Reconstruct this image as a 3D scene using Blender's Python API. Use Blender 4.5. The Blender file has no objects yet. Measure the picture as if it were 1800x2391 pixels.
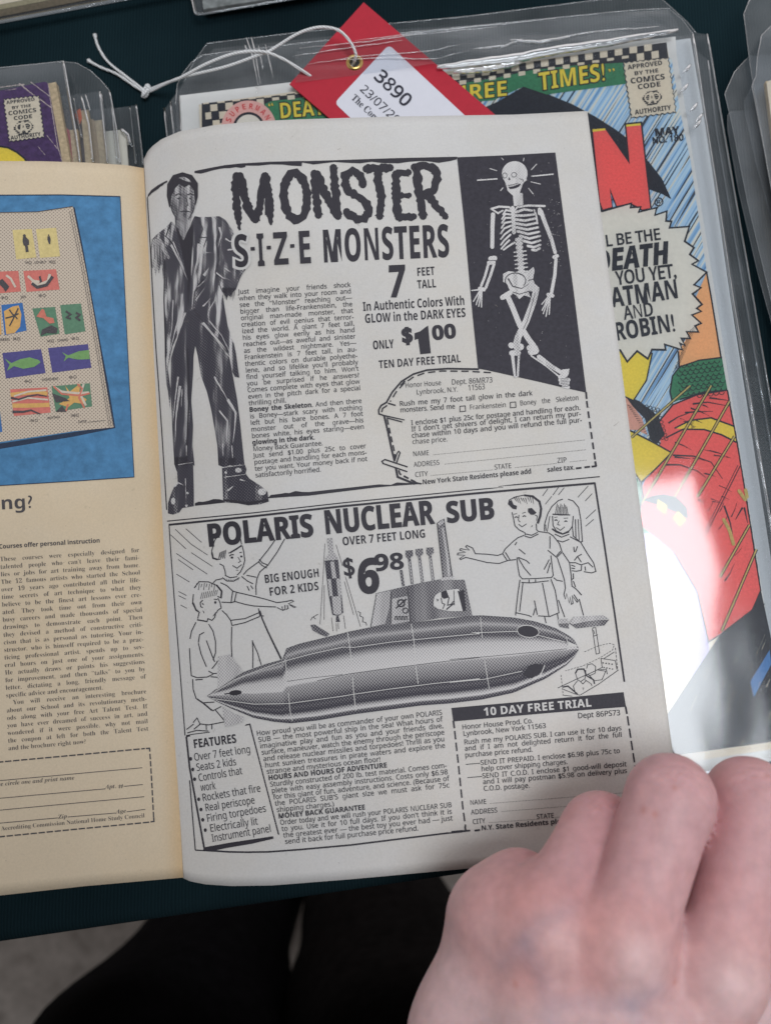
import bpy, bmesh, math, random
import numpy as np
from mathutils import Vector, Matrix
from mathutils.geometry import tessellate_polygon, interpolate_bezier

random.seed(7)
S = bpy.context.scene
COL = S.collection
rad = math.radians

# ---------------------------------------------------------------- camera, light, exposure
F = 1900.0                      # focal length in photo pixels (photo 1800 wide)
TILT = rad(8.0)
CAM_H = 0.307
cam_d = bpy.data.cameras.new('camera')
cam = bpy.data.objects.new('camera', cam_d)
COL.objects.link(cam)
cam.location = (0, 0, CAM_H)
cam.rotation_euler = (TILT, 0, 0)
cam_d.sensor_fit = 'HORIZONTAL'
cam_d.sensor_width = 36.0
cam_d.lens = 36.0 * F / 1800.0
cam_d.clip_start = 0.01
cam_d.clip_end = 50.0
cam_d.dof.use_dof = True
cam_d.dof.focus_distance = 0.282
cam_d.dof.aperture_fstop = 11.0
S.camera = cam

W = bpy.data.worlds.new('World')
S.world = W
W.use_nodes = True
nt = W.node_tree
bg = nt.nodes['Background']
tc = nt.nodes.new('ShaderNodeTexCoord')
sx = nt.nodes.new('ShaderNodeSeparateXYZ')
nt.links.new(tc.outputs['Generated'], sx.inputs[0])
# light comes in low from the far side of the room; the ceiling and the side behind the viewer are dim
mr = nt.nodes.new('ShaderNodeMapRange')
mr.inputs['From Min'].default_value = -0.8
mr.inputs['From Max'].default_value = 0.8
nt.links.new(sx.outputs['Y'], mr.inputs['Value'])
cr = nt.nodes.new('ShaderNodeValToRGB')
cr.color_ramp.elements[0].color = (0.34, 0.32, 0.32, 1)
cr.color_ramp.elements[1].color = (1.02, 1.0, 1.02, 1)
nt.links.new(mr.outputs[0], cr.inputs[0])
zr = nt.nodes.new('ShaderNodeMapRange')
zr.interpolation_type = 'SMOOTHSTEP'
zr.inputs['From Min'].default_value = 0.56
zr.inputs['From Max'].default_value = 0.84
zr.inputs['To Min'].default_value = 1.0
zr.inputs['To Max'].default_value = 0.10
nt.links.new(sx.outputs['Z'], zr.inputs['Value'])
vm = nt.nodes.new('ShaderNodeVectorMath')
vm.operation = 'SCALE'
nt.links.new(cr.outputs[0], vm.inputs[0])
nt.links.new(zr.outputs[0], vm.inputs['Scale'])
nt.links.new(vm.outputs[0], bg.inputs['Color'])
bg.inputs['Strength'].default_value = 0.95

al = bpy.data.lights.new('roof_window_light', 'AREA')
al.shape = 'RECTANGLE'
al.size = 1.34
al.size_y = 0.98
al.energy = 51.0
al.color = (0.90, 0.95, 1.0)
alo = bpy.data.objects.new('roof_window_light', al)
COL.objects.link(alo)
alo.location = (0.45, -0.05, 2.5)
alo.rotation_euler = (0, 0, rad(6))

S.view_settings.view_transform = 'Standard'
S.view_settings.look = 'None'
S.view_settings.exposure = -0.08
S.view_settings.gamma = 1.0
S.view_settings.use_curve_mapping = False
S.render.engine = 'CYCLES'
S.cycles.transparent_max_bounces = 32
S.cycles.max_bounces = 10

# ---------------------------------------------------------------- helpers
ST, CT = math.sin(TILT), math.cos(TILT)


def unproj(px, py, z):
    """photo pixel -> the point at height z that the lens sees there (numpy friendly)"""
    px = np.asarray(px, float); py = np.asarray(py, float); z = np.asarray(z, float)
    xc = (px - 900.0) / F
    yc = (1195.5 - py) / F
    d = (z - CAM_H) / (yc * ST - CT)
    return np.stack([d * xc, d * (yc * CT + ST), z + 0 * d], -1)


def at(px, py, z):
    p = unproj(px, py, z)
    return Vector((float(p[0]), float(p[1]), float(p[2])))


class Crop:
    """pixel positions measured in an enlarged piece of the photo"""
    def __init__(s, x0, y0, k):
        s.x0, s.y0, s.k = x0, y0, k

    def __call__(s, *pts):
        return [(s.x0 + x * s.k, s.y0 + y * s.k) for x, y in pts]


A1 = Crop(320, 340, .24024); A2 = Crop(700, 350, .27027); A3 = Crop(1050, 340, .26223)
A4 = Crop(320, 800, .24024); A5 = Crop(540, 800, .21622); A6 = Crop(850, 840, .34835)
A7 = Crop(1350, 250, .33911); A8 = Crop(1400, 900, .40692)
B1 = Crop(380, 1130, .26667); B2 = Crop(740, 1150, .24869); B3 = Crop(1050, 1130, .24864)
B4 = Crop(420, 1640, .24024); B5 = Crop(580, 1640, .3003); B6 = Crop(1040, 1610, .27628)
B7 = Crop(900, 1700, .54054)
L4 = Crop(0, 350, .36166); L5 = Crop(0, 1100, .3003); L6 = Crop(0, 1650, .3349)
T1 = Crop(0, 0, .42042); T2 = Crop(600, 0, .36036); T3 = Crop(1100, 0, .42042)
R1 = Crop(1550, 0, .31646); R2 = Crop(0, 130, .21021); R3 = Crop(380, 60, .22823)
R4 = Crop(0, 0, .45646); R5 = Crop(1450, 1650, .21021); R6 = Crop(1600, 900, .4065)
SRC = Crop(0, 0, 1.0)


def tag(o, label=None, cat=None, group=None, kind=None):
    if label: o['label'] = label
    if cat: o['category'] = cat
    if group: o['group'] = group
    if kind: o['kind'] = kind
    return o


def empty(name, loc, label, cat, group=None):
    o = bpy.data.objects.new(name, None)
    o.empty_display_size = 0.01
    COL.objects.link(o)
    o.location = loc
    return tag(o, label, cat, group)


def mesh_obj(name, verts, faces, mat, parent=None, smooth=False, uvs=None):
    """verts in world space; linked and parented without moving"""
    me = bpy.data.meshes.new(name)
    me.from_pydata([tuple(v) for v in verts], [], faces)
    me.validate()
    o = bpy.data.objects.new(name, me)
    COL.objects.link(o)
    if mat is not None:
        me.materials.append(mat)
    if smooth:
        me.polygons.foreach_set('use_smooth', [True] * len(me.polygons))
    if uvs is not None:
        ul = me.uv_layers.new(name='UVMap')
        for lp in me.loops:
            ul.data[lp.index].uv = uvs[lp.vertex_index]
    if parent is not None:
        keep(o, parent)
    return o


def keep(o, parent):
    """parent a mesh whose points are in world space (its parent is an Empty, or such a mesh itself)"""
    o.parent = parent
    o.matrix_parent_inverse = Matrix.Translation(-parent.location) if parent.type == 'EMPTY' else Matrix.Identity(4)


def rehome(o):
    """put a stand-alone mesh's origin at the middle of its footprint"""
    vs = [v.co for v in o.data.vertices]
    c = Vector(((min(v.x for v in vs) + max(v.x for v in vs)) / 2, (min(v.y for v in vs) + max(v.y for v in vs)) / 2, min(v.z for v in vs)))
    o.data.transform(Matrix.Translation(-c))
    o.location = c
    return o


# ---------------------------------------------------------------- materials
def new_mat(name):
    m = bpy.data.materials.new(name)
    m.use_nodes = True
    return m, m.node_tree, m.node_tree.nodes['Principled BSDF']


def node(nt, t, **kw):
    n = nt.nodes.new(t)
    for k, v in kw.items():
        setattr(n, k, v)
    return n


def lin(r, g, b):
    f = lambda c: ((c / 255 + .055) / 1.055) ** 2.4 if c > 10 else c / 255 / 12.92
    return (f(r), f(g), f(b), 1)


def flatmat(name, rgb, rough=.7, var=.10, scale=900, spec=.25, bump=0.0, sheen=0):
    """a coloured surface with faint mottling so that no area is one flat tone"""
    m, nt, b = new_mat(name)
    tc = node(nt, 'ShaderNodeTexCoord')
    n = node(nt, 'ShaderNodeTexNoise')
    n.inputs['Scale'].default_value = scale
    n.inputs['Detail'].default_value = 5
    n.inputs['Roughness'].default_value = .65
    nt.links.new(tc.outputs['Object'], n.inputs['Vector'])
    r = node(nt, 'ShaderNodeValToRGB')
    c = rgb[:3]
    r.color_ramp.elements[0].position = .3
    r.color_ramp.elements[1].position = .7
    r.color_ramp.elements[0].color = (*[x * (1 - var) for x in c], 1)
    r.color_ramp.elements[1].color = (*[min(1, x * (1 + var)) for x in c], 1)
    nt.links.new(n.outputs['Fac'], r.inputs[0])
    nt.links.new(r.outputs[0], b.inputs['Base Color'])
    b.inputs['Roughness'].default_value = rough
    b.inputs['Specular IOR Level'].default_value = spec
    if sheen:
        b.inputs['Sheen Weight'].default_value = sheen
    if bump:
        bp = node(nt, 'ShaderNodeBump')
        bp.inputs['Strength'].default_value = bump
        bp.inputs['Distance'].default_value = .0004
        nt.links.new(n.outputs['Fac'], bp.inputs['Height'])
        nt.links.new(bp.outputs[0], b.inputs['Normal'])
    return m


def paper(name, rgb, tan=None, bands=()):
    """newsprint: fibres, specks, slow blotches; TAN tones the edge at uv x=1 with age"""
    m, nt, b = new_mat(name)
    tc = node(nt, 'ShaderNodeTexCoord')
    n1 = node(nt, 'ShaderNodeTexNoise'); n1.inputs['Scale'].default_value = 1500; n1.inputs['Detail'].default_value = 4
    n2 = node(nt, 'ShaderNodeTexNoise'); n2.inputs['Scale'].default_value = 26; n2.inputs['Detail'].default_value = 5
    n3 = node(nt, 'ShaderNodeTexNoise'); n3.inputs['Scale'].default_value = 420; n3.inputs['Detail'].default_value = 2
    for n in (n1, n2, n3):
        nt.links.new(tc.outputs['Object'], n.inputs['Vector'])
    base = node(nt, 'ShaderNodeRGB'); base.outputs[0].default_value = (*rgb[:3], 1)
    src = base.outputs[0]
    if tan:
        uv = node(nt, 'ShaderNodeSeparateXYZ')
        nt.links.new(tc.outputs['UV'], uv.inputs[0])
        add = node(nt, 'ShaderNodeMath', operation='MULTIPLY_ADD')
        add.inputs[1].default_value = .10
        nt.links.new(n2.outputs['Fac'], add.inputs[0])
        nt.links.new(uv.outputs['X'], add.inputs[2])
        t = node(nt, 'ShaderNodeMapRange', interpolation_type='SMOOTHSTEP')
        t.inputs['From Min'].default_value = .90
        t.inputs['From Max'].default_value = 1.04
        nt.links.new(add.outputs[0], t.inputs['Value'])
        mx = node(nt, 'ShaderNodeMix', data_type='RGBA')
        mx.inputs['B'].default_value = (*tan[:3], 1)
        nt.links.new(t.outputs[0], mx.inputs['Factor'])
        nt.links.new(src, mx.inputs['A'])
        src = mx.outputs['Result']
    n4 = node(nt, 'ShaderNodeTexNoise'); n4.inputs['Scale'].default_value = 11; n4.inputs['Detail'].default_value = 6; n4.inputs['Roughness'].default_value = .7
    nt.links.new(tc.outputs['Object'], n4.inputs['Vector'])
    wt = node(nt, 'ShaderNodeMapRange'); wt.inputs['From Min'].default_value = .42; wt.inputs['From Max'].default_value = .72
    nt.links.new(n4.outputs['Fac'], wt.inputs['Value'])
    wm = node(nt, 'ShaderNodeMix', data_type='RGBA'); wm.blend_type = 'MULTIPLY'
    wm.inputs['B'].default_value = (.985, .945, .875, 1)
    nt.links.new(wt.outputs[0], wm.inputs['Factor']); nt.links.new(src, wm.inputs['A'])
    src = wm.outputs['Result']
    m1 = node(nt, 'ShaderNodeMapRange'); m1.inputs['To Min'].default_value = .95; m1.inputs['To Max'].default_value = 1.035
    m1.inputs['From Min'].default_value = .3; m1.inputs['From Max'].default_value = .7
    nt.links.new(n1.outputs['Fac'], m1.inputs['Value'])
    m2 = node(nt, 'ShaderNodeMapRange'); m2.inputs['To Min'].default_value = .95; m2.inputs['To Max'].default_value = 1.04
    m2.inputs['From Min'].default_value = .3; m2.inputs['From Max'].default_value = .7
    nt.links.new(n2.outputs['Fac'], m2.inputs['Value'])
    m3 = node(nt, 'ShaderNodeMapRange'); m3.inputs['To Min'].default_value = .90; m3.inputs['To Max'].default_value = 1.0
    m3.inputs['From Min'].default_value = .20; m3.inputs['From Max'].default_value = .30
    nt.links.new(n3.outputs['Fac'], m3.inputs['Value'])
    p = node(nt, 'ShaderNodeMath', operation='MULTIPLY'); nt.links.new(m1.outputs[0], p.inputs[0]); nt.links.new(m2.outputs[0], p.inputs[1])
    q = node(nt, 'ShaderNodeMath', operation='MULTIPLY'); nt.links.new(p.outputs[0], q.inputs[0]); nt.links.new(m3.outputs[0], q.inputs[1])
    vm = node(nt, 'ShaderNodeVectorMath', operation='SCALE')
    nt.links.new(src, vm.inputs[0]); nt.links.new(q.outputs[0], vm.inputs['Scale'])
    nt.links.new(vm.outputs[0], b.inputs['Base Color'])
    b.inputs['Roughness'].default_value = .72
    b.inputs['Specular IOR Level'].default_value = .22
    bp = node(nt, 'ShaderNodeBump'); bp.inputs['Strength'].default_value = .12; bp.inputs['Distance'].default_value = .0003
    nt.links.new(n2.outputs['Fac'], bp.inputs['Height'])
    nt.links.new(bp.outputs[0], b.inputs['Normal'])
    return m


def halftone(name, stops, dark=(.045, .042, .055), light=(.60, .58, .57), pitch=.00078, amt=.26, mode='ramp'):
    """press halftone: a tone from uv y, broken up into a 45 degree dot screen"""
    m, nt, b = new_mat(name)
    tc = node(nt, 'ShaderNodeTexCoord')
    if mode == 'ramp':
        uv = node(nt, 'ShaderNodeSeparateXYZ'); nt.links.new(tc.outputs['UV'], uv.inputs[0])
        r = node(nt, 'ShaderNodeValToRGB')
        e = r.color_ramp.elements
        while len(e) < len(stops): e.new(.5)
        for el, (p, v) in zip(e, stops):
            el.position = p; el.color = (v, v, v, 1)
        nt.links.new(uv.outputs['Y'], r.inputs[0])
        tone = r.outputs[0]
    else:
        n = node(nt, 'ShaderNodeTexNoise'); n.inputs['Scale'].default_value = mode; n.inputs['Detail'].default_value = 4
        mp = node(nt, 'ShaderNodeMapping'); mp.inputs['Rotation'].default_value = (0, 0, rad(8)); mp.inputs['Scale'].default_value = (4.2, .62, 1)
        nt.links.new(tc.outputs['Object'], mp.inputs[0]); nt.links.new(mp.outputs[0], n.inputs['Vector'])
        r = node(nt, 'ShaderNodeValToRGB')
        e = r.color_ramp.elements
        while len(e) < len(stops): e.new(.5)
        for el, (p, v) in zip(e, stops):
            el.position = p; el.color = (v, v, v, 1)
        nt.links.new(n.outputs['Fac'], r.inputs[0])
        tone = r.outputs[0]
    mp = node(nt, 'ShaderNodeMapping'); mp.inputs['Rotation'].default_value = (0, 0, rad(40)); k = 2 * math.pi / pitch
    mp.inputs['Scale'].default_value = (k, k, k)
    nt.links.new(tc.outputs['Object'], mp.inputs[0])
    sp = node(nt, 'ShaderNodeSeparateXYZ'); nt.links.new(mp.outputs[0], sp.inputs[0])
    s1 = node(nt, 'ShaderNodeMath', operation='SINE'); nt.links.new(sp.outputs['X'], s1.inputs[0])
    s2 = node(nt, 'ShaderNodeMath', operation='SINE'); nt.links.new(sp.outputs['Y'], s2.inputs[0])
    ad = node(nt, 'ShaderNodeMath', operation='ADD'); nt.links.new(s1.outputs[0], ad.inputs[0]); nt.links.new(s2.outputs[0], ad.inputs[1])
    ma = node(nt, 'ShaderNodeMath', operation='MULTIPLY_ADD'); ma.inputs[1].default_value = amt / 2
    nt.links.new(ad.outputs[0], ma.inputs[0]); nt.links.new(tone, ma.inputs[2])
    cl = node(nt, 'ShaderNodeMapRange'); cl.inputs['From Min'].default_value = .15; cl.inputs['From Max'].default_value = .85
    nt.links.new(ma.outputs[0], cl.inputs['Value'])
    mx = node(nt, 'ShaderNodeMix', data_type='RGBA')
    mx.inputs['A'].default_value = (*dark, 1); mx.inputs['B'].default_value = (*light, 1)
    nt.links.new(cl.outputs[0], mx.inputs['Factor'])
    nt.links.new(mx.outputs['Result'], b.inputs['Base Color'])
    b.inputs['Roughness'].default_value = .7; b.inputs['Specular IOR Level'].default_value = .2
    return m


def plastic(name, veil=.07, gloss=1.0, ripple=.25, scale=18, rough=.04, tint=(.97, .98, .99), stretch=(1, 1, 1)):
    """clear polypropylene film: see-through, a little milky, wavy and shiny"""
    m = bpy.data.materials.new(name); m.use_nodes = True
    nt = m.node_tree
    nt.nodes.remove(nt.nodes['Principled BSDF'])
    out = nt.nodes['Material Output']
    tr = node(nt, 'ShaderNodeBsdfTransparent'); tr.inputs[0].default_value = (*tint, 1)
    df = node(nt, 'ShaderNodeBsdfDiffuse'); df.inputs[0].default_value = (.72, .74, .76, 1)
    gl = node(nt, 'ShaderNodeBsdfGlossy'); gl.inputs['Roughness'].default_value = rough
    tc = node(nt, 'ShaderNodeTexCoord')
    mp = node(nt, 'ShaderNodeMapping'); mp.inputs['Scale'].default_value = stretch
    nt.links.new(tc.outputs['Object'], mp.inputs[0])
    n = node(nt, 'ShaderNodeTexNoise'); n.inputs['Scale'].default_value = scale; n.inputs['Detail'].default_value = 2.0
    n.inputs['Roughness'].default_value = .35
    nt.links.new(mp.outputs[0], n.inputs['Vector'])
    bp = node(nt, 'ShaderNodeBump'); bp.inputs['Strength'].default_value = ripple; bp.inputs['Distance'].default_value = .01
    nt.links.new(n.outputs['Fac'], bp.inputs['Height'])
    nt.links.new(bp.outputs[0], gl.inputs['Normal'])
    n2 = node(nt, 'ShaderNodeTexNoise'); n2.inputs['Scale'].default_value = 60; n2.inputs['Detail'].default_value = 6
    nt.links.new(tc.outputs['Object'], n2.inputs['Vector'])
    vr = node(nt, 'ShaderNodeMapRange'); vr.inputs['From Min'].default_value = .3; vr.inputs['From Max'].default_value = .75
    vr.inputs['To Min'].default_value = veil * .7; vr.inputs['To Max'].default_value = veil * 1.4
    nt.links.new(n2.outputs['Fac'], vr.inputs['Value'])
    mx = node(nt, 'ShaderNodeMixShader'); nt.links.new(vr.outputs[0], mx.inputs[0])
    nt.links.new(tr.outputs[0], mx.inputs[1]); nt.links.new(df.outputs[0], mx.inputs[2])
    fr = node(nt, 'ShaderNodeFresnel'); fr.inputs['IOR'].default_value = 1.5
    fm = node(nt, 'ShaderNodeMath', operation='MULTIPLY'); fm.inputs[1].default_value = gloss
    fm.use_clamp = True
    nt.links.new(fr.outputs[0], fm.inputs[0])
    m2 = node(nt, 'ShaderNodeMixShader'); nt.links.new(fm.outputs[0], m2.inputs[0])
    nt.links.new(mx.outputs[0], m2.inputs[1]); nt.links.new(gl.outputs[0], m2.inputs[2])
    nt.links.new(m2.outputs[0], out.inputs['Surface'])
    return m


# ---------------------------------------------------------------- lettering
_raw, _adv = {}, {}


def _outline(ch):
    """closed outlines of one glyph of Blender's own font (em units) and its advance"""
    if ch in _raw:
        return _raw[ch]
    dg = bpy.context.evaluated_depsgraph_get()

    def spl(s):
        cu = bpy.data.curves.new('w', 'FONT'); cu.body = s; cu.size = 1
        ob = bpy.data.objects.new('w', cu)
        c2 = ob.to_curve(dg)
        res = []
        for sp in c2.splines:
            bp = sp.bezier_points
            n = len(bp); pts = []
            for i in range(n):
                a, b = bp[i], bp[(i + 1) % n]
                straight = (a.handle_right - a.co).length < 1e-5 and (b.handle_left - b.co).length < 1e-5
                d1 = (a.handle_right - a.co).normalized() if (a.handle_right - a.co).length > 1e-6 else None
                ab = (b.co - a.co)
                if ab.length > 1e-6 and (d1 is None or abs(d1.cross(ab.normalized()).z) < .02):
                    d2 = (b.co - b.handle_left)
                    if d2.length < 1e-6 or abs(d2.normalized().cross(ab.normalized()).z) < .02:
                        straight = True
                if straight:
                    pts.append((a.co.x, a.co.y))
                else:
                    for q in interpolate_bezier(a.co, a.handle_right, b.handle_left, b.co, 5)[:-1]:
                        pts.append((q.x, q.y))
            cl = []
            for p in pts:
                if not cl or math.hypot(p[0] - cl[-1][0], p[1] - cl[-1][1]) > 1e-4: cl.append(p)
            if len(cl) > 2 and math.hypot(cl[0][0] - cl[-1][0], cl[0][1] - cl[-1][1]) < 1e-4: cl.pop()
            if len(cl) > 2: res.append(cl)
        ob.to_curve_clear()
        bpy.data.objects.remove(ob); bpy.data.curves.remove(cu)
        return res

    if not _adv:
        h1, h2 = spl('H'), spl('HH')
        _adv['H'] = max(x for x, y in h2[1]) - max(x for x, y in h1[0])
        _adv['shape'] = h1[0]
    todo = [ch] if ch.strip() else []
    _raw[' '] = ([], .28)
    if todo:                                  # the glyph between two Hs as a ruler
        H0 = _adv['shape']

        def is_h(c):
            dx = c[0][0] - H0[0][0]
            return len(c) == len(H0) and all(abs(p[0] - q[0] - dx) < 1e-3 and abs(p[1] - q[1]) < 1e-3 for p, q in zip(c, H0))
        cs = spl('H' + ''.join(c + 'H' for c in todo))
        hs = [i for i, c in enumerate(cs) if is_h(c)]
        if len(hs) == len(todo) + 1:
            for c, i, j in zip(todo, hs, hs[1:]):
                x0 = cs[i][0][0] - H0[0][0] + _adv['H']
                _raw[c] = ([[(x - x0, y) for x, y in q] for q in cs[i + 1:j]], cs[j][0][0] - H0[0][0] - x0)
        else:
            for c in todo:
                q = spl('H' + c + 'H')
                _raw[c] = ([[(x - _adv['H'], y) for x, y in k_] for k_ in q[1:-1]], q[-1][0][0] - H0[0][0] - _adv['H'])
    return _raw[ch]


def _fat(c, o):
    """push one closed outline out by o with a mitre limit"""
    n = len(c); r = []
    for i in range(n):
        a, b, d = c[i - 1], c[i], c[(i + 1) % n]
        u = (b[0] - a[0], b[1] - a[1]); v = (d[0] - b[0], d[1] - b[1])
        lu, lv = math.hypot(*u), math.hypot(*v)
        nu = (u[1] / lu, -u[0] / lu); nv = (v[1] / lv, -v[0] / lv)
        sx_, sy_ = nu[0] + nv[0], nu[1] + nv[1]
        l2 = sx_ * sx_ + sy_ * sy_
        k = 2 / l2 if l2 > .5 else 4
        k = min(k, 1.0 if l2 > 1 else 1.6)
        r.append((b[0] + sx_ * k * o, b[1] + sy_ * k * o))
    return r


_gl = {}


def glyph(ch, k, off, shear):
    key = (ch, round(k, 2), off, shear)
    if key in _gl:
        return _gl[key]
    cs, adv = _outline(ch)
    k = key[1]

    def sgn(c): return sum(c[i - 1][0] * c[i][1] - c[i][0] * c[i - 1][1] for i in range(len(c))) / 2

    def inside(p, c):
        r = False
        for i in range(len(c)):
            (x0, y0), (x1, y1) = c[i - 1], c[i]
            if (y0 > p[1]) != (y1 > p[1]) and p[0] < (x1 - x0) * (p[1] - y0) / (y1 - y0) + x0: r = not r
        return r
    # an outline inside an odd number of others is a hole of the smallest of them
    groups, tot = [], 0
    dep = [[j for j, o in enumerate(cs) if j != i and inside(c[0], o)] for i, c in enumerate(cs)]
    for i, c in enumerate(cs):
        if len(dep[i]) % 2 == 0:
            groups.append([i] + [j for j in range(len(cs)) if len(dep[j]) == len(dep[i]) + 1 and i in dep[j]])
    verts, tris = [], []
    for g in groups:
        for f in (1, .6, .3, 0):
            out = []
            for n_, i in enumerate(g):
                c = [(x * k, y) for x, y in cs[i]]
                if off * f: c = _fat(c, off * f * (1 if (sgn(c) > 0) == (n_ == 0) else -1))
                out.append([(x + shear * y, y) for x, y in c])
            want = abs(sgn(out[0])) - sum(abs(sgn(c)) for c in out[1:])
            vs = [p for c in out for p in c]
            ts = tessellate_polygon([[Vector((x, y, 0)) for x, y in c] for c in out])
            got = sum(abs((vs[b][0] - vs[a][0]) * (vs[c][1] - vs[a][1]) - (vs[b][1] - vs[a][1]) * (vs[c][0] - vs[a][0])) / 2 for a, b, c in ts)
            if abs(got - want) < .02 * max(want, .004): break
        n0 = len(verts)
        verts += vs; tris += [tuple(i + n0 for i in t) for t in ts]
    _gl[key] = (verts, tris, adv * k)
    return _gl[key]


CAPS = {}


def cap_of(style):
    if style not in CAPS:
        CAPS[style] = max(y for c in _outline(STY[style]('H'))[0] for x, y in c)
    return CAPS[style]


def _alpha(up, low, dig):
    def f(s):
        r = ''
        for c in s:
            if 'A' <= c <= 'Z': r += chr(up + ord(c) - 65)
            elif 'a' <= c <= 'z': r += chr(low + ord(c) - 97)
            elif '0' <= c <= '9' and dig: r += chr(dig + ord(c) - 48)
            else: r += c
        return r
    return f


STY = {'': _alpha(0x1D5A0, 0x1D5BA, 0x1D7E2), 'b': _alpha(0x1D5D4, 0x1D5EE, 0x1D7EC), 'bi': _alpha(0x1D63C, 0x1D656, 0x1D7EC),
       's': _alpha(0x1D400, 0x1D41A, 0x1D7CE), 'i': _alpha(0x1D468, 0x1D482, 0), 'g': lambda s: s}


# ---------------------------------------------------------------- printing
class Flat:
    def __init__(s, z): s.z = z
    def H(s, px, py): return np.full(np.shape(px), s.z)


class Ink:
    """collects printed shapes in page positions and lays them on the page as one thin mesh"""
    def __init__(s, surf, lift=.00012, step=None):
        s.surf, s.lift, s.step = surf, lift, step
        s.v, s.l, s.f, s.n = [], [], [], 0

    def _add(s, verts, faces):
        b = len(s.v)
        s.n += 1
        e = s.lift + (s.n % 40) * 4e-7
        s.v += verts; s.l += [e] * len(verts)
        s.f += [tuple(i + b for i in f) for f in faces]

    def poly(s, pts, step=None):
        step = step or s.step
        if step is None:
            t = tessellate_polygon([[Vector((x, y, 0)) for x, y in pts]])
            s._add(list(pts), [tuple(q) for q in t]); return s
        bm = bmesh.new()
        vs = [bm.verts.new((x, y, 0)) for x, y in pts]
        t = tessellate_polygon([[v.co for v in vs]])
        for q in t:
            try: bm.faces.new([vs[i] for i in q])
            except ValueError: pass
        xs = [p[0] for p in pts]; ys = [p[1] for p in pts]
        for ax, lo, hi, st in ((0, min(xs), max(xs), step), (1, min(ys), max(ys), step * 3)):
            k = math.floor(lo / st) + 1
            while k * st < hi:
                co = [0, 0, 0]; co[ax] = k * st
                no = [0, 0, 0]; no[ax] = 1
                bmesh.ops.bisect_plane(bm, geom=bm.verts[:] + bm.edges[:] + bm.faces[:], plane_co=co, plane_no=no, dist=1e-4)
                k += 1
        bmesh.ops.triangulate(bm, faces=bm.faces[:])
        bm.verts.index_update()
        s._add([(v.co.x, v.co.y) for v in bm.verts], [tuple(v.index for v in f.verts) for f in bm.faces])
        bm.free(); return s

    def stroke(s, pts, w, w2=None, close=False, rough=0, seg=None, round_=False):
        """brush line of width w (tapering to w2)"""
        pts = list(pts)
        if close: pts = pts + [pts[0]]
        if seg:
            q = []
            for a, b in zip(pts, pts[1:]):
                n = max(1, int(math.hypot(b[0] - a[0], b[1] - a[1]) / seg))
                q += [(a[0] + (b[0] - a[0]) * i / n, a[1] + (b[1] - a[1]) * i / n) for i in range(n)]
            pts = q + [pts[-1]]
        q = [pts[0]]
        for p in pts[1:]:
            if math.hypot(p[0] - q[-1][0], p[1] - q[-1][1]) > .05: q.append(p)
        pts = q
        n = len(pts)
        if n < 2: return s
        V = []
        w2 = w if w2 is None else w2
        for i, p in enumerate(pts):
            a = pts[i - 1] if i else (pts[-2] if close else None)
            b = pts[i + 1] if i < n - 1 else (pts[1] if close else None)
            ds = []
            if a is not None: ds.append((p[0] - a[0], p[1] - a[1]))
            if b is not None: ds.append((b[0] - p[0], b[1] - p[1]))
            ds = [(x / math.hypot(x, y), y / math.hypot(x, y)) for x, y in ds]
            dx, dy = sum(d[0] for d in ds), sum(d[1] for d in ds)
            L = math.hypot(dx, dy)
            if L < .2: dx, dy = ds[-1]; L = 1
            k = min(1.5, 1 / max(.4, L / len(ds)))
            h = (w + (w2 - w) * i / (n - 1)) / 2 * k
            h1 = h + (random.uniform(-rough, rough) if rough else 0)
            h2 = h + (random.uniform(-rough, rough) if rough else 0)
            nx, ny = -dy / L, dx / L
            V += [(p[0] + nx * h1, p[1] + ny * h1), (p[0] - nx * h2, p[1] - ny * h2)]
        s._add(V, [(2 * i, 2 * i + 1, 2 * i + 3, 2 * i + 2) for i in range(n - 1)])
        if round_:
            s.disc(pts[0], w / 2, n=10); s.disc(pts[-1], w2 / 2, n=10)
        return s

    def lines(s, crop, w, *polys, **kw):
        for p in polys: s.stroke(crop(*p), w, **kw)
        return s

    def disc(s, c, r, ry=None, n=18, rot=0):
        ry = ry or r
        ca, sa = math.cos(rot), math.sin(rot)
        P = []
        for i in range(n):
            a = 2 * math.pi * i / n
            x, y = r * math.cos(a), ry * math.sin(a)
            P.append((c[0] + x * ca - y * sa, c[1] + x * sa + y * ca))
        s._add(P, [tuple(range(n))]); return s

    def ring(s, c, r, w, ry=None, n=24, rot=0, a0=0, a1=360):
        ry = ry or r
        P = []
        ca, sa = math.cos(rot), math.sin(rot)
        for i in range(n + 1):
            a = rad(a0 + (a1 - a0) * i / n)
            x, y = r * math.cos(a), ry * math.sin(a)
            P.append((c[0] + x * ca - y * sa, c[1] + x * sa + y * ca))
        return s.stroke(P, w)

    def dash(s, pts, w, on, off):
        pts = list(pts); pos = 0
        for a, b in zip(pts, pts[1:]):
            L = math.hypot(b[0] - a[0], b[1] - a[1]); t = 0
            while t < L:
                ph = pos % (on + off)
                if ph < on:
                    e = min(L, t + on - ph)
                    s.stroke([(a[0] + (b[0] - a[0]) * t / L, a[1] + (b[1] - a[1]) * t / L),
                              (a[0] + (b[0] - a[0]) * e / L, a[1] + (b[1] - a[1]) * e / L)], w)
                else:
                    e = min(L, t + on + off - ph)
                pos += e - t + 1e-6; t = e + 1e-6
        return s

    def dots(s, a, b, gap=3.4, r=.85):
        L = math.hypot(b[0] - a[0], b[1] - a[1])
        for i in range(int(L / gap) + 1):
            t = i * gap / L
            s.disc((a[0] + (b[0] - a[0]) * t, a[1] + (b[1] - a[1]) * t), r, n=6)
        return s

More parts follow.
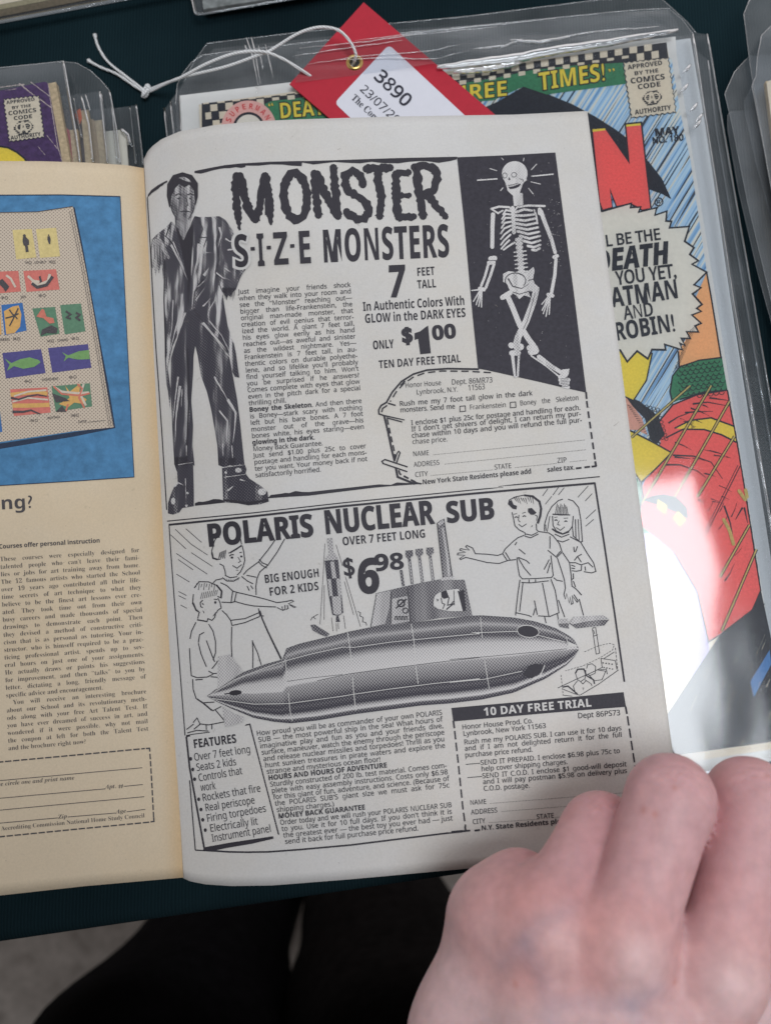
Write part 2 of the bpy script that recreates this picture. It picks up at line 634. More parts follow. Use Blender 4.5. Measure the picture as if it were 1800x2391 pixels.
    def text(s, st, p0, p1, cap, k=None, off=0.0, shear=0.0, track=0.0, just=False, lean=0.0, sty=''):
        """one line set from p0 to p1 on its baseline; k=None squeezes the letters to fit,
        just=True keeps the letters' width k and spreads the words"""
        W = math.hypot(p1[0] - p0[0], p1[1] - p0[1])
        d = ((p1[0] - p0[0]) / W, (p1[1] - p0[1]) / W)
        u = (d[1] + d[0] * lean, -d[0] + d[1] * lean)
        em = cap / cap_of(sty)
        bold = False
        words = []
        for wd in st.split(' '):
            if wd.startswith('*'): bold = True; wd = wd[1:]
            end = wd.endswith('*')
            if end: wd = wd[:-1]
            words.append((STY['b' if bold and sty == '' else sty](wd), bold))
            if end: bold = False

        def wid(wd, kk): return sum((_outline(c)[1] * kk + track) * em for c in wd)
        sp = .27
        if k is None or not just:
            nat = sum(wid(w_, 1) - track * em * len(w_) for w_, _ in words) + sp * em * (len(words) - 1)
            trk = track * em * sum(len(w_) for w_, _ in words)
            kk = max(.2, (W - trk) / nat) if k is None else k
            gap = sp * em * kk
        else:
            kk = k
            tot = sum(wid(w_, kk) for w_, _ in words)
            g = (W - tot) / max(1, len(words) - 1)
            if g < .30 * em and len(words) > 1:
                kk = kk * (W - .30 * em * (len(words) - 1)) / tot
                tot = sum(wid(w_, kk) for w_, _ in words)
                g = (W - tot) / (len(words) - 1)
            gap = g
        x = 0
        for wd, bo in words:
            for c in wd:
                vs, ts, ad = glyph(c, kk, off + (.006 if bo else 0), shear)
                if vs:
                    s._add([(p0[0] + d[0] * (x + vx * em) + u[0] * vy * em, p0[1] + d[1] * (x + vx * em) + u[1] * vy * em) for vx, vy in vs], ts)
                x += (ad + track) * em
            x += gap
        return s

    def block(s, lines, tl, tr, bl, br, cap, k=.8, off=.012, left=(), last=None, sty=''):
        """justified column; the four points are the ends of the first and LAST line's baselines"""
        n = (last if last is not None else len(lines) - 1)
        for i, t in enumerate(lines):
            f = i / n
            a = (tl[0] + (bl[0] - tl[0]) * f, tl[1] + (bl[1] - tl[1]) * f)
            b = (tr[0] + (br[0] - tr[0]) * f, tr[1] + (br[1] - tr[1]) * f)
            s.text(t, a, b, cap, k=k, off=off, just=i not in left, sty=sty)
        return s

    def build(s, name, mat, parent, uv=None):
        if not s.v: return None
        p = np.array(s.v)
        z = s.surf.H(p[:, 0], p[:, 1]) + np.array(s.l)
        co = unproj(p[:, 0], p[:, 1], z)
        fs = []
        for f in s.f:                      # every face looks up
            a, b, c = (co[i] for i in f[:3])
            up = (b[0] - a[0]) * (c[1] - a[1]) - (b[1] - a[1]) * (c[0] - a[0])
            fs.append(f if up > 0 else tuple(reversed(f)))
        return mesh_obj(name, co, fs, mat, parent, uvs=uv)

# ---------------------------------------------------------------- materials used
INK = flatmat('printing_ink', (.033, .030, .038), rough=.62, var=.16, scale=1400, spec=.3)
INK_SOFT = flatmat('printing_ink_worn', (.075, .068, .072), rough=.65, var=.3, scale=1800, spec=.25)
PAPER = paper('newsprint', (.59, .574, .556))
PAPER_TAN = paper('tanned_newsprint', (.64, .530, .385), tan=(.60, .44, .265))
PAPER_EDGE = flatmat('page_edges', (.56, .43, .27), var=.25, scale=700)
BONE = halftone('bone_halftone', [(.30, .72), (.5, .95), (.62, .62), (.75, .98)], mode=60, amt=.3)
SUB_HT = halftone('hull_halftone', [(0, .22), (.06, .30), (.10, .55), (.14, .32), (.20, .20), (.235, .18), (.29, .50), (.33, .70), (.50, .82), (.525, .50), (.56, .46), (.66, .34), (.76, .10), (.80, .20), (.86, .05), (.90, .55), (.935, .85), (.955, .25), (1, .05)])
SUIT = halftone('coat_halftone', [(.34, .03), (.50, .10), (.56, .45), (.64, .85)], mode=95, amt=.30)
FACE_HT = halftone('face_halftone', [(.35, .15), (.5, .48), (.66, .85)], mode=140, amt=.3)
GREY_HT = halftone('grey_halftone', [(.3, .50), (.7, .66)], mode=50, amt=.4)
PANEL_BLACK = flatmat('panel_black', (.037, .034, .044), rough=.6, var=.22, scale=700)
WHITE_PRINT = flatmat('unprinted_paper', (.57, .555, .535), var=.06)

TEAL_CLOTH, _nt, _b = new_mat('teal_jersey_cloth')
_tc = node(_nt, 'ShaderNodeTexCoord')
_mp = node(_nt, 'ShaderNodeMapping'); _mp.inputs['Rotation'].default_value = (0, 0, rad(-6)); _mp.inputs['Scale'].default_value = (1, .12, 1)
_w = node(_nt, 'ShaderNodeTexWave'); _w.inputs['Scale'].default_value = 260; _w.inputs['Distortion'].default_value = 2.5; _w.inputs['Detail'].default_value = 3
_n = node(_nt, 'ShaderNodeTexNoise'); _n.inputs['Scale'].default_value = 9; _n.inputs['Detail'].default_value = 4
_nt.links.new(_tc.outputs['Object'], _mp.inputs[0]); _nt.links.new(_mp.outputs[0], _w.inputs['Vector']); _nt.links.new(_tc.outputs['Object'], _n.inputs['Vector'])
_r = node(_nt, 'ShaderNodeValToRGB')
_r.color_ramp.elements[0].color = (.0034, .0084, .0112, 1); _r.color_ramp.elements[1].color = (.0112, .0270, .0330, 1)
_ad = node(_nt, 'ShaderNodeMath', operation='MULTIPLY_ADD'); _ad.inputs[1].default_value = .14
_nt.links.new(_w.outputs['Fac'], _ad.inputs[0]); _nt.links.new(_n.outputs['Fac'], _ad.inputs[2])
_mr = node(_nt, 'ShaderNodeMapRange'); _mr.inputs['From Min'].default_value = .3; _mr.inputs['From Max'].default_value = .82
_nt.links.new(_ad.outputs[0], _mr.inputs['Value']); _nt.links.new(_mr.outputs[0], _r.inputs[0]); _nt.links.new(_r.outputs[0], _b.inputs['Base Color'])
_b.inputs['Roughness'].default_value = .95; _b.inputs['Specular IOR Level'].default_value = .05
_bp = node(_nt, 'ShaderNodeBump'); _bp.inputs['Strength'].default_value = .35; _bp.inputs['Distance'].default_value = .0006
_nt.links.new(_w.outputs['Fac'], _bp.inputs['Height']); _nt.links.new(_bp.outputs[0], _b.inputs['Normal'])

FILM = plastic('clear_film', veil=.058, gloss=1.1, ripple=.10, scale=13)
FILM_CLEAR = plastic('clear_film_thin', veil=.012, gloss=1.1, ripple=.10, scale=13)
FILM_FRONT = plastic('clear_film_wavy', veil=.010, gloss=2.1, ripple=.11, scale=15, stretch=(1.0, .62, 1), rough=.07)
FILM_CREASED = plastic('clear_film_creased', veil=.035, gloss=1.5, ripple=.55, scale=34, stretch=(.35, 1.5, 1), rough=.08)
FILM_EDGE = plastic('film_fold', veil=.20, gloss=2.2, ripple=.15, scale=120, rough=.10)
FILM_SEAM = plastic('film_seam', veil=.16, gloss=1.6, ripple=.4, scale=120, rough=.12)
BOARD = flatmat('white_backing_board', (.66, .65, .63), rough=.6, var=.03, scale=300)

# ---------------------------------------------------------------- the room below: floor
FLOOR_Z = -.75
flm, _nt, _b = new_mat('grey_brown_carpet')
_tc = node(_nt, 'ShaderNodeTexCoord')
_n = node(_nt, 'ShaderNodeTexNoise'); _n.inputs['Scale'].default_value = 38; _n.inputs['Detail'].default_value = 8; _n.inputs['Roughness'].default_value = .7
_nt.links.new(_tc.outputs['Object'], _n.inputs['Vector'])
_r = node(_nt, 'ShaderNodeValToRGB'); _r.color_ramp.elements[0].position = .32; _r.color_ramp.elements[1].position = .68
_r.color_ramp.elements[0].color = (.135, .115, .10, 1); _r.color_ramp.elements[1].color = (.27, .24, .215, 1)
_nt.links.new(_n.outputs['Fac'], _r.inputs[0]); _nt.links.new(_r.outputs[0], _b.inputs['Base Color']); _b.inputs['Roughness'].default_value = .95
_bp = node(_nt, 'ShaderNodeBump'); _bp.inputs['Strength'].default_value = .6; _bp.inputs['Distance'].default_value = .004
_nt.links.new(_n.outputs['Fac'], _bp.inputs['Height']); _nt.links.new(_bp.outputs[0], _b.inputs['Normal'])
fl = mesh_obj('floor', [(-4, -4, FLOOR_Z), (4, -4, FLOOR_Z), (4, 4, FLOOR_Z), (-4, 4, FLOOR_Z)], [(0, 1, 2, 3)], flm)
tag(fl, kind='structure')

# ---------------------------------------------------------------- table and cloth
ea, eb = at(0, 2197, 0), at(1000, 2050, 0)
ex = (eb - ea).normalized(); ey = Vector((-ex.y, ex.x, 0))
eo = ea + ex * .12                                   # a point on the front edge
table = empty('table', eo + Vector((0, 0, FLOOR_Z)) + ey * .35, 'trestle table hidden under the dark teal cloth', 'table')
WOOD = flatmat('table_wood', (.30, .20, .12), scale=60, var=.2)
METAL = flatmat('leg_metal', (.25, .25, .26), rough=.4, scale=90)


def box(name, o, x0, x1, y0, y1, z0, z1, mat, parent=None):
    P = [o + ex * x + ey * y + Vector((0, 0, z)) for z in (z0, z1) for x, y in ((x0, y0), (x1, y0), (x1, y1), (x0, y1))]
    return mesh_obj(name, P, [(3, 2, 1, 0), (4, 5, 6, 7), (0, 1, 5, 4), (1, 2, 6, 5), (2, 3, 7, 6), (3, 0, 4, 7)], mat, parent)


box('table_top', eo, -.95, .85, .006, .70, -.032, -.006, WOOD, table)
for lx in (-.88, .76):
    for ly in (.05, .62):
        box('leg', eo, lx, lx + .035, ly, ly + .035, FLOOR_Z, -.033, METAL, table)

# cloth: one sheet over the top with rounded front edge and hanging drop, gently creased
vs, fs = [], []
prof = []
for i in range(60):                                   # across the top, back to front
    prof.append((.72 - .714 * i / 59, 0.0))
for i in range(1, 8):
    a = math.pi / 2 * i / 8
    prof.append((.006 - .006 * math.sin(a), -.006 + .006 * math.cos(a)))
for i in range(1, 16):
    prof.append((0.0 + .004 * i / 15, -.006 - .22 * i / 15))
NX = 150
for j, (y, z) in enumerate(prof):
    for i in range(NX + 1):
        x = -.97 + 1.84 * i / NX
        w = 0
        if z < -.006:
            w = (.5 * math.sin(x * 31 + 1.2) + .3 * math.sin(x * 57)) * .018 * min(1, -z / .15)
        dz = .0005 * math.sin(x * 21 + y * 13) * math.sin(y * 34 + x * 5) if z == 0 else 0
        vs.append(eo + ex * x + ey * (y + w - (.002 if z < 0 else 0)) + Vector((0, 0, z - .0006 + dz)))
for j in range(len(prof) - 1):
    for i in range(NX):
        a = j * (NX + 1) + i
        fs.append((a, a + NX + 1, a + NX + 2, a + 1))
cl = mesh_obj('tablecloth', vs, fs, TEAL_CLOTH, smooth=True)
tag(cl, 'dark teal jersey cloth covering the table and hanging over its front edge', 'tablecloth')

# ---------------------------------------------------------------- flat goods: frames, slabs, sleeves
class Frame:
    """a sheet's own axes on the table: origin at its top right corner, u to the left, d downwards"""
    def __init__(s, top_right, lower, z, ref=None):
        s.z = z
        s.o = at(*top_right, z)
        d = at(*lower, z) - s.o
        s.d = d.normalized(); s.u = Vector((s.d.y, -s.d.x, 0))      # towards the left of the picture
        if s.u.x > 0: s.u = -s.u

    def p(s, u, d, z=None):
        q = s.o + s.u * u + s.d * d
        q.z = s.z if z is None else z
        return q


def ccw(P):
    a = sum(P[i - 1].x * P[i].y - P[i].x * P[i - 1].y for i in range(len(P)))
    return P if a > 0 else P[::-1]


def slab(name, P, z1, th, mats, parent=None, bevel=0):
    """upright-sided slab under the outline P; mats = (top, sides)"""
    P = ccw(P)
    n = len(P)
    top = [Vector((p.x, p.y, z1)) for p in P]; bot = [Vector((p.x, p.y, z1 - th)) for p in P]
    o = mesh_obj(name, top + bot, [tuple(range(n)), tuple(range(2 * n - 1, n - 1, -1))] +
                 [(i, n + i, n + (i + 1) % n, (i + 1) % n) for i in range(n)], mats[0], parent)
    if len(mats) > 1:
        o.data.materials.append(mats[1])
        for pl in o.data.polygons[1:]: pl.material_index = 1
    return o


def rounded(P, i, r, n=8):
    """outline P with corner i rounded"""
    a, b, c = P[i - 1], P[i], P[(i + 1) % len(P)]
    p0 = b + (a - b).normalized() * r; p1 = b + (c - b).normalized() * r
    arc = []
    for k in range(n + 1):
        t = k / n
        arc.append(p0 * (1 - t) ** 2 + b * 2 * t * (1 - t) + p1 * t * t)
    return P[:i] + arc + P[i + 1:]


def tube(name, pts, r, mat, parent=None, sides=6, taper=None, squash=1.0):
    V, Fc = [], []
    n = len(pts)
    for i, p in enumerate(pts):
        a = pts[max(0, i - 1)]; b = pts[min(n - 1, i + 1)]
        t = (b - a).normalized()
        x = t.cross(Vector((0, 0, 1)))
        x = x.normalized() if x.length > 1e-4 else Vector((1, 0, 0))
        y = x.cross(t)
        rr = r if taper is None else r * taper(i / (n - 1))
        for k in range(sides):
            an = 2 * math.pi * k / sides
            V.append(p + x * (rr * math.cos(an)) + y * (rr * squash * math.sin(an)))
    for i in range(n - 1):
        for k in range(sides):
            a = i * sides + k; b = i * sides + (k + 1) % sides
            Fc.append((a, b, b + sides, a + sides))
    Fc.append(tuple(range(sides))[::-1]); Fc.append(tuple(range((n - 1) * sides, n * sides)))
    return mesh_obj(name, V, Fc, mat, parent, smooth=True)


def pxline(pts, z, n=1):
    out = []
    for (a, b) in zip(pts, pts[1:]):
        for i in range(n):
            t = i / n
            out.append(at(a[0] + (b[0] - a[0]) * t, a[1] + (b[1] - a[1]) * t, z))
    out.append(at(*pts[-1], z))
    return out


def sheet(name, P, z, mat, parent, wave=.0003, seed=0, step=.006):
    """film: the outline P (world points) filled with a gently waving surface"""
    bm = bmesh.new()
    P = ccw(P)
    vs_ = [bm.verts.new((p.x, p.y, 0)) for p in P]
    bm.faces.new(vs_)
    xs = [p.x for p in P]; ys = [p.y for p in P]
    for ax, lo, hi in ((0, min(xs), max(xs)), (1, min(ys), max(ys))):
        k = math.floor(lo / step) + 1
        while k * step < hi:
            co = [0, 0, 0]; co[ax] = k * step
            no = [0, 0, 0]; no[ax] = 1
            bmesh.ops.bisect_plane(bm, geom=bm.verts[:] + bm.edges[:] + bm.faces[:], plane_co=co, plane_no=no, dist=1e-6)
            k += 1
    for v in bm.verts:
        x, y = v.co.x, v.co.y
        v.co.z = z + wave * (math.sin(41 * x + 17 * y + seed) * .6 + math.sin(23 * y - 31 * x + 2 * seed) * .5 + .3 * math.sin(90 * x + 40 * y + seed))
    me = bpy.data.meshes.new(name); bm.to_mesh(me); bm.free()
    me.materials.append(mat)
    me.polygons.foreach_set('use_smooth', [True] * len(me.polygons))
    o = bpy.data.objects.new(name, me); COL.objects.link(o)
    if parent is not None: keep(o, parent)
    return o


def sleeve(fr, w, h, z, label, flap=None, group='clear plastic comic sleeves', back=.003, front=FILM, backm=FILM, seam_r=.00035, left_seam=True):
    """a clear bag: front and back film, welded side seams, an open flap beyond its top"""
    e = empty('plastic_sleeve', fr.p(w / 2, h / 2, z - back), label, 'plastic sleeve', group)
    body = [fr.p(0, 0, z), fr.p(w, 0, z), fr.p(w, h, z), fr.p(0, h, z)]
    sheet('front_film', body, z, front, e, seed=z * 900)
    top = [fr.p(0, -.001, z)] + (flap if flap else []) + [fr.p(w, -.001, z), fr.p(w, h, z), fr.p(0, h, z)]
    sheet('back_film', top, z - back, backm, e, seed=z * 700 + 1)
    tube('seam', [fr.p(0, h * i / 30, z - back / 2) + Vector((0, 0, .0003 * math.sin(i))) for i in range(31)], seam_r, FILM_EDGE, e, squash=back / 2 / seam_r * .8)
    if left_seam:
        tube('seam', [fr.p(w, h * i / 30, z - back / 2) for i in range(31)], seam_r, FILM_EDGE, e, squash=back / 2 / seam_r * .8)
    tube('seam', [fr.p(w * i / 20, h, z - back / 2) for i in range(21)], seam_r, FILM_EDGE, e, squash=back / 2 / seam_r * .8)
    if flap:
        rim = [fr.p(0, -.001, z)] + flap + [fr.p(w, -.001, z)]
        tube('flap_rim', [Vector((p.x, p.y, z - back)) for p in rim], .00022, FILM_EDGE, e)
    return e


def closed_comic(fr, w, h, z, th, cover, label, group=None, inset=.0015, cat='comic book', edge=PAPER_EDGE):
    e = empty('comic_book', fr.p(w / 2, h / 2, z - th), label, cat, group)
    P = [fr.p(0, 0, z), fr.p(w, 0, z), fr.p(w, h, z), fr.p(0, h, z)]
    c = slab('cover', rounded(P, 0, .002), z, .0003, (cover,), e)
    slab('page_block', [fr.p(inset - .0045, .0008, z), fr.p(w, .0008, z), fr.p(w, h - .001, z), fr.p(inset - .0045, h - .001, z)], z - .0004, th - .0004, (edge,), e)
    return e, c

# ---------------------------------------------------------------- the bagged comic under the open one
ZC = .0125
cq = SRC((464, 242), (1556, 99), (1836, 1745), (575, 1935))
cv_mats = {
    'cream': flatmat('cover_cream', (.70, .61, .48), rough=.45, var=.06, scale=600),
    'black': flatmat('cover_black', (.022, .025, .036), rough=.45, var=.35, scale=1300),
    'red': flatmat('cover_red', (.84, .125, .115), rough=.45, var=.12, scale=1100),
    'crimson': flatmat('cover_crimson', (.60, .05, .06), rough=.45, var=.15, scale=1100),
    'yellow': flatmat('cover_yellow', (.80, .62, .075), rough=.45, var=.10, scale=1100),
    'green': flatmat('cover_green', (.045, .21, .105), rough=.45, var=.2, scale=1000),
    'orange': flatmat('cover_orange', (.84, .42, .19), rough=.45, var=.08, scale=1100),
    'peach': flatmat('cover_peach', (.68, .34, .26), rough=.45, var=.10, scale=1100),
    'pink': flatmat('cover_pink', (.74, .42, .38), rough=.45, var=.08),
    'blue': flatmat('cover_blue', (.06, .20, .46), rough=.45, var=.15),
    'balloon': flatmat('balloon_paper', (.72, .68, .60), rough=.45, var=.05, scale=500),
}


def rain(name):
    m, nt, b = new_mat(name)
    tc = node(nt, 'ShaderNodeTexCoord')
    mp = node(nt, 'ShaderNodeMapping'); mp.inputs['Rotation'].default_value = (0, 0, rad(-58))
    nt.links.new(tc.outputs['Object'], mp.inputs[0])
    mp2 = node(nt, 'ShaderNodeMapping'); mp2.inputs['Scale'].default_value = (9, 620, 1); nt.links.new(mp.outputs[0], mp2.inputs[0])
    n = node(nt, 'ShaderNodeTexNoise'); n.inputs['Scale'].default_value = 1; n.inputs['Detail'].default_value = 2; nt.links.new(mp2.outputs[0], n.inputs['Vector'])
    r = node(nt, 'ShaderNodeValToRGB'); r.color_ramp.interpolation = 'LINEAR'
    e = r.color_ramp.elements
    st = [(.30, (0.085, 0.207, 0.415)), (.40, (0.195, 0.378, 0.610)), (.47, (0.403, 0.573, 0.732)), (.53, (0.464, 0.634, 0.756)), (.57, (0.708, 0.671, 0.573)), (.63, (0.732, 0.683, 0.586)), (.66, (0.244, 0.439, 0.671)), (.8, (0.122, 0.293, 0.537))]
    while len(e) < len(st): e.new(.5)
    for el, (p, c) in zip(e, st): el.position = p; el.color = (*c, 1)
    nt.links.new(n.outputs['Fac'], r.inputs[0])
    mp3 = node(nt, 'ShaderNodeMapping'); mp3.inputs['Scale'].default_value = (16, 950, 1); mp3.inputs['Location'].default_value = (3.1, 7.7, 0); nt.links.new(mp.outputs[0], mp3.inputs[0])
    n2 = node(nt, 'ShaderNodeTexNoise'); n2.inputs['Scale'].default_value = 1; n2.inputs['Detail'].default_value = 1; nt.links.new(mp3.outputs[0], n2.inputs['Vector'])
    k = node(nt, 'ShaderNodeMapRange'); k.inputs['From Min'].default_value = .375; k.inputs['From Max'].default_value = .41
    nt.links.new(n2.outputs['Fac'], k.inputs['Value'])
    mx = node(nt, 'ShaderNodeMix', data_type='RGBA'); mx.inputs['A'].default_value = (.03, .045, .07, 1)
    nt.links.new(k.outputs[0], mx.inputs['Factor']); nt.links.new(r.outputs[0], mx.inputs['B'])
    nt.links.new(mx.outputs['Result'], b.inputs['Base Color']); b.inputs['Roughness'].default_value = .45
    return m


RAIN = rain('printed_rain')
RAIN_DARK = flatmat('rain_line', (.05, .07, .10), rough=.5)

P = [at(*q, ZC) for q in cq]
bat = empty('comic_book', (P[0] + P[2]) / 2 - Vector((0, 0, .002)), 'bagged comic with big red letter and rain-streaked cover under the open comic', 'comic book')
slab('cover', rounded(rounded(P, 1, .003), 0, .002), ZC, .0003, (cv_mats['cream'],), bat)
slab('page_block', P, ZC - .0004, .0016, (PAPER_EDGE,), bat)
cover = bat.children[0]
SF = Flat(ZC)


def cov(name, mat, fn, lift):
    k = Ink(SF, lift=lift); fn(k)
    return k.build(name, cv_mats[mat] if isinstance(mat, str) else mat, cover)


# base of the picture
cov('rain_print', RAIN, lambda k: k.poly(T3((-1240, 590), (-400, 470), (450, 330), (1112, 320)) + A7((700, 20), (770, 350), (885, 1135), (985, 1730), (1060, 2212)) + SRC((1720, 1250), (1320, 1300), (560, 500))), .00005)
# abstract colour areas of the lower picture
cov('orange_print', 'orange', lambda k: k.poly(A7((885, 1135), (915, 1300), (985, 1730), (830, 1745), (700, 1795), (690, 1680), (740, 1600), (800, 1330))), .00008)
cov('green_print', 'green', lambda k: k.poly(A7((690, 1790), (830, 1742), (990, 1725), (1028, 1950), (860, 1965), (700, 2015), (650, 2035), (632, 1960), (650, 1850))), .00010)
cov('green_print', 'green', lambda k: k.poly(A8((190, 500), (245, 580), (300, 640), (390, 700), (500, 790), (420, 830), (250, 850))), .00010)
cov('green_print', 'green', lambda k: k.poly(A8((850, 1500), (905, 1400), (945, 1400), (975, 1640), (930, 1800), (870, 1810))), .00010)
cov('red_print', 'red', lambda k: k.poly(A8((330, 220), (420, 110), (560, 52), (733, 26), (790, 330), (835, 600), (925, 1180), (880, 1285), (690, 1430), (625, 1470), (560, 1180), (430, 960), (235, 800), (245, 580), (350, 330))), .00012)
cov('yellow_print', 'yellow', lambda k: k.poly(A8((430, 245), (520, 200), (640, 185), (767, 232), (783, 325), (700, 282), (600, 252), (480, 250))), .00016)
cov('yellow_print', 'yellow', lambda k: k.poly(A8((168, 255), (300, 322), (412, 385), (330, 470), (238, 556), (200, 500))), .00016)
cov('yellow_print', 'yellow', lambda k: k.poly(A7((265, 1670), (510, 1690), (470, 1880), (380, 2020), (305, 1980))), .00016)
cov('yellow_print', 'yellow', lambda k: k.poly(A8((333, 652), (388, 690), (375, 740), (330, 700))), .00016)
cov('yellow_print', 'yellow', lambda k: k.poly(A8((450, 720), (495, 770), (460, 810), (420, 760))), .00016)
cov('mauve_print', flatmat('cover_mauve', (.50, .42, .60), rough=.45, var=.12), lambda k: k.poly(A8((240, 830), (430, 960), (560, 1180), (625, 1470), (640, 1700), (430, 1640), (330, 1300))), .00009)  # pale fill under the glare, part of its whiteness painted into the print
cov('peach_print', 'peach', lambda k: k.poly(A8((130, 45), (170, 90), (240, 180), (275, 285), (215, 255), (165, 255))), .00012)
cov('dark_print', 'black', lambda k: k.poly(T3((40, 610), (150, 560), (290, 478), (430, 522), (560, 575), (690, 645), (800, 715), (900, 790), (990, 900), (1060, 990), (1112, 1105), (1060, 1075), (960, 1040), (700, 900), (300, 700))), .00014)
cov('dark_print', 'black', lambda k: k.poly(A8((690, 1432), (870, 1290), (925, 1175), (990, 1480), (1065, 2035), (430, 2125), (300, 2140), (380, 1900))), .00014)
cov('dark_print', 'black', lambda k: k.poly(A8((250, 660), (300, 632), (370, 622), (440, 640), (500, 700), (510, 770), (440, 730), (340, 690))), .00014)
cov('dark_print', 'black', lambda k: k.poly(A8((140, 50), (230, 90), (330, 170), (375, 280), (330, 335), (290, 310), (260, 190), (190, 120))), .00014)
cov('dark_print', 'black', lambda k: k.poly(R3((398, 790), (1000, 730), (1700, 640), (1700, 800), (1050, 880), (400, 1040))), .00014)
# title letter: black body, red face, yellow top
N_OUT = A7((88, 140), (190, 132), (345, 350), (318, 108), (440, 95), (505, 690), (440, 715), (415, 700), (360, 672), (262, 690), (222, 590), (240, 690), (160, 720), (130, 660))
N_IN = A7((100, 158), (186, 150), (355, 392), (331, 128), (430, 117), (495, 692), (440, 703), (420, 688), (360, 658), (266, 678), (216, 553), (232, 685), (170, 702), (150, 650))
cov('title_outline', 'black', lambda k: k.poly(N_OUT), .00018)
cov('title_letter', 'red', lambda k: k.poly(N_IN), .00022)
cov('title_top', 'yellow', lambda k: (k.poly(A7((98, 150), (184, 143), (189, 156), (100, 168))), k.poly(A7((329, 118), (428, 108), (430, 122), (331, 132)))), .00027)
# speech burst
ST_ = A7((-60, 760), (100, 690), (165, 715), (365, 660), (360, 690), (430, 685), (415, 722), (540, 690), (528, 742), (610, 714), (604, 782), (642, 785), (628, 830), (765, 820), (733, 922), (797, 966), (768, 1012), (827, 1056), (783, 1080), (885, 1135), (797, 1222), (845, 1242), (787, 1285), (852, 1357), (815, 1385), (847, 1405), (782, 1430), (847, 1487), (805, 1505), (828, 1547), (745, 1545), (772, 1592), (708, 1590), (735, 1640), (698, 1622), (717, 1670), (595, 1632), (602, 1670), (508, 1668), (480, 1732), (405, 1678), (338, 1752), (288, 1672), (100, 1640), (-60, 1500))
cov('speech_burst', 'balloon', lambda k: k.poly(ST_), .00024)


def burst_ink(k):
    k.stroke(ST_, 4.6, close=True)
    # hatching beside the burst
    for i in range(14):
        x, y = 800 - i * 9, 1490 + i * 22
        k.stroke(A7((x - 30, y + 50), (x + 30 - i, y - 8)), 1.4, .4)
    for i in range(11):
        k.stroke(A8((480 + i * 7, 205 + i * 3), (550 - i * 3, 200 + i * 5)), 1.3, .3)
    # outlines and folds of the colour areas
    k.lines(A7, 3.2, [(885, 1135), (915, 1300), (985, 1730)], [(690, 1680), (696, 1790), (650, 1850), (632, 1960), (650, 2035)], [(690, 1790), (830, 1742), (990, 1722)],
            [(510, 1690), (470, 1880), (380, 2020), (305, 1985)], [(650, 2035), (560, 2110), (540, 2212)], [(700, 2013), (860, 1963), (1028, 1948)])
    k.lines(A8, 3.6, [(330, 220), (420, 110), (560, 52), (733, 26)], [(430, 245), (520, 200), (640, 185), (770, 233)], [(380, 300), (480, 250), (600, 252), (700, 282), (785, 326)],
            [(168, 255), (300, 322), (412, 385), (330, 470), (238, 556), (200, 500)], [(238, 556), (250, 640), (235, 700)])
    for pts in ([(535, 105), (620, 95), (745, 118)], [(630, 70), (740, 85)], [(490, 155), (560, 150), (650, 148)], [(395, 215), (450, 180), (560, 140)], [(420, 400), (540, 405), (640, 440), (705, 535)],
                [(375, 455), (460, 455), (560, 490), (610, 530)], [(430, 410), (520, 420)], [(715, 690), (750, 790), (770, 900)], [(820, 700), (780, 770)], [(830, 700), (850, 790)]):
        k.stroke(A8(*pts), 4.2, 1.0)
    # scales on the green area
    for r in range(9):
        for c in range(9):
            x, y = 690 + c * 38 + (r % 2) * 19 + r * 4, 1780 + r * 27 - c * 5
            if x < 985 + r * 5 and y < 1985 and x > 665 + r * 2:
                k.ring(A7((x, y))[0], 6.0, 1.6, a0=0, a1=180, n=6)
    # cords hanging across
    for pts in ([(640, 0), (240, 680)], [(745, 90), (430, 640)], [(775, 290), (560, 640)], [(520, 0), (180, 300)], [(800, 460), (590, 880)], [(860, 800), (690, 1100)], [(900, 940), (700, 1410)], [(940, 1250), (850, 1400)]):
        a = A8(*pts)
        k.stroke([(x + 2.6, y + 1) for x, y in a], 2.0)
        k.stroke([(x - 2.6, y - 1) for x, y in a], 1.4)
    rr = random.Random(5)
    for i in range(26):                                 # rain over the dark foot is left as scratches of ink gaps (see cream lines)
        pass


cov('line_work', 'black', burst_ink, .00030)


def cords(k):
    for pts in ([(640, 0), (240, 680)], [(745, 90), (430, 640)], [(775, 290), (560, 640)], [(520, 0), (180, 300)], [(860, 800), (690, 1100)], [(900, 940), (700, 1410)]):
        k.stroke(A8(*pts), 3.4)
    for pts in ([(712, 770), (745, 830), (768, 910)], [(800, 605), (835, 655)], [(838, 600), (846, 640)]):
        k.stroke(A8(*pts), 8, round_=True)


cov('cord_print', flatmat('cover_straw', (.52, .42, .14), rough=.5, var=.25), cords, .00038)
cov('blue_print', 'blue', lambda k: k.poly(A8((865, 1700), (975, 1518), (985, 1600), (885, 1790))), .00036)


def foot_detail(k):
    rr = random.Random(8)
    for i in range(34):                                # rain across the dark foot, broken and uneven
        x, y = rr.uniform(470, 985), rr.uniform(1400, 2080)
        if y < 1480 + (925 - x) * .55: continue
        L_ = rr.uniform(25, 130)
        k.stroke(A8((x, y), (x + L_ * .42, y - L_)), rr.uniform(.8, 2.0), .4, rough=.6, seg=4)


cov('rain_scratches', flatmat('scratch_cream', (.42, .38, .31), var=.2), foot_detail, .00040)


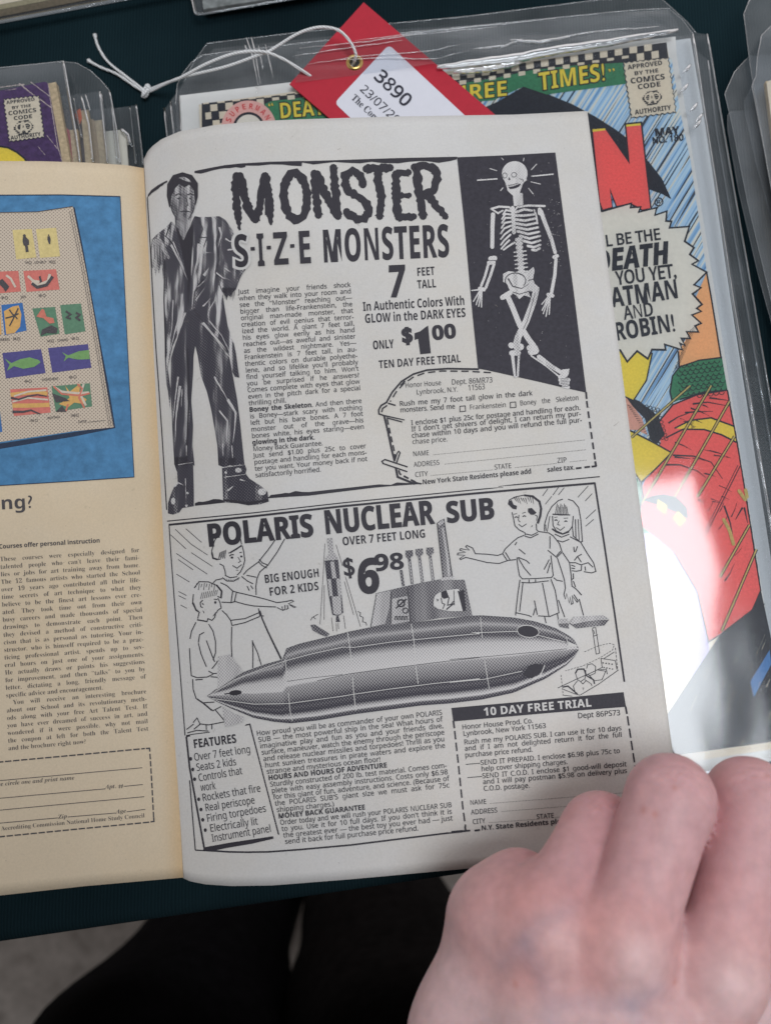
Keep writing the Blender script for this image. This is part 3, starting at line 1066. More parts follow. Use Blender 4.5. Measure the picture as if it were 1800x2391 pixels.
def fold_ink(k):
    rr = random.Random(21)
    for i in range(46):                                # brushed fold lines of the red area
        x, y = rr.uniform(420, 860), rr.uniform(80, 1240)
        if x < 380 + abs(y - 300) * .10 or x > 740 + y * .12 or (y > 700 and x < 600): continue
        if x > 640 + y * .155: continue
        L_ = rr.uniform(30, 120); a = rr.uniform(.15, .5) if y < 700 else rr.uniform(-1.25, -.8)
        dx, dy = L_ * math.cos(a), L_ * math.sin(a)
        k.stroke(A8((x, y), (x + dx * .5, y + dy * .4), (x + dx, y + dy)), rr.uniform(1.2, 3.6), .3, rough=.4, seg=4)
    for i in range(16):
        k.stroke(A8((160 + i * 8, 110 + i * 13), (190 + i * 7, 125 + i * 11)), 1.3, .3)
    for pts in ([(330, 222), (300, 290), (350, 335)], [(925, 1178), (880, 1285), (690, 1432), (625, 1472), (560, 1180), (430, 960)], [(733, 26), (790, 330), (835, 600), (925, 1180)], [(865, 1700), (975, 1518)], [(885, 1792), (985, 1602)], [(850, 1500), (905, 1400), (945, 1402), (975, 1640), (930, 1800)]):
        k.stroke(A8(*pts), 3.0, rough=.4, seg=6)
    for i in range(8):
        for j in range(4):
            k.ring(A8((268 + j * 22 + i * 7, 120 + i * 24 + j * 6))[0], 4.0, 1.2, n=8)


cov('fold_print', 'black', fold_ink, .00033)
# banner
cov('banner_print', 'green', lambda k: k.poly(R3((1040, 800), (1100, 770), (1300, 745), (1500, 720)) + T3((-100, 440), (150, 425), (330, 385), (560, 360), (840, 335), (860, 462), (640, 492), (420, 522), (290, 478), (120, 555), (-100, 570)) + R3((1650, 960), (1170, 990), (1100, 950))), .00018)


def checks(k):
    """cream squares left between the black ones"""
    # left end: the checks as they stand
    for x, y, w, h in ((485, 800, 72, 68), (640, 782, 76, 70), (800, 765, 72, 58), (960, 745, 72, 72), (435, 882, 60, 70), (576, 872, 74, 72), (510, 962, 72, 62),
                       (410, 782, 60, 14), (556, 768, 76, 16), (710, 748, 80, 18), (875, 728, 72, 18), (1036, 712, 74, 18), (1196, 690, 68, 20), (1118, 728, 70, 30), (1274, 706, 74, 44), (1352, 676, 60, 16), (1430, 690, 70, 40)):
        k.poly(R3((x, y + 4), (x + w, y - 4), (x + w + 4, y + h - 4), (x + 4, y + h + 4)))


def checks_right(k):
    # right part: two rows
    for i in range(15):
        x = 1030 - i * 82; y = 240 + i * 12.4
        k.poly(T3((x - 70, y + 5), (x - 28, y), (x - 26, y + 37), (x - 68, y + 42)))
        if i > 1: k.poly(T3((x - 30, y + 44), (x + 8, y + 40), (x + 9, y + 62 - (8 if i < 6 else 0)), (x - 29, y + 68 - (8 if i < 6 else 0))))
        else: k.poly(T3((x - 30, y + 44), (x + 10, y + 38), (x + 13, y + 78), (x - 27, y + 84)))


cov('border_black', 'black', lambda k: k.poly(T3((-300, 440), (300, 345), (700, 285), (1085, 232), (1095, 318), (845, 345), (560, 362), (330, 388), (150, 428), (-300, 500))), .00020)
cov('check_print', 'cream', checks, .00026)
cov('check_print', 'cream', checks_right, .00026)
# round badge at the upper left
bc = R3((880, 1040))[0]
cov('badge', 'pink', lambda k: k.disc(bc, 64, n=40), .00030)


def badge_text(k):
    w = 'SUPERMAN'
    for i, c in enumerate(w):
        a = rad(-90 + (i - 3.7) * 18.5)
        x, y = bc[0] + 44 * math.cos(a), bc[1] + 44 * math.sin(a)
        t = (-math.sin(a), math.cos(a))
        k.text(c, (x - t[0] * 5.2, y - t[1] * 5.2), (x + t[0] * 5.2, y + t[1] * 5.2), 13, sty='b')


cov('badge_lettering', 'crimson', badge_text, .00036)
cov('badge_ring', 'black', lambda k: k.disc(bc, 37, n=30), .00034)
cov('badge_centre', 'balloon', lambda k: k.disc(bc, 31, n=30), .00040)


def death_caps(k, o):
    k.text('DEATH', R3((1195, 945))[0], R3((1800, 890))[0], 36, off=o, sty='b')
    k.text('“', R3((1085, 880))[0], R3((1145, 872))[0], 22, off=o * .5)


def yellow_caps(k, o):
    k.text('THREE', T3((-185, 572))[0], T3((205, 527))[0], 35, off=o, shear=.08, sty='b')
    k.text('TIMES!', T3((378, 500))[0], T3((752, 442))[0], 41, off=o, shear=.08, sty='b')
    k.text('”', T3((765, 432))[0], T3((808, 425))[0], 22, off=o * .5)


for fn_ in (death_caps, yellow_caps):
    cov('banner_outline', 'black', lambda k: fn_(k, .05), .00028)
    cov('banner_lettering', 'yellow', lambda k: fn_(k, .0), .00036)


# comics-code style stamp, used on two covers
def stamp(name, surf, mats, parent, quad, lines, emblem, lift):
    def zig(q, n):
        out = []
        for a, b, m_ in zip(q, q[1:] + q[:1], (n, int(n * 1.25)) * 2):
            L = math.hypot(b[0] - a[0], b[1] - a[1]); nx, ny = (b[1] - a[1]) / L, -(b[0] - a[0]) / L
            for i in range(m_):
                for t, h in ((i / m_, 1.6), ((i + .5) / m_, -1.8)):
                    out.append((a[0] + (b[0] - a[0]) * t + nx * h, a[1] + (b[1] - a[1]) * t + ny * h))
        return out
    z = zig(quad, 8)
    k = Ink(surf, lift=lift); k.poly(z); st = k.build(name, mats[0], parent)
    k = Ink(surf, lift=lift + .00006)
    k.stroke(z, 1.5, close=True)
    for t, a, b, cap in lines: k.text(t, a, b, cap, off=.012, sty='b')
    (cx, cy), r = emblem
    for i in range(8):                                 # scribbled ground behind the monogram
        y = cy - r * .72 + i * r * .2
        hw = r * (1.18 - abs(i - 3.5) * .17)
        k.stroke([(cx - hw, y + 2), (cx + hw, y - 2)], r * .16, rough=.5, seg=4)
    k.build('stamp_lettering', mats[1], parent)
    k = Ink(surf, lift=lift + .00016)
    k.text('A', (cx - r * .42, cy + r * .62), (cx + r * .5, cy + r * .5), r * 1.25, off=.012, sty='b')
    k.ring((cx - r * .38, cy - r * .05), r * .40, r * .17, a0=40, a1=320)
    k.ring((cx + r * .42, cy - r * .15), r * .40, r * .17, a0=-140, a1=140)
    k.build('stamp_emblem', mats[0], parent)
    return st


stamp('code_stamp', SF, (cv_mats['cream'], cv_mats['black']), cover, T3((845, 345), (1095, 318), (1138, 620), (890, 652)),
      [('APPROVED', *T3((870, 384), (1062, 357)), 10.5), ('BY THE', *T3((905, 416), (1042, 398)), 9), ('COMICS', *T3((885, 462), (1078, 436)), 12.5),
       ('CODE', *T3((925, 494), (1055, 476)), 11.5), ('AUTHORITY', *T3((910, 634), (1112, 606)), 11)], (T3((1005, 542))[0], 21), .00040)


def cover_words(k):
    k.text('L BE THE', *A7((190, 958), (572, 908)), 26, off=.024)
    k.text('DEATH', *A7((118, 1138), (632, 1070)), 50, off=.022, sty='bi')
    k.text('IF', *A7((140, 1228), (218, 1208)), 29, off=.02)
    k.text('YOU YET,', *A7((265, 1222), (680, 1168)), 31, off=.024)
    k.text('BATMAN', *A7((150, 1388), (702, 1312)), 45, off=.008, sty='b')
    k.text('AND', *A7((318, 1462), (522, 1432)), 31, off=.02)
    k.text('ROBIN!', *A7((258, 1608), (678, 1540)), 42, off=.008, sty='b')


def issue_words(k):
    k.text('MAY', *A7((528, 196), (698, 178)), 17, off=.02, sty='b')
    k.text('NO. 180', *A7((512, 250), (728, 224)), 15, off=.022)
    k.ring(A7((556, 650))[0], 9.2, 2.4); k.text('R', *A7((541, 664), (569, 660)), 8.5, off=.03)


cov('cover_lettering', 'black', cover_words, .00042)
cov('issue_lettering', 'black', issue_words, .00042)

# backing board and bags of this pile
bd = [at(*q, ZC - .0022) for q in SRC((418, 222), (1577, 84), (1580, 127), (1672, 700), (1842, 1772), (520, 1975))]
b_o = slab('backing_board', bd, ZC - .0022, .0008, (BOARD,)); rehome(b_o)
tag(b_o, 'white backing board behind the rain-streaked comic cover', 'backing board')


def film_bag(px_front, px_back, z, label, group, back=.003, front=FILM_CLEAR, backm=FILM, rims=(), wave=.0003, rim_r=.0003):
    w0 = [at(*q, z) for q in px_front]
    c = sum(w0, Vector()) / len(w0)
    e = empty('plastic_sleeve', (c.x, c.y, z - back), label, 'plastic sleeve', group)
    sheet('front_film', w0, z, front, e, wave=wave, seed=z * 997)
    sheet('back_film', [at(*q, z - back) for q in px_back], z - back, backm, e, wave=wave, seed=z * 613 + 2)
    for nm, pts, dz, r in rims:
        tube(nm, pxline(pts, z + dz, 6), r, FILM_EDGE, e, sides=8, squash=1.0)
    return e


SG = 'clear plastic comic sleeves'
s1f = SRC((418, 222), (1618, 79), (1898, 1800), (520, 2010))
s1b = SRC((410, 244), (414, 197), (426, 172), (448, 144), (474, 127), (740, 95), (1100, 60), (1480, 22), (1560, 18), (1592, 44), (1618, 79), (1898, 1800), (520, 2010))
main_bag = film_bag(s1f, s1b, ZC + .0012, 'glossy clear sleeve around the rain-streaked comic, reflecting the window', SG, back=.0042, front=FILM_FRONT, backm=FILM,
         rims=[('seam', SRC((1618, 79), (1642, 247), (1673, 443), (1711, 700), (1898, 1800)), -.0015, .0005),
               ('seam', SRC((418, 222), (520, 2010)), -.0015, .0003),
               ('seam', SRC((1898, 1800), (520, 2010)), -.0015, .0009),
               ('flap_rim', SRC((410, 244), (414, 197), (426, 172), (448, 144), (474, 127), (740, 95), (1100, 60), (1480, 22), (1560, 18), (1592, 44), (1618, 79)), -.004, .00016)])
s2 = SRC((398, 236), (1651, 79), (1945, 1790), (500, 2015))
film_bag(s2, SRC((398, 236), (430, 190), (455, 140), (484, 100), (700, 74), (1100, 36), (1400, -2), (1540, -8), (1604, 50), (1625, 76), (1651, 79), (1945, 1790), (500, 2015)), .0078,
         'empty-edged clear sleeve poking out right of the rain-streaked comic with straight top corner', SG, back=.0016,
         rims=[('seam', SRC((1651, 79), (1678, 237), (1708, 411), (1759, 700), (1945, 1790)), -.0008, .0004), ('seam', SRC((398, 236), (420, 420)), -.0008, .0004),
               ('flap_rim', SRC((430, 190), (455, 140), (484, 100), (700, 74), (1100, 36), (1400, -2), (1540, -8), (1604, 50), (1625, 76)), -.0016, .00016)])
s3 = SRC((384, 252), (1653, 141), (1930, 1795), (480, 2020))
film_bag(s3, SRC((384, 252), (440, 180), (470, 140), (500, 112), (900, 70), (1500, 30), (1600, 90), (1653, 141), (1930, 1795), (480, 2020)), .0048,
         'lowest clear sleeve of the middle pile, its edge just left of the outer seam', SG, back=.002,
         rims=[('seam', SRC((1653, 141), (1672, 300), (1740, 700), (1930, 1795)), -.001, .0004), ('seam', SRC((384, 252), (402, 420)), -.001, .0005)])
# the comic inside the lower bag: a strip of its board shows
lo = [at(*q, .0066) for q in SRC((436, 250), (1612, 88), (1640, 253), (1669, 443), (1706, 700), (1870, 1755), (560, 1960))]
o = slab('backing_board', lo, .0066, .0012, (flatmat('grey_board', (.70, .70, .70), var=.05),)); rehome(o)
tag(o, 'grey backing board under the white one, showing at its right edge', 'backing board')

# creased film where the flap is folded over the board's top edge
flapz = ZC + .0030
fe = main_bag
sheet('flap_film', [at(*q, flapz) for q in SRC((690, 118), (900, 82), (1250, 42), (1560, 20), (1590, 68), (1300, 112), (1000, 150), (690, 190))], flapz, FILM_CREASED, fe, wave=.0009, seed=3, step=.003)
for pts, r in (([(1022, 157), (1110, 146), (1200, 134), (1300, 117), (1420, 98), (1580, 70)], .0019), ([(1060, 168), (1140, 160), (1215, 146)], .0012), ([(1190, 92), (1260, 96), (1330, 84)], .0006), ([(1105, 112), (1180, 104), (1220, 92)], .0004),
               ([(700, 112), (860, 96), (960, 80), (1160, 62)], .00018), ([(690, 128), (800, 112), (940, 92)], .00018), ([(720, 150), (850, 128), (1000, 118), (1080, 100)], .00016),
               ([(830, 92), (1000, 72), (1300, 40)], .00016), ([(780, 140), (900, 135), (1010, 138), (1090, 118)], .00018), ([(1230, 100), (1400, 72), (1540, 60)], .00025)):
    pts = [(x + random.uniform(-2, 2), y + random.uniform(-2, 2)) for x, y in pts]
    tube('crease', [p + Vector((0, 0, .0002 * math.sin(i * 2.1))) for i, p in enumerate(pxline(pts, flapz + .0003, 5))], r, FILM_EDGE, fe, taper=lambda t: .35 + .65 * math.sin(math.pi * min(1, max(0, t))) ** .6)
for pts in ([(575, 86), (590, 130), (603, 197)], [(587, 86), (596, 122), (608, 196)], [(604, 106), (614, 162)], [(620, 104), (638, 180)], [(572, 104), (578, 122)], [(598, 204), (600, 218)]):
    tube('crease', [p + Vector((0, 0, .0002)) for p in pxline(pts, flapz - .001, 4)], .00028, FILM_EDGE, fe, taper=lambda t: .4 + .6 * math.sin(math.pi * t))
for c in ((1604, 160), (1598, 205), (1620, 250), (1632, 275), (1628, 290)):
    tube('crease', pxline([(c[0] - 10, c[1] + 10), (c[0], c[1]), (c[0] + 9, c[1] - 12)], flapz - .0008, 3), .0007, FILM_EDGE, fe, taper=lambda t: .2 + .8 * math.sin(math.pi * t))

# ---------------------------------------------------------------- red lot tag with label, eyelet and string
TZ = ZC + .0022
RED_CARD = flatmat('red_card', (.43, .020, .038), rough=.6, var=.05, scale=400)
tg = empty('lot_tag', at(900, 200, TZ - .0006), 'red card lot tag with white numbered label and brass eyelet', 'lot tag')
TP = [at(*q, TZ) for q in SRC((849, 4), (1232, 332), (1059, 523), (676, 195))]
# card with a real hole for the eyelet
ec = at(828, 145, TZ)
hole_r = .0023
bm = bmesh.new()
outer = ccw(TP)
ring_ = [Vector((ec.x + hole_r * math.cos(2 * math.pi * i / 24), ec.y + hole_r * math.sin(2 * math.pi * i / 24), TZ)) for i in range(24)]
tri = tessellate_polygon([[Vector((p.x, p.y, 0)) for p in outer], [Vector((p.x, p.y, 0)) for p in ring_][::-1]])
allp = outer + ring_[::-1]
vv, ff = [], []
for z in (TZ, TZ - .0005):
    vv += [(p.x, p.y, z) for p in allp]
nA = len(allp)
for t in tri:
    a, b, c = (allp[i] for i in t)
    if (b.x - a.x) * (c.y - a.y) - (b.y - a.y) * (c.x - a.x) < 0: t = t[::-1]
    ff.append(tuple(t)); ff.append(tuple(i + nA for i in t[::-1]))
for i in range(4):
    j = (i + 1) % 4; ff.append((i, i + nA, j + nA, j))
for i in range(24):
    j = (i + 1) % 24; ff.append((4 + i, 4 + i + nA, 4 + j + nA, 4 + j))
mesh_obj('card', vv, ff, RED_CARD, tg)
TSF = Flat(TZ)
LABEL = flatmat('white_label', (.66, .66, .72), rough=.45, var=.02, scale=300)
lp = [Vector((x, y, 0)) for x, y in SRC((908, 103), (1180, 357), (1052, 495), (781, 239))]
lp = rounded(lp, 0, 13); lp = rounded(lp, len(lp) - 1, 13)
k = Ink(TSF, lift=.0001); k.poly([(v.x, v.y) for v in lp]); lab = k.build('label', LABEL, tg)
k = Ink(TSF, lift=.00022)
dirx, diry = math.cos(rad(43.5)), math.sin(rad(43.5))


def run(k, t, a, L, cap, **kw): k.text(t, a, (a[0] + dirx * L, a[1] + diry * L), cap, **kw)


run(k, '3890', T2((752, 498))[0], 103, 30, off=.022)
run(k, '23/07/20', T2((662, 578))[0], 118, 19.5, off=.004)
run(k, 'The Comi', T2((608, 634))[0], 84, 15.5, off=.0, sty='s')
k.build('label_lettering', flatmat('label_ink', (.03, .03, .045)), lab)
BRASS, _nt, _b = new_mat('brass'); _b.inputs['Base Color'].default_value = (.62, .43, .16, 1); _b.inputs['Metallic'].default_value = 1; _b.inputs['Roughness'].default_value = .28
_n = node(_nt, 'ShaderNodeTexNoise'); _n.inputs['Scale'].default_value = 900; _q = node(_nt, 'ShaderNodeMapRange'); _q.inputs['To Min'].default_value = .2; _q.inputs['To Max'].default_value = .42
_nt.links.new(_n.outputs['Fac'], _q.inputs['Value']); _nt.links.new(_q.outputs[0], _b.inputs['Roughness'])
V, Fc = [], []
for i in range(36):
    a = 2 * math.pi * i / 36
    for j, (r, z) in enumerate(((.0019, -.0012), (.0020, .0003), (.0023, .0007), (.0028, .0007), (.0033, .00035), (.0034, .00002))):
        V.append((ec.x + r * math.cos(a), ec.y + r * math.sin(a), TZ + z))
for i in range(36):
    for j in range(5):
        a, b = i * 6 + j, ((i + 1) % 36) * 6 + j
        Fc.append((a, b, b + 1, a + 1))
mesh_obj('eyelet', V, Fc, BRASS, tg, smooth=True)


def spline(pts, n=10):
    """smooth curve through 3D points"""
    out = []
    P_ = [pts[0]] + list(pts) + [pts[-1]]
    for i in range(1, len(P_) - 2):
        p0, p1, p2, p3 = P_[i - 1:i + 3]
        for j in range(n):
            t = j / n
            out.append(.5 * ((2 * p1) + (p2 - p0) * t + (2 * p0 - 5 * p1 + 4 * p2 - p3) * t * t + (3 * p1 - p0 - 3 * p2 + p3) * t ** 3))
    out.append(pts[-1])
    return out


STR, _nt, _b = new_mat('white_elastic_cord')
_b.inputs['Base Color'].default_value = (.74, .72, .80, 1); _b.inputs['Roughness'].default_value = .6; _b.inputs['Sheen Weight'].default_value = .3
_tc = node(_nt, 'ShaderNodeTexCoord'); _w = node(_nt, 'ShaderNodeTexWave'); _w.inputs['Scale'].default_value = 420; _w.inputs['Distortion'].default_value = 1; _w.bands_direction = 'DIAGONAL'
_nt.links.new(_tc.outputs['Object'], _w.inputs['Vector']); _bp = node(_nt, 'ShaderNodeBump'); _bp.inputs['Strength'].default_value = .6; _bp.inputs['Distance'].default_value = .0003
_nt.links.new(_w.outputs['Fac'], _bp.inputs['Height']); _nt.links.new(_bp.outputs[0], _b.inputs['Normal'])
_q = node(_nt, 'ShaderNodeMapRange'); _q.inputs['To Min'].default_value = .50; _q.inputs['To Max'].default_value = .82
_nt.links.new(_w.outputs['Fac'], _q.inputs['Value'])
_cc = node(_nt, 'ShaderNodeCombineColor'); [_nt.links.new(_q.outputs[0], _cc.inputs[i]) for i in range(3)]; _nt.links.new(_cc.outputs[0], _b.inputs['Base Color'])
CR = .00054
zs = lambda L: [at(x, y, z) for x, y, z in L]
strA = zs([(341, 212, .0032), (357, 205, .004), (390, 192, .009), (420, 181, .0135), (484, 147, .018), (547, 124, .0195), (610, 119, .020), (656, 134, .0195), (700, 160, .0172), (745, 190, .0118)])
strB = zs([(338, 214, .003), (358, 209, .0036), (420, 181, .0128), (525, 155, .0175), (601, 128, .0185), (627, 119, .0195), (683, 84, .0215), (719, 68, .0225), (755, 62, .023), (791, 70, .0225), (816, 94, .0215), (830, 122, .0195), (829, 138, .0170), (824, 150, TZ - .001), (812, 164, TZ - .0025)])
endA = zs([(221, 78, .0012), (229, 107, .0011), (252, 143, .0011), (294, 177, .0013), (332, 206, .0022), (341, 212, .003)])
endB = zs([(204, 139, .0012), (235, 156, .0011), (273, 172, .0011), (311, 198, .0014), (334, 212, .0022), (340, 216, .0028)])
tube('string', spline(strA, 12), CR, STR, tg, sides=8)
tube('string', spline(strB, 12), CR, STR, tg, sides=8)
tube('string_end', spline(endA, 8), CR, STR, tg, sides=8, taper=lambda t: 1.0 + .75 * max(0, 1 - abs(t - .03) / .05) - .6 * max(0, 1 - t / .012))
tube('string_end', spline(endB, 8), CR, STR, tg, sides=8, taper=lambda t: 1.0 + .75 * max(0, 1 - abs(t - .03) / .05) - .6 * max(0, 1 - t / .012))
kc = at(341, 213, .0030)
kp = []
for i in range(64):
    t = i / 63 * 2 * math.pi * 2.5
    r = .0013 + .0004 * math.cos(t * 1.7)
    kp.append(kc + Vector((r * math.cos(t) * .95, .0021 * math.sin(t + .8), .0009 * math.sin(t * 1.6) + .0003)))
tube('knot', kp, CR, STR, tg, sides=8)

# ---------------------------------------------------------------- pile of bagged comics behind the left page
PURPLE = flatmat('purple_cover', (.080, .040, .125), rough=.4, var=.35, scale=500)
ZL = .0135
fr = Frame((111, 188), (145, 375), ZL)
ca, cc = closed_comic(fr, .17, .26, ZL, .0032, PURPLE, 'worn purple comic with code stamp, topmost of the pile behind the tan page')
LSF = Flat(ZL)
k = Ink(LSF, lift=.0001); k.poly(R2((-400, 1240), (-200, 1050), (0, 1008), (90, 1022), (190, 1075), (270, 1140), (330, 1230), (400, 1500), (-400, 1500))); k.build('yellow_print', cv_mats['yellow'], cc)
k = Ink(LSF, lift=.00016); k.stroke(R2((-200, 1045), (0, 1003), (90, 1017), (190, 1070), (270, 1135), (330, 1225), (400, 1500)), 4.2)
k.build('line_work', cv_mats['black'], cc)
k = Ink(LSF, lift=.00014)
for pts, w in (([(235, 320), (330, 400), (430, 470), (575, 575)], 2.2), ([(340, 285), (450, 370), (560, 450)], 1.4), ([(520, 880), (560, 930), (640, 1030)], 1.2), ([(0, 345), (120, 330), (270, 312)], 1.8), ([(210, 300), (260, 330)], 2.6), ([(535, 300), (570, 560), (640, 1000), (690, 1165)], 1.6), ([(60, 380), (200, 360)], .7), ([(420, 1000), (500, 1100)], .8)):
    k.stroke(R2(*pts), w, rough=.6, seg=3)
k.build('crease_marks', flatmat('worn_cover_fibres', (.55, .45, .42)), cc)
stamp('code_stamp', LSF, (cv_mats['cream'], cv_mats['black']), cc, R2((38, 480), (432, 438), (492, 898), (104, 950)),
      [('APPROVED', *R2((72, 534), (388, 494)), 7.6), ('BY THE', *R2((130, 590), (348, 562)), 6.8), ('COMICS', *R2((92, 658), (408, 618)), 9.2), ('CODE', *R2((152, 712), (362, 686)), 8.8),
       ('AUTHORITY', *R2((120, 930), (455, 884)), 8.6)], (R2((262, 795))[0], 21), .0002)


def px_bag(outline, z, label, rim, back=.0025, front=FILM_CLEAR, extra=()):
    return film_bag(outline, outline, z, label, SG, back=back, front=front, rims=[('seam', rim, -back / 2, .0004)] + list(extra))


# bag of the purple comic: right fold (700,60)-(880,1170) in its close-up
px_bag(R2((-900, 240), (0, 130), (700, 58), (880, 1170), (1020, 2100), (-900, 2300)), ZL + .0010, 'clear sleeve around the worn purple comic, with a bright upright fold', R2((700, 58), (760, 430), (830, 850), (880, 1170), (960, 1700)), back=.0040,
       extra=[('fold', R2((706, 60), (770, 440), (845, 880), (888, 1180)), -.001, .0004), ('flap_rim', R2((-100, 140), (0, 130), (350, 95), (700, 58)), -.001, .0002)])
GL_ = 'bagged comics fanned out behind the tan page'


def thin_comic(tr, low, z, th, mat, label):
    f = Frame(tr, low, z)
    return closed_comic(f, .165, .255, z, th, mat, label, GL_)


RED_C = flatmat('faded_red_cover', (.40, .09, .10), var=.2)
DARK_C = flatmat('charcoal_cover', (.07, .055, .06), var=.3)
thin_comic(R2((770, 795))[0], R2((806, 1170))[0], .0100, .0020, RED_C, 'comic with faded red cover edge beside the purple one')
o_, c_ = thin_comic(R2((892, 578))[0], R2((945, 1170))[0], .0078, .0022, DARK_C, 'charcoal comic with an orange corner in the fanned pile')
k = Ink(Flat(.0078), lift=.0001); k.poly(R2((838, 640), (858, 600), (892, 580), (912, 690), (880, 780), (835, 660))); k.build('orange_print', flatmat('orange_corner', (.62, .13, .05)), c_)
thin_comic(R2((1050, 690))[0], R2((1105, 1180))[0], .0052, .0022, flatmat('tan_cover', (.36, .27, .18), var=.2), 'tan comic third in the fanned pile, behind the charcoal one')
f = Frame(R2((1395, 812))[0], R2((1425, 1200))[0], .0032)
o = slab('backing_board', rounded([f.p(0, 0), f.p(.17, 0), f.p(.17, .26), f.p(0, .26)], 0, .003), .0032, .001, (flatmat('cream_board', (.62, .58, .50), var=.04),)); rehome(o)
tag(o, 'cream backing board, rightmost in the fanned pile behind the tan page', 'backing board')
px_bag(R2((-300, 480), (640, 450), (1110, 398), (1190, 1180), (1240, 1700), (-300, 1800)), .0112, 'clear sleeve over the faded red comic, second from the top of its pile', R2((1110, 398), (1150, 800), (1190, 1180)), back=.0032,
       extra=[('fold', R2((820, 470), (850, 640), (905, 900)), -.0004, .0003), ('fold', R2((905, 450), (985, 760), (1030, 1170)), -.0002, .0004), ('fold', R2((950, 430), (1000, 600)), -.0002, .00025)])
px_bag(R2((-300, 200), (300, 95), (700, 62), (850, 78), (1000, 160), (1120, 270), (1215, 385), (1290, 800), (1335, 1205), (1380, 1700), (-300, 1800)), .0084, 'clear sleeve with a big rounded flap standing above the fanned pile',
       R2((1215, 385), (1290, 800), (1335, 1205)), back=.003, extra=[('flap_rim', R2((700, 62), (850, 78), (1000, 160), (1120, 270), (1215, 385)), -.003, .00018), ('fold', R2((1130, 420), (1195, 1190)), -.001, .0003), ('fold', R2((1240, 560), (1300, 1190)), -.001, .0003)])
px_bag(R2((-300, 700), (1290, 570), (1512, 540), (1590, 1210), (1640, 1700), (-300, 1800)), .0046, 'clear sleeve round the cream board at the pile\'s right edge', R2((1512, 540), (1550, 850), (1592, 1210)), back=.0030,
       extra=[('fold', R2((1440, 560), (1480, 900), (1512, 1200)), -.001, .00035), ('fold', R2((1350, 820), (1420, 880), (1440, 980)), .0004, .0008)])

# ---------------------------------------------------------------- pile at the right border
GR = SG
rb = lambda pts: R1(*pts)
def right_bag(pts, z, label, back=.002, veil=FILM):
    L = rb(pts)
    far = [(2600, L[-1][1] + 60), (2600, L[0][1] - 60)]
    return film_bag(L + far, L + far, z, label, SG, back=back, front=veil, backm=veil, rims=[('flap_rim', L, -back / 2, .00018)])


right_bag([(700, -60), (630, 0), (590, 100), (640, 500), (760, 1190), (900, 2000)], .0120, 'clear sleeve with a clipped corner at the upper right border', back=.0022)
right_bag([(820, 175), (790, 190), (720, 260), (690, 420), (680, 560), (650, 630), (740, 1100), (830, 1600)], .0165, 'clear sleeve round the cream-edged comic at the right border', back=.003)
right_bag([(650, 405), (625, 415), (520, 530), (450, 690), (500, 900), (620, 1500), (790, 2212), (900, 2700)], .0086, 'clear sleeve with a wide rounded flap in the right border pile', back=.0015)
right_bag([(680, 620), (650, 640), (595, 740), (600, 830), (680, 1200), (800, 1640), (900, 2000)], .0060, 'clear sleeve with a small rounded shoulder in the right border pile', back=.0015)
right_bag([(500, 820), (470, 850), (470, 950), (550, 1400), (690, 2000), (760, 2260), (900, 2760)], .0036, 'bottom clear sleeve of the right border pile, lying on the cloth', back=.0015)
f = Frame(R1((1320, 520))[0], R1((1400, 900))[0], .0150)
tl = at(*R1((755, 590))[0], .0150); bl_ = at(*R1((840, 1250))[0], .0150)
dn = (bl_ - tl).normalized(); rt = Vector((-dn.y, dn.x, 0)); rt = rt if rt.x > 0 else -rt
P = [tl, tl + rt * .17, tl + rt * .17 + dn * .26, tl + dn * .26]
e = empty('comic_book', (P[0] + P[2]) / 2 - Vector((0, 0, .002)), 'cream-edged comic in its sleeve at the right border', 'comic book')
slab('cover', rounded(P, 0, .002), .0150, .0003, (cv_mats['cream'],), e)
slab('page_block', P, .0146, .002, (PAPER_EDGE,), e)

# ---------------------------------------------------------------- two bagged comics at the top border
A_ = SRC((-700, 175), (0, 50), (260, 2), (900, -115), (900, -900), (-700, -900))
film_bag(A_, A_, .0085, 'clear sleeve in the top left corner, its lower edge slanting', SG, back=.006, rims=[('seam', SRC((-300, 103), (0, 50), (260, 2), (500, -42)), -.003, .0010)])
A_c = [at(*q, .0065) for q in SRC((-700, 150), (0, 21), (105, 1), (600, -95), (600, -900), (-700, -900))]
e = empty('comic_book', A_c[1] - Vector((0, 0, .003)), 'olive and cream comic showing a sliver in the top left corner', 'comic book')
slab('cover', A_c, .0065, .0003, (flatmat('olive_cover', (.30, .26, .16), var=.25),), e)
slab('page_block', A_c, .0061, .003, (PAPER_EDGE,), e)
k = Ink(Flat(.0065), lift=.0001); k.poly(SRC((-40, 18), (0, 9), (48, 0), (60, -4), (20, -20), (-40, -10))); k.build('cream_print', cv_mats['cream'], e.children[0])
B_ = SRC((438, -60), (450, 0), (458, 32), (476, 31), (640, 3), (1100, -76), (1100, -900), (330, -900))
film_bag(B_, B_, .0080, 'clear sleeve whose lower corner dips into the top border', SG, back=.005, rims=[('seam', SRC((438, -60), (450, 0), (458, 32)), -.002, .0007), ('seam', SRC((458, 32), (476, 31), (640, 3), (900, -42)), -.0025, .0006)])
B_c = [at(*q, .0062) for q in SRC((470, -30), (475, 20), (640, -6), (1090, -84), (1090, -900), (360, -900))]
o = slab('backing_board', B_c, .0062, .002, (flatmat('grey_board_edge', (.25, .26, .25), var=.45, scale=260),)); rehome(o)
tag(o, 'grey board inside the sleeve at the top border', 'backing board')

# ---------------------------------------------------------------- the open comic: two curved pages
G_Z, R_Z = .0165, .0262


def lerp_tab(x, tab):
    return np.interp(x, [t[0] for t in tab], [t[1] for t in tab])


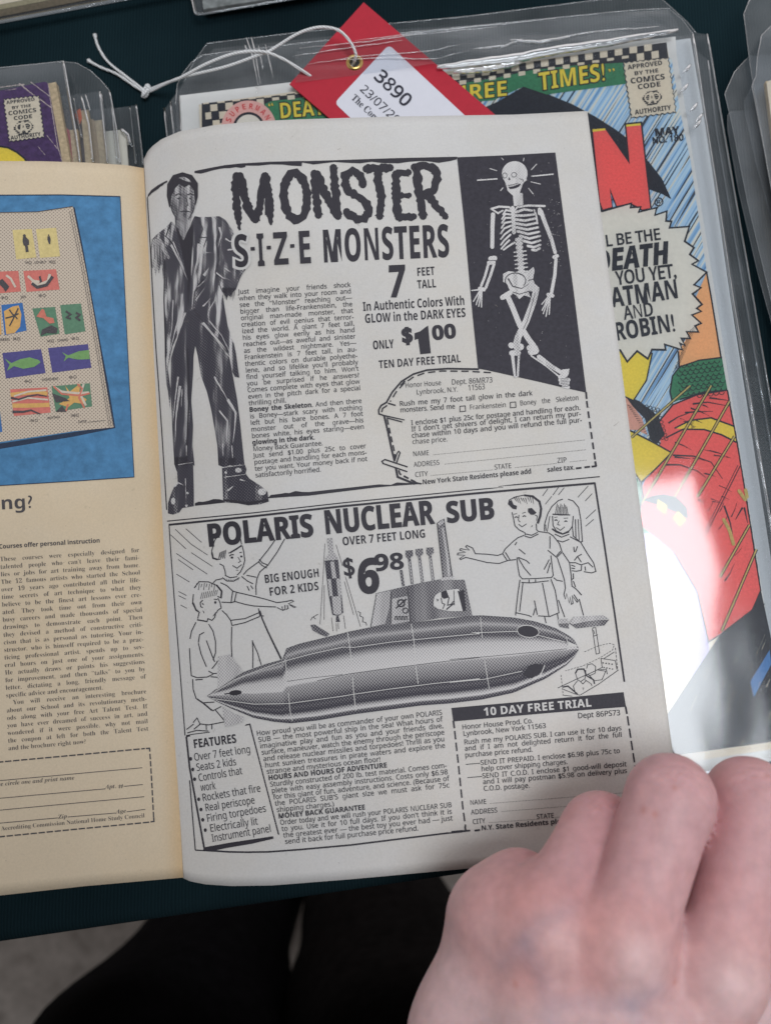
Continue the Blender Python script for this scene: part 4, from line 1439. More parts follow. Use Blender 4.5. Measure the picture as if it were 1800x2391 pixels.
SPINE = [(200, 332), (390, 336), (900, 360), (1150, 373), (1700, 402), (2050, 427), (2300, 444)]
REDGE = [(0, 1337), (255, 1371), (1770, 1573), (2100, 1617)]
R_TOP = [(334, 373), (338, 368), (345, 353), (356, 341), (378, 324), (420, 306), (504, 291), (600, 282), (700, 277.5), (913, 271), (1100, 268), (1200, 266.5), (1371, 258)]
R_BOT = [(420, 2046), (426, 2050), (444, 2059), (480, 2066), (540, 2070), (636, 2068.5), (820, 2054), (1083, 2030), (1600, 1978)]
L_TOP = [(-400, 392), (0, 375), (100, 375.5), (200, 378.5), (290, 384), (338, 392)]
L_BOT = [(-400, 2126), (0, 2092), (200, 2070), (428, 2050)]


def st_right(px, py):
    sx_ = lerp_tab(py, SPINE); rx = lerp_tab(py, REDGE)
    s = (px - sx_) / (rx - sx_)
    t = np.clip((py - 300) / 1700, 0, 1)
    return s, t


class RightPage:
    def H(self, px, py):
        px = np.asarray(px, float); py = np.asarray(py, float)
        s, t = st_right(px, py)
        s = np.clip(s, 0, 1)
        pk = .0365 - .0080 * t
        a = G_Z + (pk - G_Z) * np.sin(math.pi / 2 * np.clip(s / .30, 0, 1)) ** .85
        q = np.clip((s - .30) / .70, 0, 1)
        b = pk + (R_Z - pk) * (q * q * (3 - 2 * q))
        return np.where(s < .30, a, b)


class LeftPage:
    def H(self, px, py):
        px = np.asarray(px, float); py = np.asarray(py, float)
        d = np.clip(lerp_tab(py, SPINE) - px, 0, 2000)
        t = np.clip((py - 380) / 1680, 0, 1)
        return G_Z + .0004 + (.0135 - .0060 * t) * (1 - np.exp(-d / (150 + 60 * t)))


RP, LP = RightPage(), LeftPage()
book = empty('comic_book', at(420, 1200, .012), 'open comic book lying face up, monster advert page flattened by a hand', 'comic book')


def page(name, surf, top, bot, xs, ny, mat, dz=0.0, uvflip=False, smooth=True):
    V, UV, Fc = [], [], []
    nx = len(xs)
    PX, PY = [], []
    for j in range(ny + 1):
        t = j / ny
        for i, (xt, xb) in enumerate(xs):
            yt = float(lerp_tab(xt, top)); yb = float(lerp_tab(xb, bot))
            # follow the bowed spine line between the two ends
            x = xt + (xb - xt) * t; y = yt + (yb - yt) * t
            w = 1 - i / (nx - 1)
            x += w * (float(lerp_tab(y, SPINE)) - (xs[0][0] + (xs[0][1] - xs[0][0]) * t)) if name == 'right' else 0
            PX.append(x); PY.append(y); UV.append((i / (nx - 1), 1 - t))
    PX, PY = np.array(PX), np.array(PY)
    co = unproj(PX, PY, surf.H(PX, PY) + dz)
    for j in range(ny):
        for i in range(nx - 1):
            a = j * nx + i
            Fc.append((a, a + nx, a + nx + 1, a + 1))
    o = mesh_obj('page', co, Fc, mat, book, smooth=smooth, uvs=UV)
    sol = o.modifiers.new('thickness', 'SOLIDIFY'); sol.thickness = .00012; sol.offset = -1
    return o


def wob(a, b, n, p=1.0):
    return [(a[0] + (b[0] - a[0]) * (i / n) ** p, a[1] + (b[1] - a[1]) * (i / n) ** p) for i in range(n + 1)]


R_XS = wob((336, 428), (1371, 1600), 110, 1.35)
L_XS = [(336 - (336 + 400) * (i / 70) ** 1.4, 428 - (428 + 400) * (i / 70) ** 1.4) for i in range(71)][::-1]
rpage = page('right', RP, R_TOP, R_BOT, R_XS, 70, PAPER)
rpage['label'] = 'grey-white page with a black and white advert'
lpage = page('left', LP, L_TOP, L_BOT, L_XS, 60, PAPER_TAN)
lpage['label'] = 'tan page with a blue art-school advert'
# leaves underneath both pages
for k_, dz in ((1, -.0007), (2, -.0016)):
    ins = [(a + 3 * k_ if i == 0 else a, b) for i, (a, b) in enumerate(R_XS)]
    p = page('right', RP, [(x, y + 2.0 * k_) for x, y in R_TOP], [(x, y - 4.0 * k_) for x, y in R_BOT], [(a - 3.0 * k_ * i / 110, b - 5 * k_ * i / 110) for i, (a, b) in enumerate(R_XS)], 24, PAPER_EDGE, dz)
    p.name = 'inner_leaf'
    p = page('left', LP, [(x, y + 2.0 * k_) for x, y in L_TOP], [(x, y - 5.0 * k_) for x, y in L_BOT], L_XS, 24, PAPER_EDGE, dz)
    p.name = 'inner_leaf'


def pr(name, surf, parent, mat, fn, lift=.00012, step=None):
    k = Ink(surf, lift=lift, step=step); fn(k)
    return k.build(name, mat, parent)


def R(name, mat, fn, lift=.00012, step=None): return pr(name, RP, rpage, mat, fn, lift, step)
def L(name, mat, fn, lift=.00012, step=None): return pr(name, LP, lpage, mat, fn, lift, step)


# ---- frame lines of the right page
def frames(k):
    top = A1((100, 492), (135, 440), (200, 398), (290, 340)) + A1((560, 252), (700, 222), (850, 195), (1000, 178), (1300, 157), (1500, 152)) + A2((0, 97), (400, 84), (800, 72), (1350, 62))
    seg_a = A1((98, 510), (108, 470), (138, 428), (200, 382), (250, 354), (292, 334), (295, 352), (262, 368), (255, 380), (225, 396), (205, 418), (170, 440), (140, 462), (112, 492))
    k.poly(seg_a, 14)
    low = A1((560, 262), (620, 268), (680, 252), (740, 235), (800, 222), (850, 215), (900, 214), (960, 205), (1010, 212), (1050, 205), (1055, 190), (1180, 190), (1300, 178), (1420, 180), (1500, 190), (1600, 195)) + A2((20, 105), (120, 122), (200, 112), (300, 100), (420, 108), (520, 112), (620, 98), (720, 110), (850, 112), (930, 100), (1040, 92), (1100, 94), (1200, 108), (1300, 92), (1355, 78))
    up = A1((558, 243), (700, 214), (850, 186), (1000, 170), (1300, 152), (1500, 147), (1660, 144)) + A2((0, 95), (400, 82), (800, 68), (1360, 55))
    k.poly(up + low[::-1], 16)
    k.stroke(A1((100, 500), (112, 700), (130, 1000), (150, 1400), (185, 2000)) + A4((205, 350), (240, 860), (268, 1300), (288, 1625)), 2.6)
    # double rule between the two adverts
    k.stroke(B1((38, 326), (800, 252), (1575, 165)) + B3((200, 58), (500, 30)) + A6((900, 848), (1580, 783)), 2.6, seg=30)
    k.stroke(B1((52, 358), (800, 282), (1575, 195)) + B3((200, 92), (700, 48), (1368, -8)), 5.0, seg=30)
    # frame of the lower advert
    k.stroke(B1((55, 358), (70, 600), (100, 1000), (140, 1500), (195, 2205)), 2.4, seg=40)
    k.stroke(B3((1362, -8), (1450, 560), (1550, 1230), (1640, 1860)), 4.2, seg=40)
    # ground line of the upper advert with rough top
    g_up = A4((562, 1560), (600, 1545), (640, 1548), (700, 1535), (740, 1520), (800, 1522), (838, 1532), (1280, 1500), (1300, 1480), (1400, 1468), (1440, 1460), (1480, 1462), (1540, 1442), (1600, 1450), (1665, 1452)) + A6((100, 835), (180, 838), (220, 822), (300, 826), (390, 828))
    g_lo = A4((562, 1586), (700, 1572), (838, 1556), (1290, 1512), (1480, 1498), (1665, 1488)) + A6((60, 858), (200, 845), (390, 832))
    k.poly(g_up + g_lo[::-1], 30)
    # bottom rule
    k.stroke(B5((-270, 1158), (-150, 1166), (0, 1168), (150, 1166), (400, 1148), (800, 1112), (1200, 1062), (1665, 1005)) + B6((50, 1210), (210, 1195)), 4.0, seg=30)


R('rule_lines', INK, frames)

# ---- upper headline in dripping brush letters
def monster(k):
    w = 19.5
    def br(pts, w1=w, w2=None): k.stroke(pts, w1, w2, rough=2.6, seg=5.0); k.disc(pts[0], w1 * .47, n=9); k.disc(pts[-1], (w2 or w1) * .45, n=9)
    br(A1((965, 290), (958, 400), (968, 560), (985, 700))); br(A1((985, 690), (995, 815)), 14, 4)
    br(A1((1000, 290), (1030, 430), (1075, 590), (1150, 715))); br(A1((1150, 715), (1190, 600), (1215, 440), (1240, 290)))
    br(A1((1245, 290), (1270, 430), (1285, 560), (1292, 670))); br(A1((1290, 660), (1303, 762)), 16, 5)
    c = A1((1540, 490))[0]
    pts = [(c[0] + 27 * math.cos(a) + 2 * math.sin(a), c[1] + 55 * math.sin(a) + 1.5 * math.cos(a)) for a in [i / 26 * 2 * math.pi for i in range(27)]]
    br(pts, w, w)
    br(A2((125, 200), (140, 380), (160, 560))); br(A2((150, 205), (210, 360), (290, 500), (330, 570))); br(A2((290, 150), (305, 330), (328, 560)))
    br(A2((545, 295), (525, 215), (455, 175), (395, 215), (390, 290), (430, 360), (510, 405), (580, 460), (600, 530), (560, 590), (490, 590), (410, 548), (405, 530)))
    br(A2((575, 160), (780, 150))); br(A2((678, 165), (675, 280), (705, 400), (690, 570)))
    br(A2((835, 200), (940, 190)), 17); br(A2((830, 205), (830, 370), (845, 560))); br(A2((840, 395), (945, 388)), 14); br(A2((850, 580), (985, 572)), 17)
    br(A2((1010, 170), (1030, 370), (1065, 570))); br(A2((990, 145), (1090, 130), (1170, 165), (1190, 250), (1150, 350), (1070, 395))); br(A2((1110, 395), (1180, 480), (1260, 575)), w, 15)


def lettering(rows, lift=.00012):
    def f(k):
        for t, (a, b), cap, kw in rows: k.text(t, a, b, cap, **kw)
    R('lettering', INK, f, lift)



BD = dict(sty='b')
lettering([('MONSTERS', A2((196, 968), (1312, 918)), 75, dict(sty='b', off=.008, track=.016))])
lettering([('7', A2((765, 1268), (905, 1262)), 72, dict(sty='b', off=.02, shear=.06)), ('FEET', A2((1012, 1088), (1168, 1076)), 19.5, BD), ('TALL', A2((1016, 1196), (1180, 1184)), 19.5, BD)])
lettering([('In Authentic Colors With', A2((546, 1390), (1428, 1336)), 21, BD), ('GLOW in the DARK EYES', A2((562, 1494), (1435, 1440)), 21, BD)])
lettering([('ONLY', A2((632, 1722), (815, 1708)), 20, dict(sty='b', off=.006)), ('$', A2((884, 1660), (978, 1652)), 32, dict(off=.055, sty='g')), ('00', A2((1146, 1640), (1356, 1618)), 32, dict(sty='b', off=.03))])
R('lettering', INK, lambda k: k.poly(A2((990, 1582), (1040, 1565), (1085, 1530), (1108, 1515), (1132, 1755), (1040, 1764), (1022, 1630), (992, 1640))))
lettering([('TEN DAY FREE TRIAL', A2((684, 1886), (1392, 1832)), 18.5, BD)])
lettering([('OVER 7 FEET LONG', B2((240, 498), (1024, 422)), 19.5, BD)], .00018)
lettering([('$', B2((252, 785), (366, 768)), 40, dict(sty='g', off=.03)), ('6', B2((384, 945), (592, 938)), 79, dict(sty='b', off=.02)), ('98', B2((540, 738), (826, 716)), 38, dict(sty='b', off=.02))], .00018)
lettering([('BIG ENOUGH', B1((892, 870), (1376, 812)), 19.5, dict(sty='b', track=.02)), ('FOR 2 KIDS', B1((934, 982), (1370, 928)), 19.5, dict(sty='b', track=.02))], .00018)


R('brush_headline', INK, monster)


def sub_title(k):
    k.text('POLARIS', *B1((392, 548), (1325, 455)), 51, sty='b', off=.022)
    k.text('NUCLEAR', *B2((72, 390), (1110, 290)), 54, sty='b', off=.018)
    k.text('SUB', *B3((-28, 364), (430, 322)), 48, sty='b', off=.022)


R('title_lettering', INK, sub_title, lift=.00018)


def body_a(k):
    k.block(['Just imagine your friends shock', 'when they walk into your room and', 'see the “Monster” reaching out—', 'bigger than life-Frankenstein, the', 'original man-made monster, that',
             'creation of evil genius that terror-', 'ized the world. A giant 7 feet tall,', 'his eyes glow eerily as his hand', 'reaches out—as aweful and sinister', 'as the wildest nightmare. Yes—',
             'Frankenstein is 7 feet tall, in au-', 'thentic colors on durable polyethe-', 'lene, and so lifelike you’ll probably', 'find yourself talking to him. Won’t', 'you be surprised if he answers?',
             'Comes complete with eyes that glow', 'even in the pitch dark for a special', 'thrilling chill.', '*Boney the Skeleton.* And then there', 'is Boney—stark scary with nothing',
             'left but his bare bones. A 7 foot', 'monster out of the grave—his', 'bones white, his eyes staring—even', '*glowing in the dark.*', 'Money Back Guarantee.',
             'Just send $1.00 plus 25c to cover', 'postage and handling for each mons-', 'ter you want. Your money back if not', 'satisfactorily horrified.'],
            (556.6, 686), (819, 669), (595, 1099.5), (858, 1076), 10.8, k=.97, off=.010, left=(17, 23, 24, 28), last=27)


def body_b(k):
    k.block(['How proud you will be as commander of your own POLARIS', 'SUB — the most powerful ship in the sea! What hours of', 'imaginative play and fun as you and your friends dive,', 'surface, maneuver, watch the enemy through the periscope',
             'and release nuclear missiles and torpedoes! Thrill as you', 'hunt sunken treasures in pirate waters and explore the', 'strange and mysterious ocean floor!', '*HOURS AND HOURS OF ADVENTURE*',
             'Sturdily constructed of 200 lb. test material. Comes com-', 'plete with easy assembly instructions. Costs only $6.98', 'for this giant of fun, adventure, and science. (Because of', 'the POLARIS SUB’S giant size we must ask for 75c',
             'shipping charges.)', '*MONEY BACK GUARANTEE*', 'Order today and we will rush your POLARIS NUCLEAR SUB', 'to you. Use it for 10 full days. If you don’t think it is', 'the greatest ever — the best toy you ever had — just', 'send it back for full purchase price refund.'],
            B5((64, 262))[0], B5((1506, 98))[0], B5((272, 1055))[0], B5((1590, 920))[0], 11.6, k=.97, off=.010, left=(6, 7, 12, 13, 17), last=16)


R('body_text', INK, body_a)
R('body_text', INK, body_b)


def features(k):
    k.text('FEATURES', *B4((134, 448), (552, 394)), 20, sty='b', off=.008)
    for t, a, b, dot in (('Over 7 feet long', (140, 572), (692, 490), (105, 552)), ('Seats 2 kids', (163, 671), (550, 612), (125, 655)), ('Controls that', (184, 772), (608, 700), (143, 750)),
                         ('work', (204, 866), (350, 846), None), ('Rockets that fire', (220, 966), (788, 870), (183, 945)), ('Real periscope', (248, 1063), (733, 985), (205, 1045)),
                         ('Firing torpedoes', (264, 1166), (843, 1065), (222, 1145)), ('Electrically lit', (294, 1264), (760, 1190), (247, 1245)), ('Instrument panel', (314, 1360), (890, 1262), None)):
        k.text(t, *B4(a, b), 17.5, off=.004)
        if dot: k.disc(B4(dot)[0], 3.6, 4.4)
    k.lines(B4, 3.2, [(62, 335), (680, 215), (960, 1290)])
    k.stroke(B4((62, 335), (95, 640), (160, 1000), (238, 1430)), 4.2, seg=20)
    k.stroke(B4((95, 760), (120, 1080), (150, 1440)), 2.6, seg=20)
    k.poly(B4((222, 1442), (240, 1412), (500, 1365), (905, 1305), (912, 1328), (700, 1378), (450, 1420), (330, 1446)), 20)
    k.stroke(B4((60, 325), (130, 312), (290, 292)), 2)
    k.stroke(B4((150, 1440), (330, 1450)), 3)


R('features_box', INK, features)


def coupon_a(k):
    k.stroke(A6((770, 62), (560, 58), (420, 68), (330, 95), (250, 145), (190, 215), (150, 285)), 4.4, 4.0, seg=12)
    k.dash(A6((850, 85), (700, 76), (520, 74), (410, 86), (330, 115), (265, 160), (215, 215), (175, 280)), 3.2, 17, 9)
    k.stroke(A6((275, 142), (245, 172)), 4)
    k.stroke(A6((160, 290), (212, 305)), 3.4)
    k.stroke(A6((155, 282), (115, 305), (98, 335), (100, 362), (130, 372), (272, 403)), 4.2, 2.4, seg=10)
    k.stroke(A6((155, 305), (125, 325), (118, 350)), 3.4)
    k.stroke(A6((150, 388), (256, 416)), 3.0)
    k.stroke(A6((135, 375), (160, 480), (185, 600), (205, 680)), 4.6, seg=14)
    k.dash(A6((155, 395), (175, 490), (200, 600), (212, 660)), 3.6, 14, 7)
    k.stroke(A6((222, 625), (205, 680)), 2.6); k.stroke(A6((242, 620), (218, 690)), 3.2); k.stroke(A6((222, 625), (232, 612), (242, 622)), 2.6)
    k.stroke(A6((292, 718), (140, 668), (120, 680), (128, 695), (290, 750)), 3.2, seg=10)
    k.stroke(A6((212, 720), (220, 760), (225, 785), (340, 832)), 5.0, seg=10)
    k.dash(A6((232, 740), (240, 765), (360, 828)), 4.2, 13, 6)
    k.stroke(A6((330, 820), (385, 832)), 3.6)
    # right and bottom cut line
    k.stroke(A6((1488, 215), (1492, 262)), 4.2)
    k.dash(A6((1492, 275), (1550, 680)), 4.0, 16, 8.5)
    k.stroke(A6((1549, 680), (1556, 714)), 4.6); k.stroke(A6((1525, 716), (1558, 712)), 4.6)
    k.dash(A6((1420, 728), (1515, 716)), 4.4, 13, 7)
    T = lambda t, a, b, cap=11.5, **kw: k.text(t, *A6(a, b), cap, **kw)
    T('Honor House', (276, 186), (518, 168)); T('Dept. 86MR73', (586, 166), (864, 150), 12.5)
    T('Lynbrook, N.Y.', (350, 232), (630, 212)); T('11563', (698, 206), (812, 196), 13.5)
    T('Rush me my 7 foot tall glow in the dark', (238, 310), (1130, 237), k=.97, just=True, off=.010)
    T('monsters. Send me', (242, 352), (612, 326), k=.97, just=True, off=.010); T('Frankenstein', (708, 333), (952, 316)); T('Boney the Skeleton', (1045, 306), (1440, 268), k=.82, just=True)
    for c in (660, 998):
        y = 328 - (c - 660) * .078
        k.stroke(A6((c - 18, y - 17), (c + 18, y - 20), (c + 20, y + 16), (c - 17, y + 19)), 1.9, close=True)
    T('I enclose $1 plus 25c for postage and handling for each.', (316, 438), (1448, 334), k=.97, just=True, off=.010)
    T('If I don’t get shivers of delight, I can return my pur-', (318, 480), (1455, 374), k=.97, just=True, off=.010)
    T('chase within 10 days and you will refund the full pur-', (320, 523), (1462, 417), k=.97, just=True, off=.010)
    T('chase price.', (324, 565), (560, 546))
    T('NAME', (328, 647), (438, 638)); k.dots(*A6((466, 636), (1480, 537)))
    T('ADDRESS', (334, 718), (508, 703)); k.dots(*A6((542, 699), (1490, 602)))
    T('CITY', (342, 786), (430, 778)); k.dots(*A6((452, 775), (868, 737))); T('STATE', (874, 736), (990, 725)); k.dots(*A6((1014, 722), (1290, 694))); T('ZIP', (1296, 692), (1360, 686), 12); k.dots(*A6((1382, 684), (1498, 671)))
    T('New York State Residents please add', (392, 836), (1120, 762), 11.5, sty='b'); T('sales tax.', (1228, 752), (1412, 735), 11.5, sty='b')


R('coupon_print', INK, coupon_a, lift=.00020)


def coupon_b(k):
    k.poly(B6((50, 158), (700, 100), (1505, 24), (1526, 148), (900, 198), (66, 272)), 30)
    k.stroke(B6((66, 265), (76, 330)), 4.2); k.dash(B6((78, 352), (110, 640), (148, 1010), (170, 1165)), 3.6, 20, 7.5)
    k.stroke(B6((165, 1160), (172, 1200)), 4.4); k.stroke(B6((245, 1196), (292, 1190)), 4.6)
    k.stroke(B6((1522, 145), (1534, 208)), 4.2); k.dash(B6((1538, 228), (1640, 900), (1690, 1180)), 3.8, 22, 7)
    T = lambda t, a, b, cap=11.3, **kw: k.text(t, *B6(a, b), cap, **({'k': .97, 'just': True, 'off': .010} | kw))
    T('Honor House Prod. Co.', (140, 340), (742, 284)); T('Dept 86PS73', (1118, 246), (1480, 218), 12.5)
    T('Lynbrook, New York 11563', (150, 396), (852, 326)); T('Rush me my POLARIS SUB. I can use it for 10 days', (157, 467), (1490, 346))
    T('and if I am not delighted return it for the full', (163, 521), (1494, 402)); T('purchase price refund.', (165, 577), (737, 528))
    T('SEND IT PREPAID. I enclose $6.98 plus 75c to', (296, 641), (1477, 538)); T('help cover shipping charges.', (303, 694), (1032, 632))
    T('SEND IT C.O.D. I enclose $1 good-will deposit', (311, 753), (1532, 651)); T('and I will pay postman $5.98 on delivery plus', (317, 803), (1536, 707)); T('C.O.D. postage.', (322, 860), (712, 832))
    k.stroke(B6((170, 636), (294, 625)), 1.6); k.stroke(B6((186, 748), (310, 737)), 1.6)
    T('NAME', (207, 979), (347, 969), k=None); k.dots(*B6((376, 966), (1560, 872)))
    T('ADDRESS', (216, 1061), (440, 1041), k=None); k.dots(*B6((476, 1034), (1560, 947)))
    T('CITY', (230, 1142), (338, 1130), k=None); k.dots(*B6((370, 1128), (765, 1100))); T('STATE', (770, 1099), (920, 1086), k=None); k.dots(*B6((930, 1084), (1400, 1040)))
    T('N.Y. State Residents please add', (302, 1194), (1200, 1115), sty='b', k=None)


R('coupon_print', INK, coupon_b, lift=.00016)
R('reversed_lettering', WHITE_PRINT, lambda k: k.text('10 DAY FREE TRIAL', *B6((322, 224), (1238, 144)), 18.5, sty='b', off=.01, track=.03), lift=.00032)

# ---- the tall figure at the left: a plain man in a ragged dark coat (a stand-in figure)
TROUSER = halftone('trouser_halftone', [(.34, .02), (.55, .08), (.62, .30), (.70, .55)], mode=80, amt=.26)


def trousers(k):
    k.poly(A1((430, 1740), (490, 1580), (545, 1570), (640, 1700), (760, 1850), (900, 2060)) + A4((975, 560), (1005, 800), (1030, 1050), (1045, 1185), (1020, 1200), (1000, 1180), (960, 1205), (900, 1190), (850, 1215), (790, 1190), (780, 1000), (750, 820), (720, 650), (680, 480), (620, 320), (590, 130), (566, 30), (550, 130), (545, 300), (527, 560), (545, 800), (540, 1000), (560, 1200), (530, 1175), (480, 1160), (430, 1180), (385, 1250), (362, 1180), (345, 900), (325, 480), (330, 150)), 14)


def boots(k):
    k.poly(A4((385, 1185), (480, 1160), (545, 1165), (552, 1450), (552, 1590), (440, 1608), (410, 1650), (350, 1672), (300, 1660), (300, 1560), (330, 1470), (360, 1400), (395, 1360)), 14)
    k.poly(A4((825, 1212), (1045, 1180), (1065, 1230), (1055, 1270), (1090, 1320), (1200, 1390), (1268, 1450), (1280, 1545), (1200, 1570), (1080, 1582), (980, 1562), (838, 1552)), 14)


def coat(k):
    # ragged coat: left half with the tail, right half with the bent arm
    k.poly(A1((335, 735), (270, 800), (190, 862), (150, 905), (150, 960), (235, 1020), (245, 1200), (262, 1400), (270, 2080)) + A4((276, 250), (285, 400), (300, 470), (318, 640), (330, 480), (300, 250)) + A1((345, 1950), (440, 1740), (500, 1600), (540, 1600), (600, 1680), (700, 1780), (830, 1930)) +
           A4((900, 130), (925, 280), (950, 330), (995, 340), (980, 240), (960, 90), (940, 0)) + A1((930, 1900), (880, 1740), (850, 1560), (830, 1420), (850, 1440), (868, 1500), (885, 1450), (910, 1470), (930, 1420), (960, 1400), (1000, 1290), (1055, 1200), (1040, 1080), (980, 960), (930, 820), (860, 720), (800, 682), (690, 690), (600, 690), (560, 680), (520, 760), (450, 790), (380, 775)), 14)


R('figure_trousers', TROUSER, trousers, lift=.00011)
R('figure_boots', TROUSER, boots, lift=.00014)
R('figure_coat', SUIT, coat, lift=.00018)
HC = A1((442, 520))[0]


def man_head(k):
    c = HC
    k.poly([(c[0] + 32 * math.cos(a) * (1 - .22 * max(0, math.sin(a)) ** 2), c[1] + 53 * math.sin(a)) for a in [i / 30 * 2 * math.pi for i in range(30)]])
    k.poly(A1((365, 660), (372, 790), (450, 920), (505, 800), (535, 680)))
    k.poly(A1((150, 905), (230, 900), (262, 960), (320, 1085), (305, 1102), (240, 1010), (252, 1190), (232, 1150), (212, 1240), (196, 1180), (180, 1262), (165, 1180), (142, 1190), (138, 1020)))


R('figure_skin', FACE_HT, man_head, lift=.00024)


def man_lines(k):
    c = HC
    hair = [(-28, 16), (-33, -8), (-32, -32), (-20, -51), (0, -57), (20, -51), (32, -34), (32, -6), (27, 13), (25, -4), (23, -20), (14, -31), (4, -25), (-6, -33), (-17, -22), (-23, -6), (-25, 16)]
    k.poly([(c[0] + x * 1.12, c[1] + y * 1.12) for x, y in hair])
    P = lambda *q: [(c[0] + x * 1.12, c[1] + y * 1.12) for x, y in q]
    for i in range(9): k.stroke(P((-26 + i * 2.2, 8 + i * 4.2), (-14 + i * 2.0, 2 + i * 4.4)), 1.3, .4)
    k.stroke(P((-16, -8), (-8, -12), (-1, -9)), 2.8); k.stroke(P((9, -9), (16, -12), (24, -9)), 2.8)
    k.disc(P((-8, -2))[0], 3.0, 2.2, n=10); k.disc(P((16, -2))[0], 3.0, 2.2, n=10)
    k.stroke(P((7, -4), (12, 12), (5, 15)), 1.9); k.stroke(P((-6, 26), (5, 24), (16, 26)), 2.6); k.stroke(P((-1, 32), (9, 32)), 1.4)
    k.stroke(P((-24, 10), (-21, 26), (-12, 40), (2, 47)), 2.4, 1); k.stroke(P((26, 6), (22, 26), (12, 42)), 1.6); k.stroke(P((-17, 10), (-12, 26)), 1.4)
    k.poly(A1((372, 775), (395, 800), (450, 920), (505, 805), (540, 745), (548, 800), (520, 1300), (500, 1560), (488, 1300), (430, 1000)))
    for pts in ([(165, 960), (175, 1100)], [(195, 950), (200, 1130)], [(215, 960), (225, 1090)], [(150, 905), (138, 1000), (145, 1180)]): k.stroke(A1(*pts), 1.5)
    k.stroke(A1((330, 740), (280, 880), (360, 960), (470, 1280)), 3.0, 2, seg=12); k.stroke(A1((575, 690), (640, 800), (610, 890), (680, 890), (560, 1250)), 2.6, 2, seg=12)
    k.stroke(A1((800, 800), (770, 950), (800, 1100), (760, 1230), (830, 1420)), 3.4, 2, seg=12); k.stroke(A1((270, 1100), (262, 1500), (280, 2060)), 3)
    k.stroke(A1((640, 1300), (560, 1420), (545, 1580), (700, 1790), (900, 2040)), 3, 2, seg=14)
    for i in range(11):                                # frayed cuffs and hems
        x = 830 + i * 11; k.stroke(A1((x, 1380), (x + 12, 1450 + (i * 37) % 60)), 2.4, .4)
        k.stroke(A4((790 + i * 16, 1120), (800 + i * 16, 1195 + (i * 29) % 22)), 2.2, .4)
        k.stroke(A4((365 + i * 12, 1110), (368 + i * 12, 1195 + (i * 31) % 40)), 2.2, .4)
    k.stroke(A4((490, 60), (505, 500), (490, 900), (478, 1180)), 4, 3)
    k.stroke(A4((360, 1180), (520, 1160)), 2.5); k.stroke(A4((840, 1530), (980, 1545), (1080, 1560), (1275, 1530)), 5)


R('figure_line_work', INK, man_lines, lift=.00030)


def man_lights(k):
    for pts, w in (([(330, 960), (420, 1130), (490, 1300)], 5), ([(350, 930), (460, 1200)], 3), ([(600, 950), (590, 1100), (545, 1280)], 7), ([(645, 900), (640, 1000), (560, 1250)], 4), ([(800, 790), (820, 860), (790, 980)], 5), ([(860, 900), (900, 930), (945, 915)], 4.5), ([(880, 1010), (950, 1000), (1000, 1040)], 4),
                   ([(650, 1260), (690, 1200), (700, 1180)], 7), ([(770, 1230), (830, 1280), (900, 1300)], 3), ([(860, 1190), (930, 1240)], 2.5), ([(590, 1370), (680, 1290)], 2.2), ([(570, 1500), (660, 1380)], 2.5), ([(640, 1560), (720, 1480)], 3), ([(700, 1600), (760, 1490)], 3), ([(780, 1600), (770, 1450)], 3),
                   ([(440, 1440), (430, 1560), (400, 1700)], 4), ([(430, 1600), (370, 1800), (320, 2000)], 6), ([(470, 1620), (400, 1830), (330, 2050)], 4), ([(640, 1720), (760, 1860), (880, 2040)], 6), ([(700, 1700), (820, 1840), (920, 2040)], 3), ([(300, 1330), (310, 1500)], 2), ([(660, 1035), (720, 1040)], 2.5), ([(350, 1500), (340, 1750), (310, 1950)], 3)):
        k.stroke(A1(*pts), w, .6, rough=.5, seg=5)
    for pts, w in (([(400, 330), (370, 560), (350, 760)], 4), ([(420, 420), (380, 700), (370, 950)], 6), ([(440, 450), (430, 620)], 2), ([(750, 330), (850, 500), (920, 620)], 4), ([(880, 550), (960, 680), (950, 820), (930, 980)], 7), ([(800, 660), (880, 760), (870, 980)], 4), ([(920, 1000), (930, 1120)], 2.5), ([(830, 980), (840, 1100)], 2), ([(480, 1000), (480, 1100)], 2),
                   ([(365, 1400), (400, 1360), (460, 1390)], 3.5), ([(1000, 1330), (1050, 1345)], 4), ([(880, 1440), (940, 1390)], 4), ([(470, 1320), (478, 1560)], 1.8), ([(828, 1215), (1040, 1186)], 2), ([(848, 1308), (1055, 1280)], 2), ([(400, 1185), (540, 1165)], 1.6)):
        k.stroke(A4(*pts), w, .6, rough=.5, seg=5)
    k.disc(A4((1215, 1450))[0], 10, 8, n=14); k.disc(A4((350, 1540))[0], 5, 8, n=14); k.disc(A4((985, 1240))[0], 8, 6, n=8)
    for p in ((862, 1262), (490, 1462), (480, 1585)): k.disc(A4(p)[0], 3, n=10)


R('figure_highlights', halftone('light_halftone', [(.3, .60), (.7, .85)], mode=80, amt=.24), man_lights, lift=.00034)

R('lettering_edge', WHITE_PRINT, lambda k: k.text('S', *A1((938, 1182), (1100, 1172)), 76, sty='b', off=.055), .00038)


def size_word(k):
    for t, a, b in (('S', (946, 1178), (1096, 1169)), ('I', (1172, 1166), (1246, 1162)), ('Z', (1330, 1154), (1478, 1146)), ('E', (1566, 1142), (1706, 1134))):
        k.text(t, *A1(a, b), 75, sty='b', off=.004)
    for x, y in ((1103, 1000), (1260, 988), (1488, 972)): k.stroke(A1((x, y), (x + 42, y - 3)), 8)


R('lettering', INK, size_word, .00044)

# ---- skeleton panel
R('panel_ground', PANEL_BLACK, lambda k: k.poly(A3((65, 100), (500, 82), (940, 57), (1010, 600), (1100, 1270), (1216, 2198), (1000, 2150), (800, 2103), (600, 2058), (440, 2022), (330, 1998), (252, 1984), (200, 1480), (130, 700)), 25), lift=.00012)


